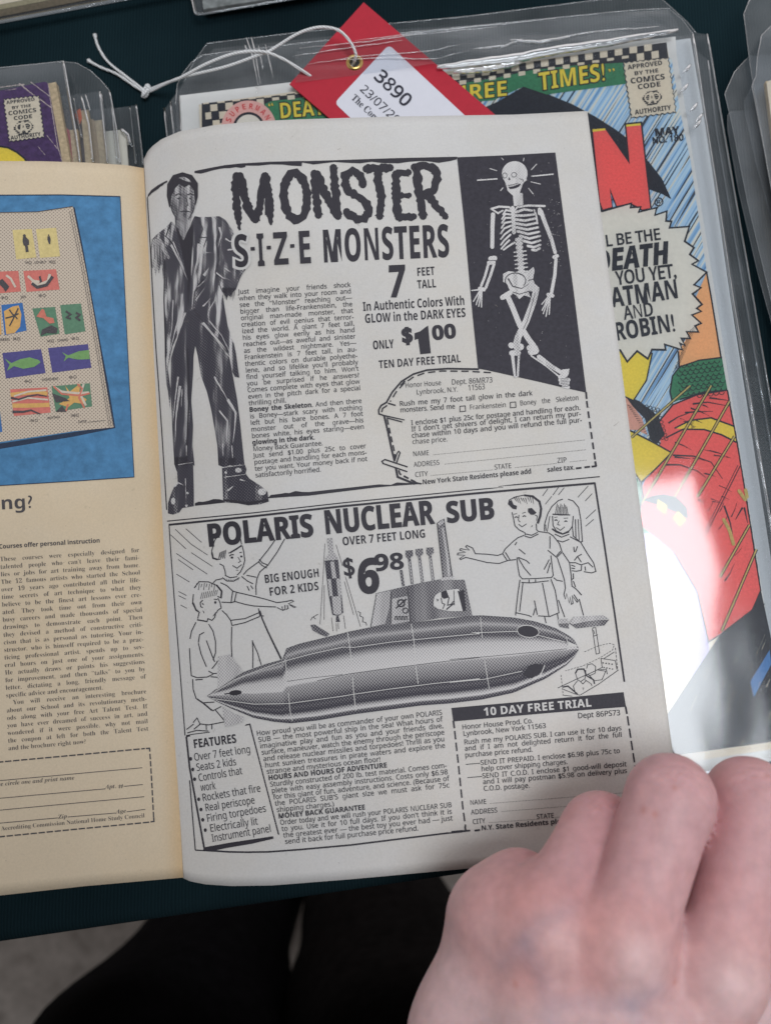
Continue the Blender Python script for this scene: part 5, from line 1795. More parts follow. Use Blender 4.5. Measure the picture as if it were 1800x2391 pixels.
def skeleton(k):
    B = lambda w, *p, w2=None: k.stroke(A3(*p), w, w2, round_=True)
    c = A3((578, 245))[0]
    k.disc(c, 30, 29, n=26)
    k.poly(A3((470, 270), (490, 330), (515, 400), (560, 440), (620, 425), (650, 340), (690, 300), (600, 230)))
    for i in range(5): B(6.5 - i * .1, (572 + i * 2, 440 + i * 21), (640 + i * 1, 430 + i * 21))
    B(5, (370, 560), (440, 540), (525, 545)); B(5, (600, 545), (700, 530), (845, 535)); B(9, (560, 550), (565, 640), (572, 770), ) ; B(4, (530, 545), (560, 600), (600, 545))
    B(4, (370, 560), (430, 600), (470, 575)); B(9, (800, 565), (800, 600)); B(4, (750, 570), (770, 620), (780, 690))
    for i, (x0, y0, x1, y1, x2, y2) in enumerate(((590, 590, 660, 565, 730, 575), (585, 620, 660, 620, 750, 610), (588, 655, 670, 665, 765, 645), (592, 690, 680, 705, 775, 685), (596, 725, 690, 745, 785, 725), (605, 760, 700, 785, 795, 765), (625, 800, 710, 825, 802, 802), (655, 845, 730, 865, 805, 842), (695, 890, 750, 902, 805, 880), (735, 925, 770, 930, 800, 912))):
        B(6.2, (x0, y0), (x1, y1), (x2, y2), w2=5)
    for i, (x0, y0, x1, y1, x2, y2) in enumerate(((540, 580, 500, 570, 475, 610), (538, 610, 495, 605, 465, 650), (540, 640, 495, 640, 465, 685), (542, 675, 490, 685, 460, 730), (545, 710, 485, 735, 455, 780), (545, 745, 485, 790, 455, 830), (540, 790, 485, 840, 455, 880), (530, 840, 490, 880, 460, 915), (575, 860, 520, 895, 480, 925))):
        B(4.6, (x0, y0), (x1, y1), (x2, y2), w2=4)
    for i in range(9):
        x, y = 612 + i * 3, 835 + i * 36
        B(8.5, (x - 16, y), (x + 20, y - 4))
        if i > 2: B(3, (x - 48, y + 4), (x - 20, y + 2)); B(3, (x + 26, y - 4), (x + 58, y - 8))
    B(9, (612, 830), (640, 1130))
    # arms
    B(10, (385, 610), (380, 720), (378, 900), w2=9); B(12, (365, 1005), (400, 1000)); B(6, (345, 1050), (310, 1170), (280, 1245)); B(6.5, (395, 1050), (360, 1160), (320, 1265)); B(10, (350, 1040), (390, 1035))
    B(10, (810, 580), (850, 690), (905, 830), (938, 950), w2=8); B(9, (930, 990), (955, 980)); B(7.5, (945, 1010), (935, 1150), (905, 1310), w2=8)
    for (ax, ay), fg in (((285, 1275), ((195, 1288), (210, 1385), (235, 1415), (258, 1430), (282, 1435))), ((895, 1330), ((820, 1410), (822, 1465), (832, 1495), (856, 1520), (885, 1500)))):
        B(9, (ax - 18, ay - 5), (ax + 20, ay + 5))
        for f in fg: B(3.6, (ax + (f[0] - ax) * .15, ay + 5), f, w2=2.6)
    # pelvis
    k.poly(A3((475, 1140), (520, 1115), (570, 1120), (630, 1150), (690, 1120), (745, 1078), (755, 1110), (740, 1190), (760, 1230), (800, 1265), (770, 1290), (700, 1300), (720, 1350), (660, 1330), (620, 1365), (590, 1330), (540, 1300), (510, 1230), (475, 1210)))
    # legs, crossed
    B(12, (510, 1330), (560, 1440), (620, 1590), (700, 1720), (745, 1780), w2=13); B(12, (470, 1350), (535, 1310))
    B(14, (770, 1280), (740, 1400), (680, 1560), (610, 1700), (590, 1780), w2=16); B(13, (545, 1775), (550, 1780)); B(16, (600, 1800), (630, 1790)); B(14, (710, 1800), (760, 1800)); B(16, (725, 1835), (765, 1825))
    B(12, (550, 1845), (610, 1845)); B(9, (560, 1860), (578, 2000), (585, 2050), w2=8); B(5, (615, 1865), (605, 2050))
    B(11, (795, 1880), (900, 1960), (1010, 2030), w2=9); B(3.5, (725, 1870), (850, 1955), (980, 2060)); B(10, (1010, 2010), (1045, 2005), (1040, 2030)); B(11, (985, 2060), (1030, 2040)); B(10, (985, 2085), (1055, 2085)); B(9, (990, 2115), (1050, 2115)); B(8, (1010, 2140), (1055, 2150))
    # rays
    for p, w in (([(243, 305), (425, 292)], 3), ([(725, 270), (925, 250)], 3), ([(355, 200), (420, 220)], 1.6), ([(725, 212), (775, 160)], 1.8), ([(720, 318), (810, 340)], 1.8), ([(700, 375), (745, 430)], 2), ([(475, 370), (450, 400)], 2), ([(655, 135), (660, 105)], 1.5), ([(480, 125), (460, 105)], 1.2)):
        k.stroke(A3(*p), w)
    rr = random.Random(2)
    for i in range(110):
        x = rr.uniform(130, 1050); y = rr.uniform(120, 1900)
        if rr.random() < .55: x = rr.gauss(930, 60); y = rr.uniform(450, 1100)
        if 90 + y * .09 < x < 930 + y * .1: k.disc(A3((x, y))[0], rr.uniform(.4, .9), n=5)


R('skeleton_print', BONE, skeleton, lift=.00020)


def skull_lines(k):
    k.ring(A3((490, 262))[0], 5.0, 1.3, ry=6.0); k.ring(A3((572, 256))[0], 6.0, 1.3, ry=5.4)
    k.poly(A3((520, 300), (530, 275), (540, 302)))
    k.poly(A3((522, 366), (560, 360), (600, 346), (628, 332), (632, 344), (612, 366), (570, 380), (535, 383)))
    for i in range(5): k.stroke(A3((530 + i * 20, 352 - i * 5), (533 + i * 20, 366 - i * 5)), .8)
    k.stroke(A3((480, 300), (500, 345), (512, 395), (548, 436)), 1.2, .5); k.stroke(A3((650, 345), (668, 320), (690, 305)), 1.6, .5); k.stroke(A3((620, 290), (650, 300), (660, 320)), 1.0)
    k.stroke(A3((515, 352), (560, 345), (605, 330)), 1.2)
    k.ring(A3((585, 1200))[0], 24, 2.0, ry=18, a0=160, a1=400); k.stroke(A3((520, 1180), (560, 1250), (640, 1270), (700, 1230)), 3.2, 1)
    k.stroke(A3((560, 1300), (620, 1320), (720, 1290)), 1.6); k.stroke(A3((655, 1630), (690, 1560), (760, 1310)), 1.2); k.stroke(A3((700, 1200), (740, 1185)), 1.6)
    k.stroke(A3((580, 1870), (595, 2050)), 2.4); k.stroke(A3((330, 1022), (410, 1018)), 1.2)
    for i in range(6): k.stroke(A3((985, 2075 + i * 14), (1058, 2070 + i * 14)), .9)


R('skeleton_shading', PANEL_BLACK, skull_lines, lift=.00030)

# ---- submarine
TOPC = B1((388, 1858)) + SRC((500, 1612), (529, 1596), (567, 1570), (620, 1551), (667, 1538), (669, 1514), (700, 1503), (767, 1487), (815, 1475), (864, 1465), (964, 1454), (1050, 1444), (1100, 1438), (1124.6, 1437), (1199, 1442), (1249, 1451), (1298, 1467), (1336, 1489), (1348, 1503), (1351, 1515))
BOTC = B1((388, 1862)) + SRC((500, 1636), (540, 1655), (593, 1677), (640, 1686), (678, 1689.5), (740, 1683), (829, 1668), (982, 1648), (1050, 1643), (1124.6, 1634), (1199, 1618), (1274, 1585), (1323.5, 1553), (1348, 1527), (1351, 1517))


def hull():
    k = Ink(RP, lift=.00022)
    xs = list(np.linspace(484, 1350.5, 90))
    UV, V, Fc = [], [], []
    M = 30
    tx, ty = zip(*TOPC); bx, by = zip(*BOTC)
    for i, x in enumerate(xs):
        y0, y1 = np.interp(x, tx, ty), np.interp(x, bx, by)
        lean = 0
        for j in range(M + 1):
            V.append((x + lean, y0 + (y1 - y0) * j / M)); UV.append((i / 89, j / M))
    for i in range(89):
        for j in range(M):
            a = i * (M + 1) + j
            Fc.append((a, a + 1, a + M + 2, a + M + 1))
    k._add(V, Fc)
    return k.build('submarine_print', SUB_HT, rpage, uv=UV)


hull()


def hull_lines(k):
    k.stroke(B1((398, 1862), (620, 1720), (900, 1610), (1075, 1550), (1300, 1490), (1575, 1430)) + B2((350, 1455), (700, 1405), (1100, 1365), (1528, 1325)) + B3((200, 1400), (620, 1385), (820, 1420), (1080, 1485)), 1.5, seg=20)
    k.stroke(B1((430, 1880), (800, 1930), (1100, 1925), (1575, 1860)) + B2((350, 1895), (700, 1845), (1100, 1795), (1528, 1750)) + B3((0, 1865), (330, 1835), (680, 1760)), 1.6, seg=20)
    for p in ([(1075, 1555), (1090, 1720)], [(1100, 1830), (1115, 1990), (1135, 2080)]): k.stroke(B1(*p), 1.6)
    for p in ([(288, 1315), (315, 1500), (325, 1600)], [(335, 1730), (345, 1880), (365, 2050)], [(885, 1235), (910, 1395), (925, 1600)], [(925, 1620), (950, 1800)]): k.stroke(B2(*p), 1.8)
    for p in ([(288, 1250), (305, 1450)], [(325, 1650), (370, 1920)], [(1095, 1440), (1105, 1490)]): k.stroke(B3(*p), 1.6)
    k.ring(B3((735, 1385))[0], 25.5, 1.4, ry=14, rot=.12)
    k.stroke(B3((770, 1838), (850, 1800), (890, 1700)), 3.2)
    k.poly(B3((1110, 1480), (1180, 1510), (1200, 1528), (1110, 1530)))


R('hull_highlights', WHITE_PRINT, hull_lines, lift=.00032)


def hull_dark(k):
    k.disc(B3((735, 1385))[0], 24, 12.6, n=26, rot=.12)
    k.poly(B3((690, 1800), (735, 1712), (800, 1690), (888, 1700), (860, 1770), (770, 1828)))
    k.disc(B1((635, 1830))[0], 15, 6, n=18, rot=-.1); k.stroke(B1((540, 1842), (690, 1820)), 3, 1)
    k.stroke(B1((1090, 1730), (1300, 1700), (1575, 1670)), 1.0); k.stroke(B2((0, 1770), (300, 1705), (700, 1650), (1100, 1600), (1528, 1550)), 1.2, seg=20)
    k.stroke(B3((0, 1650), (325, 1625), (700, 1590), (1100, 1550)), 1.1, seg=20)


R('hull_openings', INK, hull_dark, lift=.00036)
LIGHT_HT = halftone('pale_halftone', [(.3, .52), (.7, .74)], mode=50, amt=.24)
DARK_HT = halftone('dark_halftone', [(.3, .22), (.7, .42)], mode=40, amt=.22)


def tower_dark(k):
    k.poly(B2((560, 945), (700, 912), (990, 845), (1160, 815), (1290, 822), (1385, 818), (1460, 1160), (1150, 1180), (880, 1230), (505, 1265)), 25)
    k.poly(B2((1128, 285), (1160, 260), (1192, 245), (1230, 480), (1272, 790), (1185, 800)), 20)
    for x0, y0, x1, y1 in ((865, 605, 895, 860), (960, 590, 992, 845), (1060, 575, 1092, 832), (790, 728, 812, 880)): k.stroke(B2((x0, y0), (x1, y1)), 6.5)
    for x, y in ((865, 575), (960, 560), (1060, 548)): k.poly(B2((x - 34, y - 30), (x + 34, y - 34), (x + 38, y + 18), (x + 12, y + 40), (x - 16, y + 44), (x - 34, y + 22)))
    k.poly(B2((72, 640), (200, 630), (248, 1130), (200, 1160), (145, 1150), (110, 960)), 20)
    k.poly(B2((180, 1165), (200, 1155), (218, 1215), (178, 1218)))
    k.poly(B2((-62, 1245), (-20, 1240), (60, 1290), (120, 1330), (90, 1358), (20, 1330), (-40, 1295)))
    k.poly(B3((1120, 1310), (1165, 1290), (1450, 1278), (1498, 1275), (1450, 1330), (1190, 1358)), 20); k.poly(B3((1020, 1315), (1115, 1310), (1120, 1360), (1035, 1345)))


def tower_light(k):
    k.poly(B2((562, 950), (690, 920), (680, 1080), (640, 1235), (510, 1262)), 20)
    k.poly(B2((705, 1000), (850, 970), (868, 1210), (700, 1240)), 20)
    k.stroke(B2((1180, 330), (1225, 620), (1240, 785)), 6); k.poly(B2((1135, 290), (1190, 250), (1196, 285), (1145, 315)))
    k.poly(B2((1160, 800), (1290, 785), (1292, 812), (1165, 830)))
    k.poly(B2((125, 650), (160, 648), (185, 805), (145, 808))); k.poly(B2((75, 625), (110, 575), (165, 568), (200, 620), (150, 640))); k.poly(B2((95, 430), (145, 425), (155, 562), (112, 570)))
    k.poly(B2((100, 815), (130, 812), (150, 975), (120, 975))); k.poly(B2((180, 810), (215, 808), (235, 970), (200, 972))); k.poly(B2((140, 980), (225, 972), (232, 1140), (190, 1150), (155, 1140)))
    for x0, y0, x1, y1 in ((868, 650, 895, 855), (962, 640, 990, 840), (1062, 620, 1090, 828)): k.stroke(B2((x0, y0), (x1, y1)), 2.6)
    k.poly(B3((1120, 1300), (1165, 1248), (1440, 1235), (1495, 1268), (1300, 1290), (1150, 1320)), 20); k.poly(B3((1015, 1270), (1108, 1265), (1114, 1308), (1022, 1314)))
    k.poly(B1((485, 1512), (590, 1496), (640, 1560), (700, 1640), (560, 1745), (480, 1800)), 14); k.poly(B1((520, 1945), (620, 2010), (715, 2045), (690, 2090), (545, 2130)), 14)
    k.stroke(B2((1120, 1000), (1100, 1080)), 2)


def tower_ink(k):
    k.poly(B2((1320, 925), (1380, 915), (1400, 1110), (1370, 1120)))
    for p in ([(700, 930), (690, 1235)], [(850, 900), (880, 1225)], [(560, 945), (505, 1262)]): k.stroke(B2(*p), 1.3)
    # badge on the tower: an oval knot, and a row of small letters
    k.ring(B2((790, 1040))[0], 8, 3.4); k.ring(B2((830, 1110))[0], 6, 2.6); k.stroke(B2((740, 1090), (840, 1000)), 3.5)
    for i in range(4): k.stroke(B2((732 + i * 32, 1200), (735 + i * 32, 1165), (750 + i * 32, 1165), (752 + i * 32, 1198)), 2.2)
    k.stroke(B2((1192, 245), (1272, 790)), 1.6); k.stroke(B2((1128, 285), (1185, 800)), 1.6)
    for p in ([(75, 480), (60, 760), (30, 1240)], [(180, 490), (240, 690)], [(70, 870), (68, 1195)], [(258, 835), (345, 1150)], [(268, 790), (410, 1262)], [(138, 1175), (152, 1305)], [(250, 1155), (268, 1280)], [(182, 1230), (186, 1305)], [(200, 1225), (204, 1285)]): k.stroke(B2(*p), 1.1)
    k.stroke(B2((385, 1118), (410, 1130), (405, 1160), (435, 1175), (430, 1215), (460, 1222), (468, 1250)), 1.6)
    k.stroke(B1((1295, 1195), (1310, 1170), (1360, 1142)), 1.6); k.stroke(B1((1318, 1165), (1340, 1185)), 1.6)


def window_kids(k):
    k.poly(B2((1095, 1015), (1110, 965), (1160, 935), (1215, 918), (1330, 905), (1372, 1000), (1395, 1115), (1250, 1115), (1190, 1105), (1130, 1090), (1095, 1060)), 25)


def window_lines(k):
    k.poly(B2((1165, 935), (1215, 918), (1240, 985), (1195, 1000), (1170, 985))); k.stroke(B2((1165, 990), (1175, 1040), (1200, 1050), (1180, 1095)), 2); k.stroke(B2((1240, 985), (1225, 1060), (1260, 1050), (1285, 1020)), 2.6)
    k.stroke(B2((1285, 920), (1290, 1060)), 1.6); k.disc(B2((1132, 1015))[0], 1.6); k.stroke(B2((1120, 1000), (1145, 1010)), 1.2); k.stroke(B2((1215, 1100), (1250, 1070), (1290, 1040)), 3)


def pieces(fn):
    """run a drawing function and sort its shapes into the separate pictures they belong to"""
    k = Ink(RP); fn(k)
    out = {}
    comp = list(range(len(k.v)))

    def find(a):
        while comp[a] != a: comp[a] = comp[comp[a]]; a = comp[a]
        return a
    for f in k.f:
        for i in f[1:]: comp[find(i)] = find(f[0])
    for f in k.f: out.setdefault(find(f[0]), []).append(f)
    groups = {'missile_print': [], 'hatch_print': [], 'torpedo_print': [], 'fin_print': [], 'tower_print': []}
    for fs in out.values():
        x = np.mean([k.v[i][0] for f in fs for i in f]); y = np.mean([k.v[i][1] for f in fs for i in f])
        g = 'torpedo_print' if x > 1290 else 'fin_print' if x < 600 else 'missile_print' if x < 812 and y < 1452 else 'hatch_print' if x < 790 else 'tower_print'
        groups[g].append(fs)
    for g, L_ in groups.items():
        if not L_: continue
        q = Ink(RP)
        for fs in L_:
            ids = sorted({i for f in fs for i in f}); m = {i: j for j, i in enumerate(ids)}
            q._add([k.v[i] for i in ids], [tuple(m[i] for i in f) for f in fs])
        yield g, q


MISSILE_HT = halftone('missile_halftone', [(.3, .08), (.7, .22)], mode=40, amt=.2)
for fn, mat_, lf in ((tower_dark, DARK_HT, .00024), (tower_light, LIGHT_HT, .00034)):
    for g, q in pieces(fn):
        q.l = [lf + e for e in (x - q.lift for x in q.l)]
        q.build(g, mat_ if g != 'missile_print' or mat_ is LIGHT_HT else MISSILE_HT, rpage)
R('tower_line_work', INK, tower_ink, lift=.00040)
R('window_print', WHITE_PRINT, window_kids, lift=.00040)
R('window_line_work', INK, window_lines, lift=.00046)


# ---- children drawn in line
def kids(k):
    w = 2.3
    k.lines(B1, 1.5, [(110, 397), (245, 525), (350, 595)], [(355, 598), (392, 622)], [(202, 392), (340, 512)], [(68, 445), (203, 568)], [(118, 608), (260, 705), (390, 790)], [(250, 602), (435, 723)], [(135, 662), (265, 752)], [(120, 790), (235, 860)], [(138, 942), (208, 978)], [(138, 978), (202, 1010)], [(155, 1060), (210, 1090)])
    k.lines(B1, w, [(500, 465), (470, 472), (452, 500), (440, 545), (428, 590), (438, 650), (475, 662), (505, 658)], [(690, 535), (650, 570), (600, 598), (575, 606)], [(680, 478), (690, 530)], [(695, 540), (710, 600), (718, 670), (705, 720), (682, 768), (650, 800)],
            [(498, 700), (530, 716), (545, 760), (550, 800)], [(520, 820), (560, 850), (620, 852), (672, 820)], [(545, 800), (590, 822), (652, 812)], [(520, 830), (465, 842), (440, 868)],
            [(705, 795), (740, 755), (840, 682), (862, 652), (920, 580), (985, 490)], [(1068, 480), (1000, 600), (920, 712), (850, 770), (825, 830), (815, 900), (818, 972)], [(845, 660), (870, 690), (922, 712)], [(838, 680), (868, 714), (912, 736)],
            [(505, 865), (560, 890), (612, 938), (650, 950), (780, 980), (900, 1010), (1000, 1040), (1080, 1030)], [(515, 1036), (600, 1040), (632, 1030), (720, 1055), (800, 1070), (930, 1076), (992, 1078)], [(612, 942), (598, 1036)], [(645, 952), (626, 1036)],
            [(1080, 1030), (1130, 1018), (1146, 1028), (1100, 1050), (1168, 1078), (1150, 1082), (1112, 1060)], [(1090, 1062), (1098, 1090), (1080, 1100)], [(1070, 1060), (1072, 1098), (1052, 1108)], [(1045, 1072), (1050, 1108), (1000, 1082)],
            [(518, 1108), (562, 1150), (597, 1200), (605, 1242)], [(598, 1195), (720, 1180), (842, 1128)], [(610, 1240), (720, 1215), (852, 1160)], [(838, 1090), (850, 1152), (885, 1158)], [(604, 1250), (600, 1400), (606, 1530)], [(785, 1370), (790, 1490), (788, 1615)], [(785, 1382), (830, 1480), (862, 1586)],
            [(735, 800), (820, 818)], [(738, 895), (758, 935)], [(770, 890), (790, 920)], [(690, 810), (740, 850), (790, 875)])
    k.stroke(B1((850, 1110), (870, 1180), (925, 1305), (1038, 1536)), 3.2, 4.4, seg=10)
    k.stroke(B1((430, 600), (440, 650), (480, 662)), 4); k.stroke(B1((690, 540), (640, 572), (590, 602)), 3.4)
    for i in range(7): k.stroke(B1((488 + i * 9, 655 - i % 2 * 10), (500 + i * 9, 600 - i * 4)), 1.3)
    for i in range(8): k.stroke(B1((540 + i * 17, 838 - abs(i - 4) * 3), (543 + i * 17, 852 - abs(i - 4) * 3)), 1.2)
    k.stroke(B1((583, 632), (600, 620), (622, 620)), 2.6); k.disc(B1((606, 645))[0], 3.2, 2.6); k.stroke(B1((672, 602), (692, 598)), 2.2); k.disc(B1((688, 635))[0], 2.8, 2.4)
    k.stroke(B1((658, 640), (682, 678), (660, 690)), 1.7); k.stroke(B1((610, 715), (650, 738), (692, 706)), 2.0); k.stroke(B1((640, 755), (662, 757)), 1.4)


R('line_drawing', INK, kids, lift=.00014)


def kneeling(k):
    w = 2.3
    k.lines(B1, w, [(275, 912), (318, 856), (400, 858), (470, 888), (516, 942), (512, 1000), (480, 985)], [(268, 965), (262, 1040), (290, 1108), (325, 1128)], [(482, 1000), (502, 1040), (512, 1088), (482, 1106), (474, 1122), (462, 1135), (455, 1170), (430, 1196), (396, 1180), (388, 1206), (300, 1192)],
            [(318, 1130), (306, 1180)], [(350, 1018), (328, 1040), (332, 1075), (350, 1085)], [(345, 1045), (358, 1060)], [(290, 1212), (252, 1290), (238, 1358)], [(234, 1440), (240, 1560), (250, 1680), (300, 1698), (390, 1692), (440, 1668)],
            [(402, 1228), (440, 1290), (462, 1380), (462, 1480), (440, 1545)], [(312, 1390), (322, 1322), (362, 1300)], [(312, 1395), (335, 1490), (382, 1602)], [(382, 1372), (430, 1500), (455, 1560)], [(400, 1640), (440, 1662), (475, 1660)], [(430, 1620), (470, 1570), (480, 1550)], [(420, 1690), (485, 1695)],
            [(262, 1710), (266, 1800), (292, 1880), (352, 1918), (452, 1912)], [(360, 1930), (440, 1988), (512, 1950)], [(460, 1980), (540, 2075)], [(542, 2085), (400, 2112), (330, 2104), (272, 2150)], [(266, 2092), (300, 2050), (326, 2104)], [(208, 2152), (270, 2105)], [(215, 2182), (300, 2160), (400, 2166)], [(380, 2115), (382, 2155)], [(430, 2110), (430, 2150)], [(285, 1718), (350, 1712)])
    k.stroke(B1((300, 1190), (390, 1206)), 3.0); k.stroke(B1((262, 1040), (290, 1100), (318, 1122)), 4.5, 2)
    for i in range(8): k.stroke(B1((300 + i * 22, 868 + (i % 3) * 4), (288 + i * 23, 905 + (i % 2) * 25)), 1.4)
    for i in range(9): k.stroke(B1((330 + i * 17, 1010 - i * 4), (345 + i * 17, 950 - i * 3)), 1.2)
    k.stroke(B1((470, 885), (516, 940), (510, 1000)), 4); k.disc(B1((460, 1038))[0], 2.6, 3.2); k.stroke(B1((448, 1010), (478, 1012)), 2.2); k.stroke(B1((440, 1160), (465, 1125)), 1.6); k.stroke(B1((352, 1110), (362, 1132)), 1.8)
    k.stroke(B1((300, 1885), (360, 1925), (430, 1985)), 3.4)


R('line_drawing', INK, kneeling, lift=.00014)


def right_pair(k):
    k.lines(B3, 1.5, [(920, 45), (872, 112)], [(1025, 25), (968, 105)], [(958, 115), (898, 190)], [(1075, 35), (1020, 103)], [(1300, 18), (1203, 125)], [(1337, 90), (1272, 160)], [(1372, 240), (1278, 328)], [(1352, 332), (1275, 398)])
    k.lines(B3, 2.2, [(550, 190), (560, 150), (620, 120), (700, 104), (780, 115), (840, 160), (858, 220), (850, 300), (826, 372)], [(585, 265), (600, 330), (612, 392), (650, 430), (702, 456)], [(812, 372), (816, 430), (832, 446)], [(706, 455), (710, 482)], [(704, 490), (760, 506), (832, 470)], [(715, 470), (770, 482), (825, 455)],
            [(700, 482), (640, 505), (590, 545), (520, 612)], [(832, 446), (930, 460), (970, 486), (1030, 560), (1055, 640)], [(520, 612), (497, 655), (540, 720), (622, 710)], [(522, 642), (568, 716)], [(497, 655), (450, 672), (350, 660), (240, 655), (215, 602), (160, 577), (150, 590), (186, 622), (102, 608), (94, 622), (150, 642), (76, 650), (72, 666), (142, 670), (94, 700), (102, 711), (150, 690), (220, 706), (350, 738), (462, 748), (545, 720)],
            [(630, 690), (640, 780), (655, 862), (682, 892)], [(950, 672), (960, 760), (972, 860), (950, 885)], [(680, 892), (820, 888), (950, 880)], [(672, 925), (760, 930), (930, 910)], [(745, 898), (745, 928)], [(806, 896), (806, 926)],
            [(660, 900), (640, 1030), (620, 1210), (740, 1236), (770, 1250)], [(950, 895), (990, 1000), (1026, 1210), (940, 1246), (830, 1240)], [(795, 1095), (822, 1230)], [(802, 1170), (784, 1236)], [(687, 930), (656, 1200)], [(870, 930), (900, 1080), (930, 1240)],
            [(1055, 640), (1005, 690), (920, 622)], [(1042, 632), (1002, 676)], [(1060, 645), (1125, 740), (1140, 860), (1148, 960), (1190, 990), (1240, 1045)], [(1010, 695), (1045, 800), (1076, 900), (1086, 980), (1072, 1040), (1086, 1082), (1098, 1030), (1122, 1120), (1130, 1060), (1142, 1132), (1158, 1122), (1150, 1050), (1196, 1112), (1206, 1100), (1166, 1040)], [(1215, 1020), (1238, 1045)],
            [(620, 1210), (618, 1236)], [(890, 1246), (905, 1310)], [(1010, 1215), (1020, 1282)],
            [(890, 445), (890, 380), (920, 280), (960, 210), (1020, 156), (1062, 142)], [(1110, 142), (1160, 160), (1210, 220), (1230, 330), (1246, 545)], [(970, 282), (1040, 292), (1130, 290)], [(965, 300), (970, 390), (1000, 440), (1060, 468), (1122, 440), (1150, 400)], [(1160, 300), (1152, 400), (1160, 490), (1226, 546), (1246, 540)],
            [(985, 470), (1050, 500), (1122, 472)], [(1010, 530), (1060, 545), (1122, 520)], [(1130, 496), (1230, 548), (1290, 650), (1350, 740), (1373, 822), (1330, 836), (1258, 824)], [(1128, 740), (1180, 740), (1232, 760), (1300, 740), (1345, 782)], [(1140, 762), (1178, 776)], [(1142, 790), (1176, 796)], [(1145, 816), (1190, 820), (1235, 812), (1238, 765)], [(1270, 775), (1275, 815)],
            [(1160, 840), (1162, 888), (1142, 900)], [(975, 880), (1005, 905), (1062, 915)], [(1160, 912), (1182, 970)], [(1215, 1080), (1256, 1236)], [(1020, 1090), (1080, 1252)], [(1165, 590), (1170, 640)], [(1200, 585), (1180, 640)], [(1240, 660), (1200, 680), (1170, 720)], [(1200, 680), (1235, 735)],
            [(650, 612), (710, 660)], [(640, 690), (700, 790), (752, 850), (762, 860)], [(645, 690), (720, 720), (750, 748)], [(935, 710), (885, 805)], [(945, 740), (915, 840)], [(630, 545), (612, 575)], [(940, 490), (942, 560), (940, 608)])
    k.stroke(B3((700, 106), (780, 116), (842, 165), (858, 230), (850, 300), (826, 370)), 4.5, 5.5, seg=10)
    k.poly(B3((735, 230), (770, 225), (815, 270), (790, 290), (760, 288), (735, 262)))
    k.poly(B3((548, 190), (560, 160), (580, 150), (600, 195), (632, 205), (625, 240), (590, 232)))
    for i in range(9): k.stroke(B3((600 + i * 22, 132 - abs(i - 4) * 3), (628 + i * 20, 165 + (i % 3) * 12)), 2.0, .7)
    for i in range(9): k.stroke(B3((990 + i * 15, 285), (1010 + i * 11, 185 + (i % 3) * 14)), 1.4)
    k.stroke(B3((965, 285), (1130, 291)), 2.6)
    k.stroke(B3((900, 380), (905, 440)), 1.6); k.stroke(B3((940, 300), (915, 450)), 1.6); k.stroke(B3((1180, 330), (1185, 510)), 2.2); k.stroke(B3((1205, 330), (1215, 530)), 1.8); k.stroke(B3((960, 420), (1000, 450), (1060, 470), (1120, 450)), 3.4)
    for (x, y) in ((625, 312), (700, 303)): k.stroke(B3((x - 16, y + 4), (x, y - 5), (x + 16, y + 3)), 2.4)
    for (x, y) in ((998, 340), (1090, 350)): k.stroke(B3((x - 14, y + 4), (x, y - 4), (x + 14, y + 4)), 2.6)
    for p in ([(600, 285), (632, 278)], [(680, 275), (715, 264)], [(982, 315), (1012, 310)], [(1070, 322), (1110, 320)]): k.stroke(B3(*p), 1.5)
    k.lines(B3, 1.7, [(650, 290), (645, 342), (662, 358)], [(645, 378), (680, 402), (722, 374)], [(768, 405), (776, 388)], [(800, 292), (822, 300), (815, 345)], [(1028, 345), (1012, 380), (1036, 388)], [(998, 408), (1040, 436), (1080, 402)], [(1030, 455), (1050, 458)])


R('line_drawing', INK, right_pair, lift=.00014)


def cutaway(k):
    k.dash(B3((1265, 1578), (1400, 1520), (1500, 1498), (1545, 1510), (1530, 1560), (1400, 1640), (1250, 1710), (1085, 1757)), 1.2, 5, 2.6)
    k.dash(B3((1045, 1795), (1065, 1985)), 1.2, 5, 2.6); k.dash(B3((1555, 1540), (1578, 1750)), 1.4, 6, 2.6)
    k.lines(B3, 1.5, [(1340, 1365), (1375, 1600), (1408, 1590), (1370, 1350), (1345, 1352), (1340, 1365)], [(1352, 1430), (1390, 1418)], [(1350, 1375), (1362, 1410)], [(1015, 1918), (1190, 1835), (1340, 1770), (1440, 1720)], [(1225, 1985), (1400, 1880), (1585, 1748)], [(1450, 1640), (1545, 1580)],
            [(1420, 1640), (1555, 1660), (1570, 1745)], [(1420, 1640), (1432, 1720)], [(1180, 1780), (1195, 1745), (1240, 1735), (1278, 1755), (1270, 1830), (1230, 1858), (1200, 1840), (1180, 1780)], [(1285, 1735), (1295, 1700), (1335, 1690), (1370, 1715), (1365, 1780), (1320, 1800), (1290, 1790)],
            [(1200, 1850), (1160, 1900), (1180, 1970)], [(1270, 1840), (1330, 1880), (1335, 1900)], [(1300, 1790), (1360, 1850), (1430, 1840), (1465, 1760), (1400, 1750)], [(1230, 1860), (1250, 1880), (1280, 1850)], [(1390, 1750), (1470, 1740), (1480, 1790)], [(1065, 1930), (1180, 1975), (1220, 1985)], [(1060, 1985), (1150, 1995)])
    k.stroke(B3((1180, 1780), (1200, 1742), (1260, 1740), (1280, 1790)), 3.2); k.stroke(B3((1060, 1910), (1110, 1900), (1200, 1975)), 3.2); k.stroke(B3((1280, 1800), (1350, 1840), (1360, 1880)), 3)
    for i in range(4):
        k.disc(B3((1440 + i * 28, 1682 + i * 4))[0], 1.7); k.disc(B3((1450 + i * 26, 1725 + i * 5))[0], 1.5)
    k.text('F', *B3((1248, 1938), (1268, 1934)), 5.5)


R('line_drawing', INK, cutaway, lift=.00014)

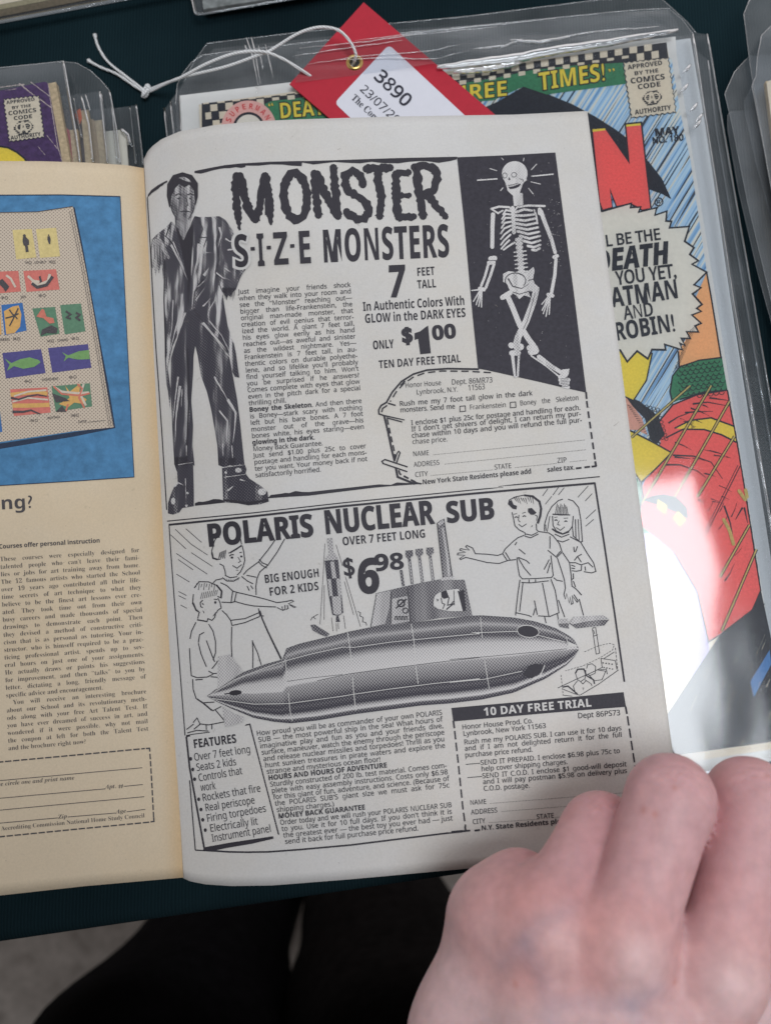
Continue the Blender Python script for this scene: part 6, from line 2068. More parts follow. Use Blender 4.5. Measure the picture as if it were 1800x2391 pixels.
# ---------------------------------------------------------------- left page print
BLUE_P = flatmat('blue_panel', (.068, .20, .37), rough=.7, var=.22, scale=260)
L('panel_print', BLUE_P, lambda k: k.poly(L4((-700, 300), (0, 291), (400, 289), (775, 300), (815, 1100), (840, 1600), (865, 2110), (500, 2135), (0, 2165), (-700, 2210)), 30))


def l_rules(k):
    k.stroke(L4((-700, 300), (0, 290), (400, 288), (776, 299)), 2.6, seg=25); k.stroke(L4((776, 299), (815, 1100), (840, 1600), (866, 2112)), 1.7, seg=30); k.stroke(L4((866, 2112), (500, 2137), (0, 2167), (-700, 2212)), 2.0, seg=25)
    # shadow side of the drawn pad
    k.poly(L4((455, 372), (482, 368), (530, 600), (575, 850), (640, 1200), (700, 1520), (745, 1795), (480, 1850), (0, 1930), (-700, 2050), (-700, 2020), (0, 1895), (480, 1820), (715, 1785)), 25)


L('panel_line_work', flatmat('navy_ink', (.025, .04, .075), var=.2), l_rules, lift=.00016)
PAD_P, _nt, _b = new_mat('screened_pad')
_tc = node(_nt, 'ShaderNodeTexCoord'); _mp = node(_nt, 'ShaderNodeMapping'); _mp.inputs['Rotation'].default_value = (0, 0, rad(42)); _k = 2 * math.pi / .0009
_mp.inputs['Scale'].default_value = (_k, _k, _k); _nt.links.new(_tc.outputs['Object'], _mp.inputs[0]); _sp = node(_nt, 'ShaderNodeSeparateXYZ'); _nt.links.new(_mp.outputs[0], _sp.inputs[0])
_s1 = node(_nt, 'ShaderNodeMath', operation='SINE'); _s2 = node(_nt, 'ShaderNodeMath', operation='SINE'); _nt.links.new(_sp.outputs['X'], _s1.inputs[0]); _nt.links.new(_sp.outputs['Y'], _s2.inputs[0])
_a = node(_nt, 'ShaderNodeMath', operation='ADD'); _nt.links.new(_s1.outputs[0], _a.inputs[0]); _nt.links.new(_s2.outputs[0], _a.inputs[1])
_q = node(_nt, 'ShaderNodeMapRange'); _q.inputs['From Min'].default_value = -1.6; _q.inputs['From Max'].default_value = -.2; _nt.links.new(_a.outputs[0], _q.inputs['Value'])
_m = node(_nt, 'ShaderNodeMix', data_type='RGBA'); _m.inputs['A'].default_value = (.22, .17, .14, 1); _m.inputs['B'].default_value = (.56, .47, .37, 1); _nt.links.new(_q.outputs[0], _m.inputs['Factor']); _nt.links.new(_m.outputs['Result'], _b.inputs['Base Color']); _b.inputs['Roughness'].default_value = .75
L('pad_print', PAD_P, lambda k: k.poly(L4((-700, 430), (0, 400), (240, 395), (470, 362), (560, 800), (640, 1250), (735, 1790), (480, 1815), (0, 1885), (-700, 2000)), 25), lift=.00020)


def pad_lines(k):
    k.stroke(L4((-700, 435), (0, 402), (240, 397), (470, 362)), 1.6, seg=20)
    for dx in (0, 13, 26): k.stroke(L4((448 + dx, 395 - dx), (535 + dx, 800), (615 + dx, 1250), (705 + dx, 1785)), 1.0, seg=30)
    T = lambda t, a, b, cap=5.2: k.text(t, *L4(a, b), cap, off=.02)
    T('1A', (160, 732), (180, 731)); T('LONELY', (222, 732), (298, 728)); T('1B', (314, 728), (334, 727)); T('3A', (8, 960), (28, 958)); T('JOY', (135, 955), (168, 953)); T('3B', (248, 946), (270, 944))
    T('SPEED', (-10, 1232), (62, 1228)); T('5B', (84, 1226), (106, 1224)); T('6A', (305, 1240), (326, 1238)); T('CHAOS', (372, 1236), (440, 1230)); T('6B', (462, 1224), (484, 1222))
    T('8A', (160, 1500), (182, 1498)); T('MOVEMENT', (270, 1490), (378, 1482)); T('8B', (446, 1474), (468, 1472)); T('10A', (190, 1754), (220, 1752)); T('RHYTHM', (306, 1738), (388, 1730)); T('10B', (456, 1722), (486, 1720)); T('DATE', (506, 1762), (560, 1758))
    for p in ((193, 727), (347, 722), (42, 953), (285, 938), (120, 1218), (338, 1232), (500, 1216), (195, 1492), (484, 1464), (234, 1745), (498, 1712)): k.ring(L4(p)[0], 3.2, 1.0, n=12)
    k.stroke(L4((565, 1757), (678, 1746)), 1.1)
    # figures in the two yellow squares
    k.disc(L4((157, 552))[0], 3.6); k.poly(L4((147, 562), (168, 560), (186, 580), (188, 610), (178, 612), (186, 655), (166, 658), (162, 620), (152, 612), (146, 590))); k.disc(L4((314, 548))[0], 1.8); k.poly(L4((306, 556), (322, 554), (327, 576), (325, 605), (316, 606), (306, 578)))
    k.poly(L4((-60, 880), (0, 840), (15, 830), (60, 880), (50, 895), (35, 915), (20, 890), (0, 870))); k.stroke(L4((205, 860), (240, 885), (300, 870), (340, 815)), 7)
    k.poly(L4((250, 815), (262, 812), (272, 850), (258, 856)))
    k.lines(L4, 3.2, [(35, 1085), (75, 1075), (120, 1055)], [(118, 1020), (70, 1120), (60, 1135)], [(60, 1030), (85, 1065)]); k.stroke(L4((88, 1060), (112, 1090)), 3)
    k.poly(L4((262, 1200), (270, 1160), (330, 1130), (372, 1150), (365, 1185), (300, 1180))); k.stroke(L4((425, 1040), (455, 1060), (430, 1080), (458, 1088)), 5); k.stroke(L4((490, 1050), (515, 1062), (492, 1082), (518, 1100)), 5)
    k.stroke(L4((70, 1600), (120, 1610), (180, 1590), (240, 1580), (305, 1590)), 5, 2.5); k.stroke(L4((80, 1690), (150, 1690), (200, 1680), (260, 1705)), 6, 3)
    k.poly(L4((335, 1570), (420, 1600), (450, 1620), (360, 1630))); k.poly(L4((360, 1690), (400, 1650), (430, 1690)))


def sq(k, *qs):
    for q in qs: k.poly(L4(*q), 30)


C_ = lambda n, c: flatmat(n, c, rough=.7, var=.12, scale=900)
TILE = lambda m, lf, *qs: [L('picture_tile', m, (lambda q: lambda k: k.poly(L4(*q), 30))(q), lift=lf) for q in qs]
TILE(C_('tile_yellow', (.62, .50, .22)), .00026, ((80, 515), (205, 508), (235, 692), (105, 705)), ((232, 510), (362, 500), (388, 685), (258, 695)))
TILE(C_('tile_red', (.58, .17, .14)), .00026, ((-120, 790), (118, 778), (135, 912), (-120, 935)), ((150, 780), (362, 768), (385, 900), (172, 915)), ((65, 1545), (305, 1532), (328, 1695), (90, 1718)))
OR_ = C_('tile_orange', (.62, .36, .12))
TILE(OR_, .00032, ((25, 1040), (80, 1010), (120, 1002), (138, 1060), (130, 1140), (95, 1180), (40, 1190)), ((-60, 1020), (0, 1010), (10, 1190), (-60, 1200)), ((420, 1520), (450, 1560), (520, 1505), (510, 1580), (560, 1610), (540, 1640), (480, 1630), (440, 1660), (380, 1640), (450, 1600)))
L('wave_print', OR_, lambda k: (k.stroke(L4((68, 1580), (150, 1570), (250, 1560), (306, 1575)), 9), k.stroke(L4((80, 1650), (180, 1650), (320, 1645)), 10)), lift=.00032)
TILE(C_('tile_blue', (.05, .15, .38)), .00028, ((8, 1000), (145, 985), (172, 1165), (30, 1195)), ((-80, 1700), (0, 1690), (15, 1820), (-80, 1830)))
TILE(C_('tile_green', (.11, .22, .14)), .00026, ((208, 1022), (355, 1012), (385, 1185), (262, 1205)), ((388, 1000), (522, 990), (552, 1170), (418, 1190)), ((332, 1525), (580, 1505), (595, 1655), (360, 1690)))
TILE(C_('tile_violet', (.085, .075, .22)), .00026, ((15, 1310), (265, 1285), (295, 1440), (38, 1475)), ((310, 1278), (568, 1252), (590, 1405), (338, 1438)))
FG_ = C_('fish_green', (.17, .32, .12))
L('fish_print', FG_, lambda k: k.poly(L4((30, 1345), (75, 1375), (130, 1350), (190, 1338), (250, 1355), (262, 1370), (220, 1400), (150, 1412), (90, 1395), (45, 1425), (62, 1385))), lift=.00032)
L('fish_print', FG_, lambda k: k.poly(L4((400, 1305), (440, 1325), (510, 1298), (574, 1290), (580, 1350), (500, 1352), (440, 1340), (412, 1365), (425, 1330))), lift=.00032)
PC_ = C_('tile_cream', (.58, .50, .41))
L('arrow_print', PC_, lambda k: k.stroke(L4((40, 808), (70, 830), (100, 885)), 5), lift=.00036)
L('arrow_print', PC_, lambda k: (k.stroke(L4((180, 812), (215, 845), (255, 850)), 6), k.stroke(L4((205, 850), (250, 870), (310, 845), (322, 800)), 6)), lift=.00036)
L('wave_print', PC_, lambda k: (k.stroke(L4((90, 1590), (180, 1560), (300, 1550)), 4), k.stroke(L4((80, 1625), (180, 1600), (310, 1612)), 4)), lift=.00036)
L('ribbon_print', PC_, lambda k: (k.stroke(L4((350, 1530), (400, 1560), (500, 1570), (575, 1565)), 5), k.stroke(L4((540, 1510), (520, 1580), (555, 1650)), 5)), lift=.00036)
CO_ = C_('tile_coral', (.56, .18, .13))
L('arrow_print', CO_, lambda k: k.poly(L4((235, 1075), (270, 1025), (285, 1030), (300, 1075), (345, 1085), (352, 1115), (320, 1120), (280, 1085))), lift=.00038)
L('ribbon_print', CO_, lambda k: (k.stroke(L4((345, 1525), (400, 1575), (520, 1585), (580, 1570)), 4), k.stroke(L4((500, 1510), (530, 1540), (510, 1600), (545, 1665)), 4), k.stroke(L4((440, 1640), (425, 1685)), 4)), lift=.00038)
L('pad_lettering', INK_SOFT, pad_lines, lift=.00042)


def left_text(k):
    k.text('painting?', (-138, 1198), L5((258, 284))[0], 30, sty='b')
    k.text('Courses offer personal instruction', *L5((-8, 604), (778, 555)), 10.2, sty='b', off=.006)
    lines = ['These courses were especially designed for', 'talented people who can’t leave their fami-', 'lies or jobs for art training away from home.', 'The 12 famous artists who started the School', 'over 19 years ago contributed all their life-', 'time secrets of art technique to what they',
             'believe to be the finest art lessons ever cre-', 'ated. They took time out from their own', 'busy careers and made thousands of special', 'drawings to demonstrate each point. Then', 'they devised a method of constructive criti-', 'cism that is as personal as tutoring. Your in-',
             'structor, who is himself required to be a prac-', 'ticing professional artist, spends up to sev-', 'eral hours on just one of your assignments.', 'He actually draws or paints his suggestions', 'for improvement, and then “talks” to you by', 'letter, dictating a long, friendly message of', 'specific advice and encouragement.',
             'You will receive an interesting brochure', 'about our School and its revolutionary meth-', 'ods along with your free Art Talent Test. If', 'you have ever dreamed of success in art, and', 'wondered if it were possible, why not mail', 'the coupon at left for both the Talent Test', 'and the brochure right now?']
    y0, yL = (L5((0, 702))[0], L5((1083, 630))[0]), None
    a0, b0 = L5((0, 702))[0], L5((1083, 630))[0]
    a1, b1 = L6((56, 254))[0], L6((1036, 168))[0]
    for i, t in enumerate(lines):
        f = i / 24
        a = (a0[0] + (a1[0] - a0[0]) * f, a0[1] + (a1[1] - a0[1]) * f)
        b = (b0[0] + (b1[0] - b0[0]) * f, b0[1] + (b1[1] - b0[1]) * f)
        if i == 19: a = (a[0] + 16, a[1] - 1.4)
        st = t
        k.text(st, a, b, 10.4, k=.98, off=-.010, just=i not in (18, 25), sty='s')
    k.text('se circle one and print name', *L6((-12, 556), (520, 510)), 9.5, off=-.006, sty='i')
    k.text('Apt.', *L6((734, 575), (812, 569)), 9.5, off=-.004, sty='i'); k.text('#', *L6((826, 570), (862, 566)), 9.5)
    k.text('Zip', *L6((406, 785), (470, 779)), 9.5, off=-.004, sty='i'); k.text('Age', *L6((808, 748), (882, 741)), 9.5, off=-.004, sty='i')
    k.text('the Accrediting Commission National Home Study Council', *L6((-60, 872), (1014, 774)), 9.6, off=-.010, sty='s')


L('body_text', INK_SOFT, left_text)


def left_rules(k):
    k.dash(L6((-300, 420), (0, 388), (500, 342), (1010, 294)), 3.2, 15, 3.8); k.stroke(L6((1018, 294), (1042, 292), (1046, 315)), 3.4)
    k.dash(L6((1046, 330), (1058, 520), (1072, 790)), 3.2, 13, 4); k.stroke(L6((1072, 775), (1074, 802), (1050, 806)), 3.4)
    k.dash(L6((1040, 808), (500, 860), (0, 910), (-300, 938)), 3.2, 15, 3.8)
    for a, b in (((-300, 545), (992, 428)), ((-300, 668), (735, 575)), ((866, 558), (996, 545)), ((-300, 752), (1006, 630)), ((-300, 842), (404, 778)), ((472, 772), (806, 744)), ((884, 736), (1014, 718))): k.stroke(L6(a, b), 1.6, seg=30)


def left_marks(k):
    rr = random.Random(11)
    for i in range(60):
        x, y = rr.uniform(0, 330), rr.uniform(390, 2040)
        k.disc((x, y), rr.uniform(.3, .8), n=5)


L('coupon_print', INK_SOFT, left_rules)
L('paper_marks', INK_SOFT, left_marks)


def right_marks(k):
    rr = random.Random(17)
    for i in range(90):                                # ink flecks and fibres in the newsprint
        x, y = rr.uniform(380, 1500), rr.uniform(300, 2020)
        if rr.random() < .7: k.disc((x, y), rr.uniform(.3, .8), n=5)
        else: k.stroke([(x, y), (x + rr.uniform(-7, 7), y + rr.uniform(-6, 6)), (x + rr.uniform(-9, 9), y + rr.uniform(-9, 9))], .5)


R('paper_marks', flatmat('paper_fibres', (.26, .23, .20)), right_marks)

# staples at the fold
STEEL = flatmat('staple_steel', (.30, .28, .26), rough=.4)

# ---------------------------------------------------------------- the person: left hand on the page, dark trousers below
SKIN, _nt, _b = new_mat('skin')
_tc = node(_nt, 'ShaderNodeTexCoord')
_n = node(_nt, 'ShaderNodeTexNoise'); _n.inputs['Scale'].default_value = 34; _n.inputs['Detail'].default_value = 3
_n2 = node(_nt, 'ShaderNodeTexNoise'); _n2.inputs['Scale'].default_value = 260; _n2.inputs['Detail'].default_value = 4
_v = node(_nt, 'ShaderNodeTexVoronoi'); _v.inputs['Scale'].default_value = 900; _v.feature = 'DISTANCE_TO_EDGE'
_v2 = node(_nt, 'ShaderNodeTexVoronoi'); _v2.inputs['Scale'].default_value = 62; _v2.inputs['Randomness'].default_value = 1
for q in (_n, _n2, _v, _v2): _nt.links.new(_tc.outputs['Object'], q.inputs['Vector'])
_r = node(_nt, 'ShaderNodeValToRGB'); e = _r.color_ramp.elements
while len(e) < 4: e.new(.5)
for el, (p, c) in zip(e, ((.30, (.545, .385, .392)), (.45, (.59, .405, .408)), (.58, (.61, .418, .418)), (.72, (.61, .392, .388)))): el.position = p; el.color = (*c, 1)
_nt.links.new(_n.outputs['Fac'], _r.inputs[0])
_q = node(_nt, 'ShaderNodeMapRange'); _q.inputs['From Min'].default_value = .3; _q.inputs['From Max'].default_value = .7; _q.inputs['To Min'].default_value = .90; _q.inputs['To Max'].default_value = 1.07; _nt.links.new(_n2.outputs['Fac'], _q.inputs['Value'])
_fq = node(_nt, 'ShaderNodeMapRange'); _fq.inputs['From Min'].default_value = .04; _fq.inputs['From Max'].default_value = .10; _fq.inputs['To Min'].default_value = .96; _nt.links.new(_v2.outputs['Distance'], _fq.inputs['Value'])
_mm = node(_nt, 'ShaderNodeMath', operation='MULTIPLY'); _nt.links.new(_q.outputs[0], _mm.inputs[0]); _nt.links.new(_fq.outputs[0], _mm.inputs[1])
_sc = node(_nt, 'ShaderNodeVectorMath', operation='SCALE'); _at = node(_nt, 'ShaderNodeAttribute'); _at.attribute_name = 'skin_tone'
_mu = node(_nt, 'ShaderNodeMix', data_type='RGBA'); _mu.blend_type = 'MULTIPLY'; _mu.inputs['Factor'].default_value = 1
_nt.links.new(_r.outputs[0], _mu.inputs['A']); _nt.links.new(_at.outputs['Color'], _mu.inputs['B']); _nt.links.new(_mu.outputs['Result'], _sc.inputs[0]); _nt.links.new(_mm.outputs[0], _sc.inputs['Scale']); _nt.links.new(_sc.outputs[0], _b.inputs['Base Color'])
_b.inputs['Subsurface Weight'].default_value = .45; _b.inputs['Subsurface Radius'].default_value = (.004, .0015, .0008); _b.inputs['Subsurface Scale'].default_value = .5
_b.inputs['Roughness'].default_value = .5; _b.inputs['Specular IOR Level'].default_value = .35
_bp = node(_nt, 'ShaderNodeBump'); _bp.inputs['Strength'].default_value = .22; _bp.inputs['Distance'].default_value = .0003
_ad = node(_nt, 'ShaderNodeMath', operation='MULTIPLY_ADD'); _ad.inputs[1].default_value = .8; _nt.links.new(_v.outputs['Distance'], _ad.inputs[0]); _nt.links.new(_n2.outputs['Fac'], _ad.inputs[2])
_nt.links.new(_ad.outputs[0], _bp.inputs['Height']); _nt.links.new(_bp.outputs[0], _b.inputs['Normal'])

H3 = lambda x, y, z: at(x, y, z)
caps = []          # (a, ra, b, rb)


def cap_(a, ra, b, rb): caps.append((a, ra, b, rb))


MM = .001
# joints: knuckle, middle joint, end joint, tip (little, ring, middle, index finger)
fingers = {
    'little': ([(1180, 2150, .0660), (1212, 2066, .0560), (1245, 2120, .0420), (1285, 2200, .0360)], [10.2, 9.2, 7.8, 6.8]),
    'ring': ([(1275, 2165, .0750), (1402, 1946, .0615), (1425, 2040, .0430), (1440, 2140, .0370)], [11.4, 11.1, 8.8, 7.4]),
    'middle': ([(1450, 2205, .0812), (1565, 1866, .0730), (1582, 1975, .0480), (1590, 2090, .0370)], [11.8, 11.7, 9.4, 7.8]),
    'index': ([(1672, 2262, .0775), (1748, 1872, .0640), (1768, 1980, .0470), (1760, 2090, .0370)], [12.0, 12.0, 9.4, 7.8]),
}
wrist = H3(1380, 2720, .078)
for nm, (js, rs) in fingers.items():
    P = [H3(*j) for j in js]
    for i in range(3):
        cap_(P[i], rs[i] * MM * (.96 if i else 1), P[i + 1], rs[i + 1] * MM)
    # back of the hand: a ray from each knuckle to the wrist
    mid = P[0].lerp(wrist, .5) + Vector((0, 0, .002))
    cap_(P[0] - Vector((0, 0, .004)), .0125, mid - Vector((0, 0, .003)), .0150)
    cap_(mid - Vector((0, 0, .003)), .0150, wrist + (P[0] - wrist) * .12 - Vector((0, 0, .004)), .0180)
    cap_(P[0] - Vector((0, 0, .016)), .0105, mid - Vector((0, 0, .018)), .0130)
K = {n: [H3(*j) for j in fingers[n][0]] for n in fingers}
# web between neighbouring knuckles
for a, b in (('little', 'ring'), ('ring', 'middle'), ('middle', 'index')):
    m = (K[a][0] + K[b][0]) / 2
    cap_(m.lerp(wrist, .10) - Vector((0, 0, .012)), .0085, m.lerp(wrist, .40) - Vector((0, 0, .004)), .0140)
# edge of the hand on the little-finger side, heel and thumb
cap_(H3(1150, 2165, .058), .0125, H3(1118, 2420, .058), .0182)
cap_(H3(1120, 2420, .058), .0185, H3(1210, 2760, .066), .0200)
cap_(H3(1640, 2330, .068), .0130, H3(1600, 2560, .068), .0170)
cap_(H3(1600, 2560, .068), .0170, H3(1500, 2780, .074), .0200)
cap_(H3(1620, 2560, .058), .0150, H3(1700, 2330, .044), .0125)
cap_(H3(1700, 2330, .044), .0125, H3(1690, 2130, .037), .0095)
fore = wrist + Vector((-.02, -.13, .036))
cap_(wrist, .0260, wrist.lerp(fore, .45), .0300)
cap_(wrist.lerp(fore, .45), .0300, fore, .0360)

# one continuous skin: blend the volumes in a distance field, then mesh it
lo = np.array([min(min(a[i] - ra, b[i] - rb) for a, ra, b, rb in caps) for i in range(3)]) - .004
hi = np.array([max(max(a[i] + ra, b[i] + rb) for a, ra, b, rb in caps) for i in range(3)]) + .004
VX = .0011


def seg_d(G, a, ra, b, rb):
    a = np.array(a); b = np.array(b)
    ab = b - a; L2 = ab @ ab
    t = np.clip(((G - a) @ ab) / L2, 0, 1)
    return np.linalg.norm(G - (a + t[..., None] * ab), axis=-1) - (ra + (rb - ra) * t)


def smin(x, y, k):
    h = np.clip(.5 + .5 * (y - x) / k, 0, 1)
    return y + (x - y) * h - k * h * (1 - h)


def field(G):
    nf = 0
    palm, fing = None, []
    i = 0
    order = []
    per = 6                              # three finger bones and three back-of-hand volumes per finger
    for f in range(4):
        for j in range(6): order.append((f if j < 3 else -1))
    order += [-1] * (len(caps) - len(order))
    fd = [None] * 4
    for (a, ra, b, rb), g in zip(caps, order):
        d = seg_d(G, a, ra, b, rb)
        if g < 0: palm = d if palm is None else smin(palm, d, .009)
        else: fd[g] = d if fd[g] is None else smin(fd[g], d, .0035)
    for n in fingers:                    # knuckle bumps on the back of the hand
        k_ = K[n][0]
        d = np.linalg.norm((G - np.array(k_ + Vector((0, 0, .0005)))) * np.array((1, 1, 1.0)), axis=-1) - .0104
        palm = smin(palm, d, .008)
    tot = None
    for d in fd:
        q = smin(palm, d, .0045)
        tot = q if tot is None else np.minimum(tot, q)
    return tot


def surface_nets(lo, hi, h):
    n = np.ceil((hi - lo) / h).astype(int) + 1
    ax = [lo[i] + h * np.arange(n[i]) for i in range(3)]
    Dv = np.empty(n)
    for i0 in range(0, n[0], 24):
        g = np.stack(np.meshgrid(ax[0][i0:i0 + 24], ax[1], ax[2], indexing='ij'), -1)
        Dv[i0:i0 + 24] = field(g)
    sgn = Dv < 0
    c = np.zeros(np.array(n) - 1, int)
    for dx in (0, 1):
        for dy in (0, 1):
            for dz in (0, 1):
                c += sgn[dx:n[0] - 1 + dx, dy:n[1] - 1 + dy, dz:n[2] - 1 + dz]
    act = (c > 0) & (c < 8)
    ids = -np.ones(act.shape, int)
    idx = np.argwhere(act)
    ids[act] = np.arange(len(idx))
    acc = np.zeros((len(idx), 3)); cnt = np.zeros(len(idx))
    I, J, Kk = idx.T
    corners = [(x, y, z) for x in (0, 1) for y in (0, 1) for z in (0, 1)]
    for p in corners:
        for axn in range(3):
            if p[axn]: continue
            q = list(p); q[axn] = 1
            v0 = Dv[I + p[0], J + p[1], Kk + p[2]]; v1 = Dv[I + q[0], J + q[1], Kk + q[2]]
            m = (v0 < 0) != (v1 < 0)
            t = np.where(m, v0 / np.where(v0 == v1, 1, v0 - v1), 0)
            pos = np.array(p, float)[None].repeat(len(idx), 0); pos[:, axn] += t
            acc[m] += pos[m]; cnt[m] += 1
    V = lo + h * (idx + acc / cnt[:, None])
    Fq = []
    for axn in range(3):
        b1, b2 = (axn + 1) % 3, (axn + 2) % 3
        sl0 = [slice(None)] * 3; sl1 = [slice(None)] * 3
        sl0[axn] = slice(0, -1); sl1[axn] = slice(1, None)
        m = sgn[tuple(sl0)] != sgn[tuple(sl1)]
        e_ = np.argwhere(m)
        ok = (e_[:, b1] > 0) & (e_[:, b2] > 0) & (e_[:, b1] < n[b1] - 1) & (e_[:, b2] < n[b2] - 1) & (e_[:, axn] < n[axn] - 1)
        e_ = e_[ok]
        inside0 = sgn[tuple(sl0)][tuple(e_.T)]
        qs = []
        for o1, o2 in ((0, 0), (1, 0), (1, 1), (0, 1)):
            w = e_.copy(); w[:, b1] -= o1; w[:, b2] -= o2
            qs.append(ids[tuple(w.T)])
        qs = np.stack(qs, 1)
        qs[~inside0] = qs[~inside0][:, ::-1]
        Fq.append(qs)
    Fq = np.concatenate(Fq)
    Fq = Fq[(Fq >= 0).all(1)]
    return V, Fq


hv, hf = surface_nets(lo, hi, VX)
pe = empty('person', wrist - Vector((0, 0, .04)), 'person in dark trousers, left hand with curled fingers holding down the comic page', 'person')
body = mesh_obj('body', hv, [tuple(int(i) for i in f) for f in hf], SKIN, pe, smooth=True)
sm = body.modifiers.new('smooth', 'SMOOTH'); sm.factor = .5; sm.iterations = 3
sb = body.modifiers.new('sub', 'SUBSURF'); sb.levels = 1; sb.render_levels = 1
_dg = bpy.context.evaluated_depsgraph_get()
_fine = bpy.data.meshes.new_from_object(body.evaluated_get(_dg))
body.modifiers.clear(); body.data = _fine
# creases over the finger joints, tendons, veins and skin colour, with the fingers' shade painted in
co = np.empty(len(_fine.vertices) * 3); _fine.vertices.foreach_get('co', co); co = co.reshape(-1, 3)
no = np.empty(len(_fine.vertices) * 3); _fine.vertices.foreach_get('normal', no); no = no.reshape(-1, 3)
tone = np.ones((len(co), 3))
disp = np.zeros(len(co))


def polyline_d(P):
    P = [np.array(p) for p in P]
    return np.min([seg_d(co, a_, 0, b_, 0) for a_, b_ in zip(P, P[1:])], 0)


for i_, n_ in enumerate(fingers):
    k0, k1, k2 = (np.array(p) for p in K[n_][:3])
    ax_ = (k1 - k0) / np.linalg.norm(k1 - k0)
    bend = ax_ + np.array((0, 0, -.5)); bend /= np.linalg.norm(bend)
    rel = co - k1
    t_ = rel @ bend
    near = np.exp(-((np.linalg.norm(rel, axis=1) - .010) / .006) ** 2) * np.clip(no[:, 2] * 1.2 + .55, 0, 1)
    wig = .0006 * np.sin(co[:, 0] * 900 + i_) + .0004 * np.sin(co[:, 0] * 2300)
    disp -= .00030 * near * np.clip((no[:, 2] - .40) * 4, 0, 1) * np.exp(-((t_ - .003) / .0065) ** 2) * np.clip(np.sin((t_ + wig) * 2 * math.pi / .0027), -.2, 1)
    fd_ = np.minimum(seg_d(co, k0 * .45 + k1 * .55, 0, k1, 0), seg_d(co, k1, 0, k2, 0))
    tone *= 1 - np.array((.10, .225, .215)) * np.exp(-(np.maximum(0, fd_ - .010) / .011) ** 2)[:, None]  # fingers reddened, and their shade painted into the skin colour, fading towards the knuckles
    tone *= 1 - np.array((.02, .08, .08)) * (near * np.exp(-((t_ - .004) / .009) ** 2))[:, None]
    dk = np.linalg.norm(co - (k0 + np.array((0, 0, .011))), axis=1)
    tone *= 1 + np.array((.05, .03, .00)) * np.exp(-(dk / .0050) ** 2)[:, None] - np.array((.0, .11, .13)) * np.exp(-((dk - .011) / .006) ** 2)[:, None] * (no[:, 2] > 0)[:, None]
    td = polyline_d([k0 + np.array((0, 0, .010)), k0 * .5 + np.array(wrist) * .5 + np.array((0, 0, .014)), np.array(wrist) + np.array((0, 0, .018))])
    disp += .0006 * np.exp(-((td - .003) / .0035) ** 2) * (no[:, 2] > .2)
flat_ = np.stack([co[:, 0] / (CAM_H - co[:, 2]), co[:, 1] / (CAM_H - co[:, 2]), 0 * co[:, 0]], 1) * .215
for v_ in ([(1180, 2250), (1225, 2200), (1262, 2158), (1330, 2120)], [(1225, 2200), (1270, 2290), (1290, 2420)], [(1316, 2345), (1400, 2338), (1470, 2345), (1540, 2310)], [(1470, 2345), (1500, 2430), (1505, 2560)]):
    pts_ = [at(x, y, .09) for x, y in v_]
    pts_ = [np.array((p.x / (CAM_H - .09) * .215, p.y / (CAM_H - .09) * .215, 0)) for p in pts_]
    vd = np.min([seg_d(flat_, a_, 0, b_, 0) for a_, b_ in zip(pts_, pts_[1:])], 0)
    e_ = np.exp(-(vd / .0026) ** 2) * np.clip(no[:, 2] * 2, 0, 1)
    disp += .00022 * e_; tone *= 1 - np.array((.11, .04, -.01)) * e_[:, None]
rs = np.random.RandomState(4)
for _i in range(34):                              # freckles
    c_ = co[rs.randint(len(co))]
    e_ = np.exp(-(np.linalg.norm(co - c_, axis=1) / rs.uniform(.0006, .0012)) ** 2)
    tone *= 1 - np.array((.10, .24, .30)) * e_[:, None]
_fine.vertices.foreach_set('co', (co + no * disp[:, None]).ravel())
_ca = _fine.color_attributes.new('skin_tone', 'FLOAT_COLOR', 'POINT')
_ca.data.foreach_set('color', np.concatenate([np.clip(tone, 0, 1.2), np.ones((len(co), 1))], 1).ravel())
_fine.polygons.foreach_set('use_smooth', [True] * len(_fine.polygons)); _fine.update()

BLACK_CLOTH = flatmat('black_trouser_cloth', (.0055, .0050, .0060), rough=.95, var=.4, scale=90, spec=.05, bump=.4)
DARK_CLOTH = flatmat('charcoal_trouser_cloth', (.010, .0085, .0085), rough=.95, var=.4, scale=90, spec=.05, bump=.4)


def loft(name, secs, mat, parent, n=28, fold=.006, seed=0):
    """trouser leg through sections (centre, rx, ry)"""
    V, Fc = [], []
    S_ = []
    for (c0, x0, y0), (c1, x1, y1) in zip(secs, secs[1:]):
        for i in range(8):
            t = i / 8; S_.append((c0.lerp(c1, t), x0 + (x1 - x0) * t, y0 + (y1 - y0) * t))
    S_.append(secs[-1])
    for j, (c, rx, ry) in enumerate(S_):
        for i in range(n):
            a = 2 * math.pi * i / n
            w = 1 + fold / rx * (math.sin(3 * a + j * .5 + seed) * .6 + math.sin(5 * a - j * .33 + seed * 2) * .4)
            V.append(c + Vector((rx * w * math.cos(a), ry * w * math.sin(a), 0)))
    for j in range(len(S_) - 1):
        for i in range(n):
            Fc.append((j * n + i, j * n + (i + 1) % n, (j + 1) * n + (i + 1) % n, (j + 1) * n + i))
    Fc.append(tuple(range(n))[::-1] if True else ()); Fc.append(tuple(range((len(S_) - 1) * n, len(S_) * n)))
    return mesh_obj(name, V, Fc, mat, parent, smooth=True)


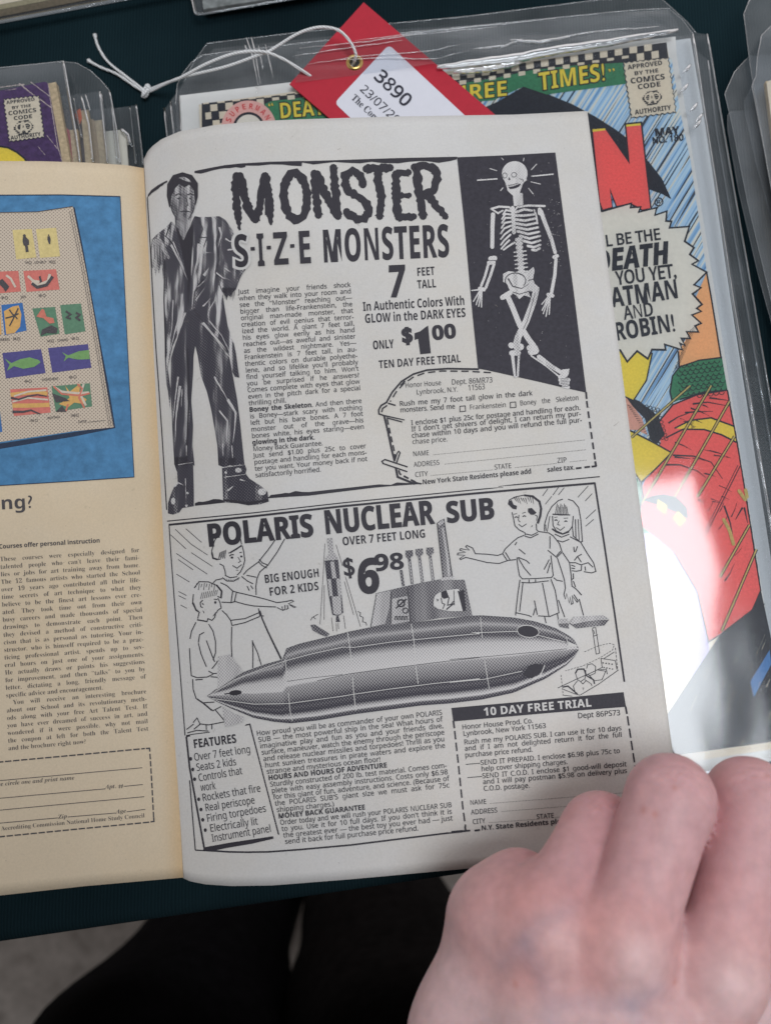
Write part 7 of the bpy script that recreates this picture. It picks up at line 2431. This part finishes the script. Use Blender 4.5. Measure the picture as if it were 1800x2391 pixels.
V3 = Vector
loft('trouser_leg', [(V3((-.150, -.275, -.735)), .058, .075), (V3((-.147, -.285, -.50)), .060, .075), (V3((-.146, -.290, -.40)), .066, .076), (V3((-.150, -.292, -.25)), .082, .078), (V3((-.145, -.300, -.05)), .090, .085), (V3((-.120, -.310, .12)), .095, .095)], BLACK_CLOTH, pe, seed=1)
loft('trouser_leg', [(V3((-.022, -.275, -.735)), .056, .075), (V3((-.004, -.285, -.50)), .074, .075), (V3((.008, -.290, -.40)), .084, .076), (V3((.036, -.292, -.25)), .098, .078), (V3((.055, -.300, -.05)), .100, .085), (V3((.050, -.310, .12)), .090, .095)], DARK_CLOTH, pe, seed=2)
loft('sleeve', [(wrist.lerp(fore, .55), .040, .036), (fore, .050, .046), (fore + Vector((-.02, -.12, .08)), .058, .055)], DARK_CLOTH, pe, fold=.004, seed=4)
for (x, y) in ((-.150, -.275), (-.022, -.275)):
    c = Vector((x, y, FLOOR_Z))
    V, Fc = [], []
    for j, (z, sx_, sy_) in enumerate(((0, .042, .125), (.015, .045, .13), (.04, .043, .125), (.065, .036, .10), (.085, .028, .06))):
        for i in range(24):
            a = 2 * math.pi * i / 24
            V.append(c + Vector((sx_ * math.cos(a), .06 + sy_ * math.sin(a) * (1 if math.sin(a) > 0 else .8) - j * .006, z + .001)))
    for j in range(4):
        for i in range(24): Fc.append((j * 24 + i, j * 24 + (i + 1) % 24, (j + 1) * 24 + (i + 1) % 24, (j + 1) * 24 + i))
    Fc.append(tuple(range(24))[::-1]); Fc.append(tuple(range(96, 120)))
    mesh_obj('shoe', V, Fc, BLACK_CLOTH, pe, smooth=True)

# upper body leaning over the table, above and behind the camera: it shades the near side of the page
loft('jumper', [(V3((-.050, -.320, .08)), .175, .105), (V3((-.050, -.330, .22)), .170, .105), (V3((-.050, -.305, .35)), .185, .110), (V3((-.045, -.255, .45)), .200, .100), (V3((-.040, -.210, .50)), .150, .080), (V3((-.034, -.180, .53)), .075, .062)], DARK_CLOTH, pe, fold=.007, seed=6)
HAIR = flatmat('brown_hair', (.05, .03, .02), rough=.6, var=.5, scale=400)


def ball(P, segs, c, r, rot=None):
    for i in range(segs + 1):
        for j in range(segs * 2):
            t, a = math.pi * i / segs, 2 * math.pi * j / (segs * 2)
            P.append((c[0] + r[0] * math.sin(t) * math.cos(a), c[1] + r[1] * math.sin(t) * math.sin(a), c[2] + r[2] * math.cos(t)))


hc = np.array((-.075, -.080, .630))
# skull, jaw, nose, lips, ears and neck blended into one head that looks down at the table
hcaps = [((0, -.02, .02), .078, (0, .025, .010), .074), ((0, .03, -.02), .060, (0, .060, -.055), .040), ((0, .088, .005), .010, (0, .108, -.030), .012), ((-.018, .092, -.058), .008, (.018, .092, -.058), .008),
         ((-.078, -.005, .0), .013, (-.080, -.012, -.030), .010), ((.078, -.005, .0), .013, (.080, -.012, -.030), .010), ((0, -.05, -.03), .050, (0, -.095, -.10), .055), ((-.030, .078, .022), .012, (.030, .078, .022), .012)]


def head_field(G):
    d = None
    for a_, ra, b_, rb in hcaps:
        q = seg_d(G, hc + np.array(a_), ra, hc + np.array(b_), rb)
        d = q if d is None else smin(d, q, .014)
    for sx_ in (-.032, .032):
        e_ = np.linalg.norm(G - (hc + np.array((sx_, .094, .002))), axis=-1) - .013
        d = np.maximum(d, -e_ + .002)
        d = np.minimum(d, np.linalg.norm(G - (hc + np.array((sx_, .078, .002))), axis=-1) - .0125)
    return d


_hand_field = field
field = head_field
kv, kf = surface_nets(hc - .17, hc + .15, .005)
hd = mesh_obj('head', kv, [tuple(int(i) for i in f) for f in kf], SKIN, pe, smooth=True)
hd.data.color_attributes.new('skin_tone', 'FLOAT_COLOR', 'POINT')
hd.data.color_attributes['skin_tone'].data.foreach_set('color', np.ones(len(kv) * 4))


def hair_field(G):
    d = seg_d(G, hc + np.array((0, -.028, .030)), .083, hc + np.array((0, .018, .028)), .078)
    d = np.maximum(d, -(np.linalg.norm(G - (hc + np.array((0, .100, -.045))), axis=-1) - .088))
    return d + .0025 * np.sin(G[..., 0] * 330 + 3 * np.sin(G[..., 1] * 60)) * np.sin(G[..., 2] * 90)


field = hair_field
kv, kf = surface_nets(hc - .17, hc + .15, .005)
mesh_obj('hair', kv, [tuple(int(i) for i in f) for f in kf], HAIR, pe, smooth=True)
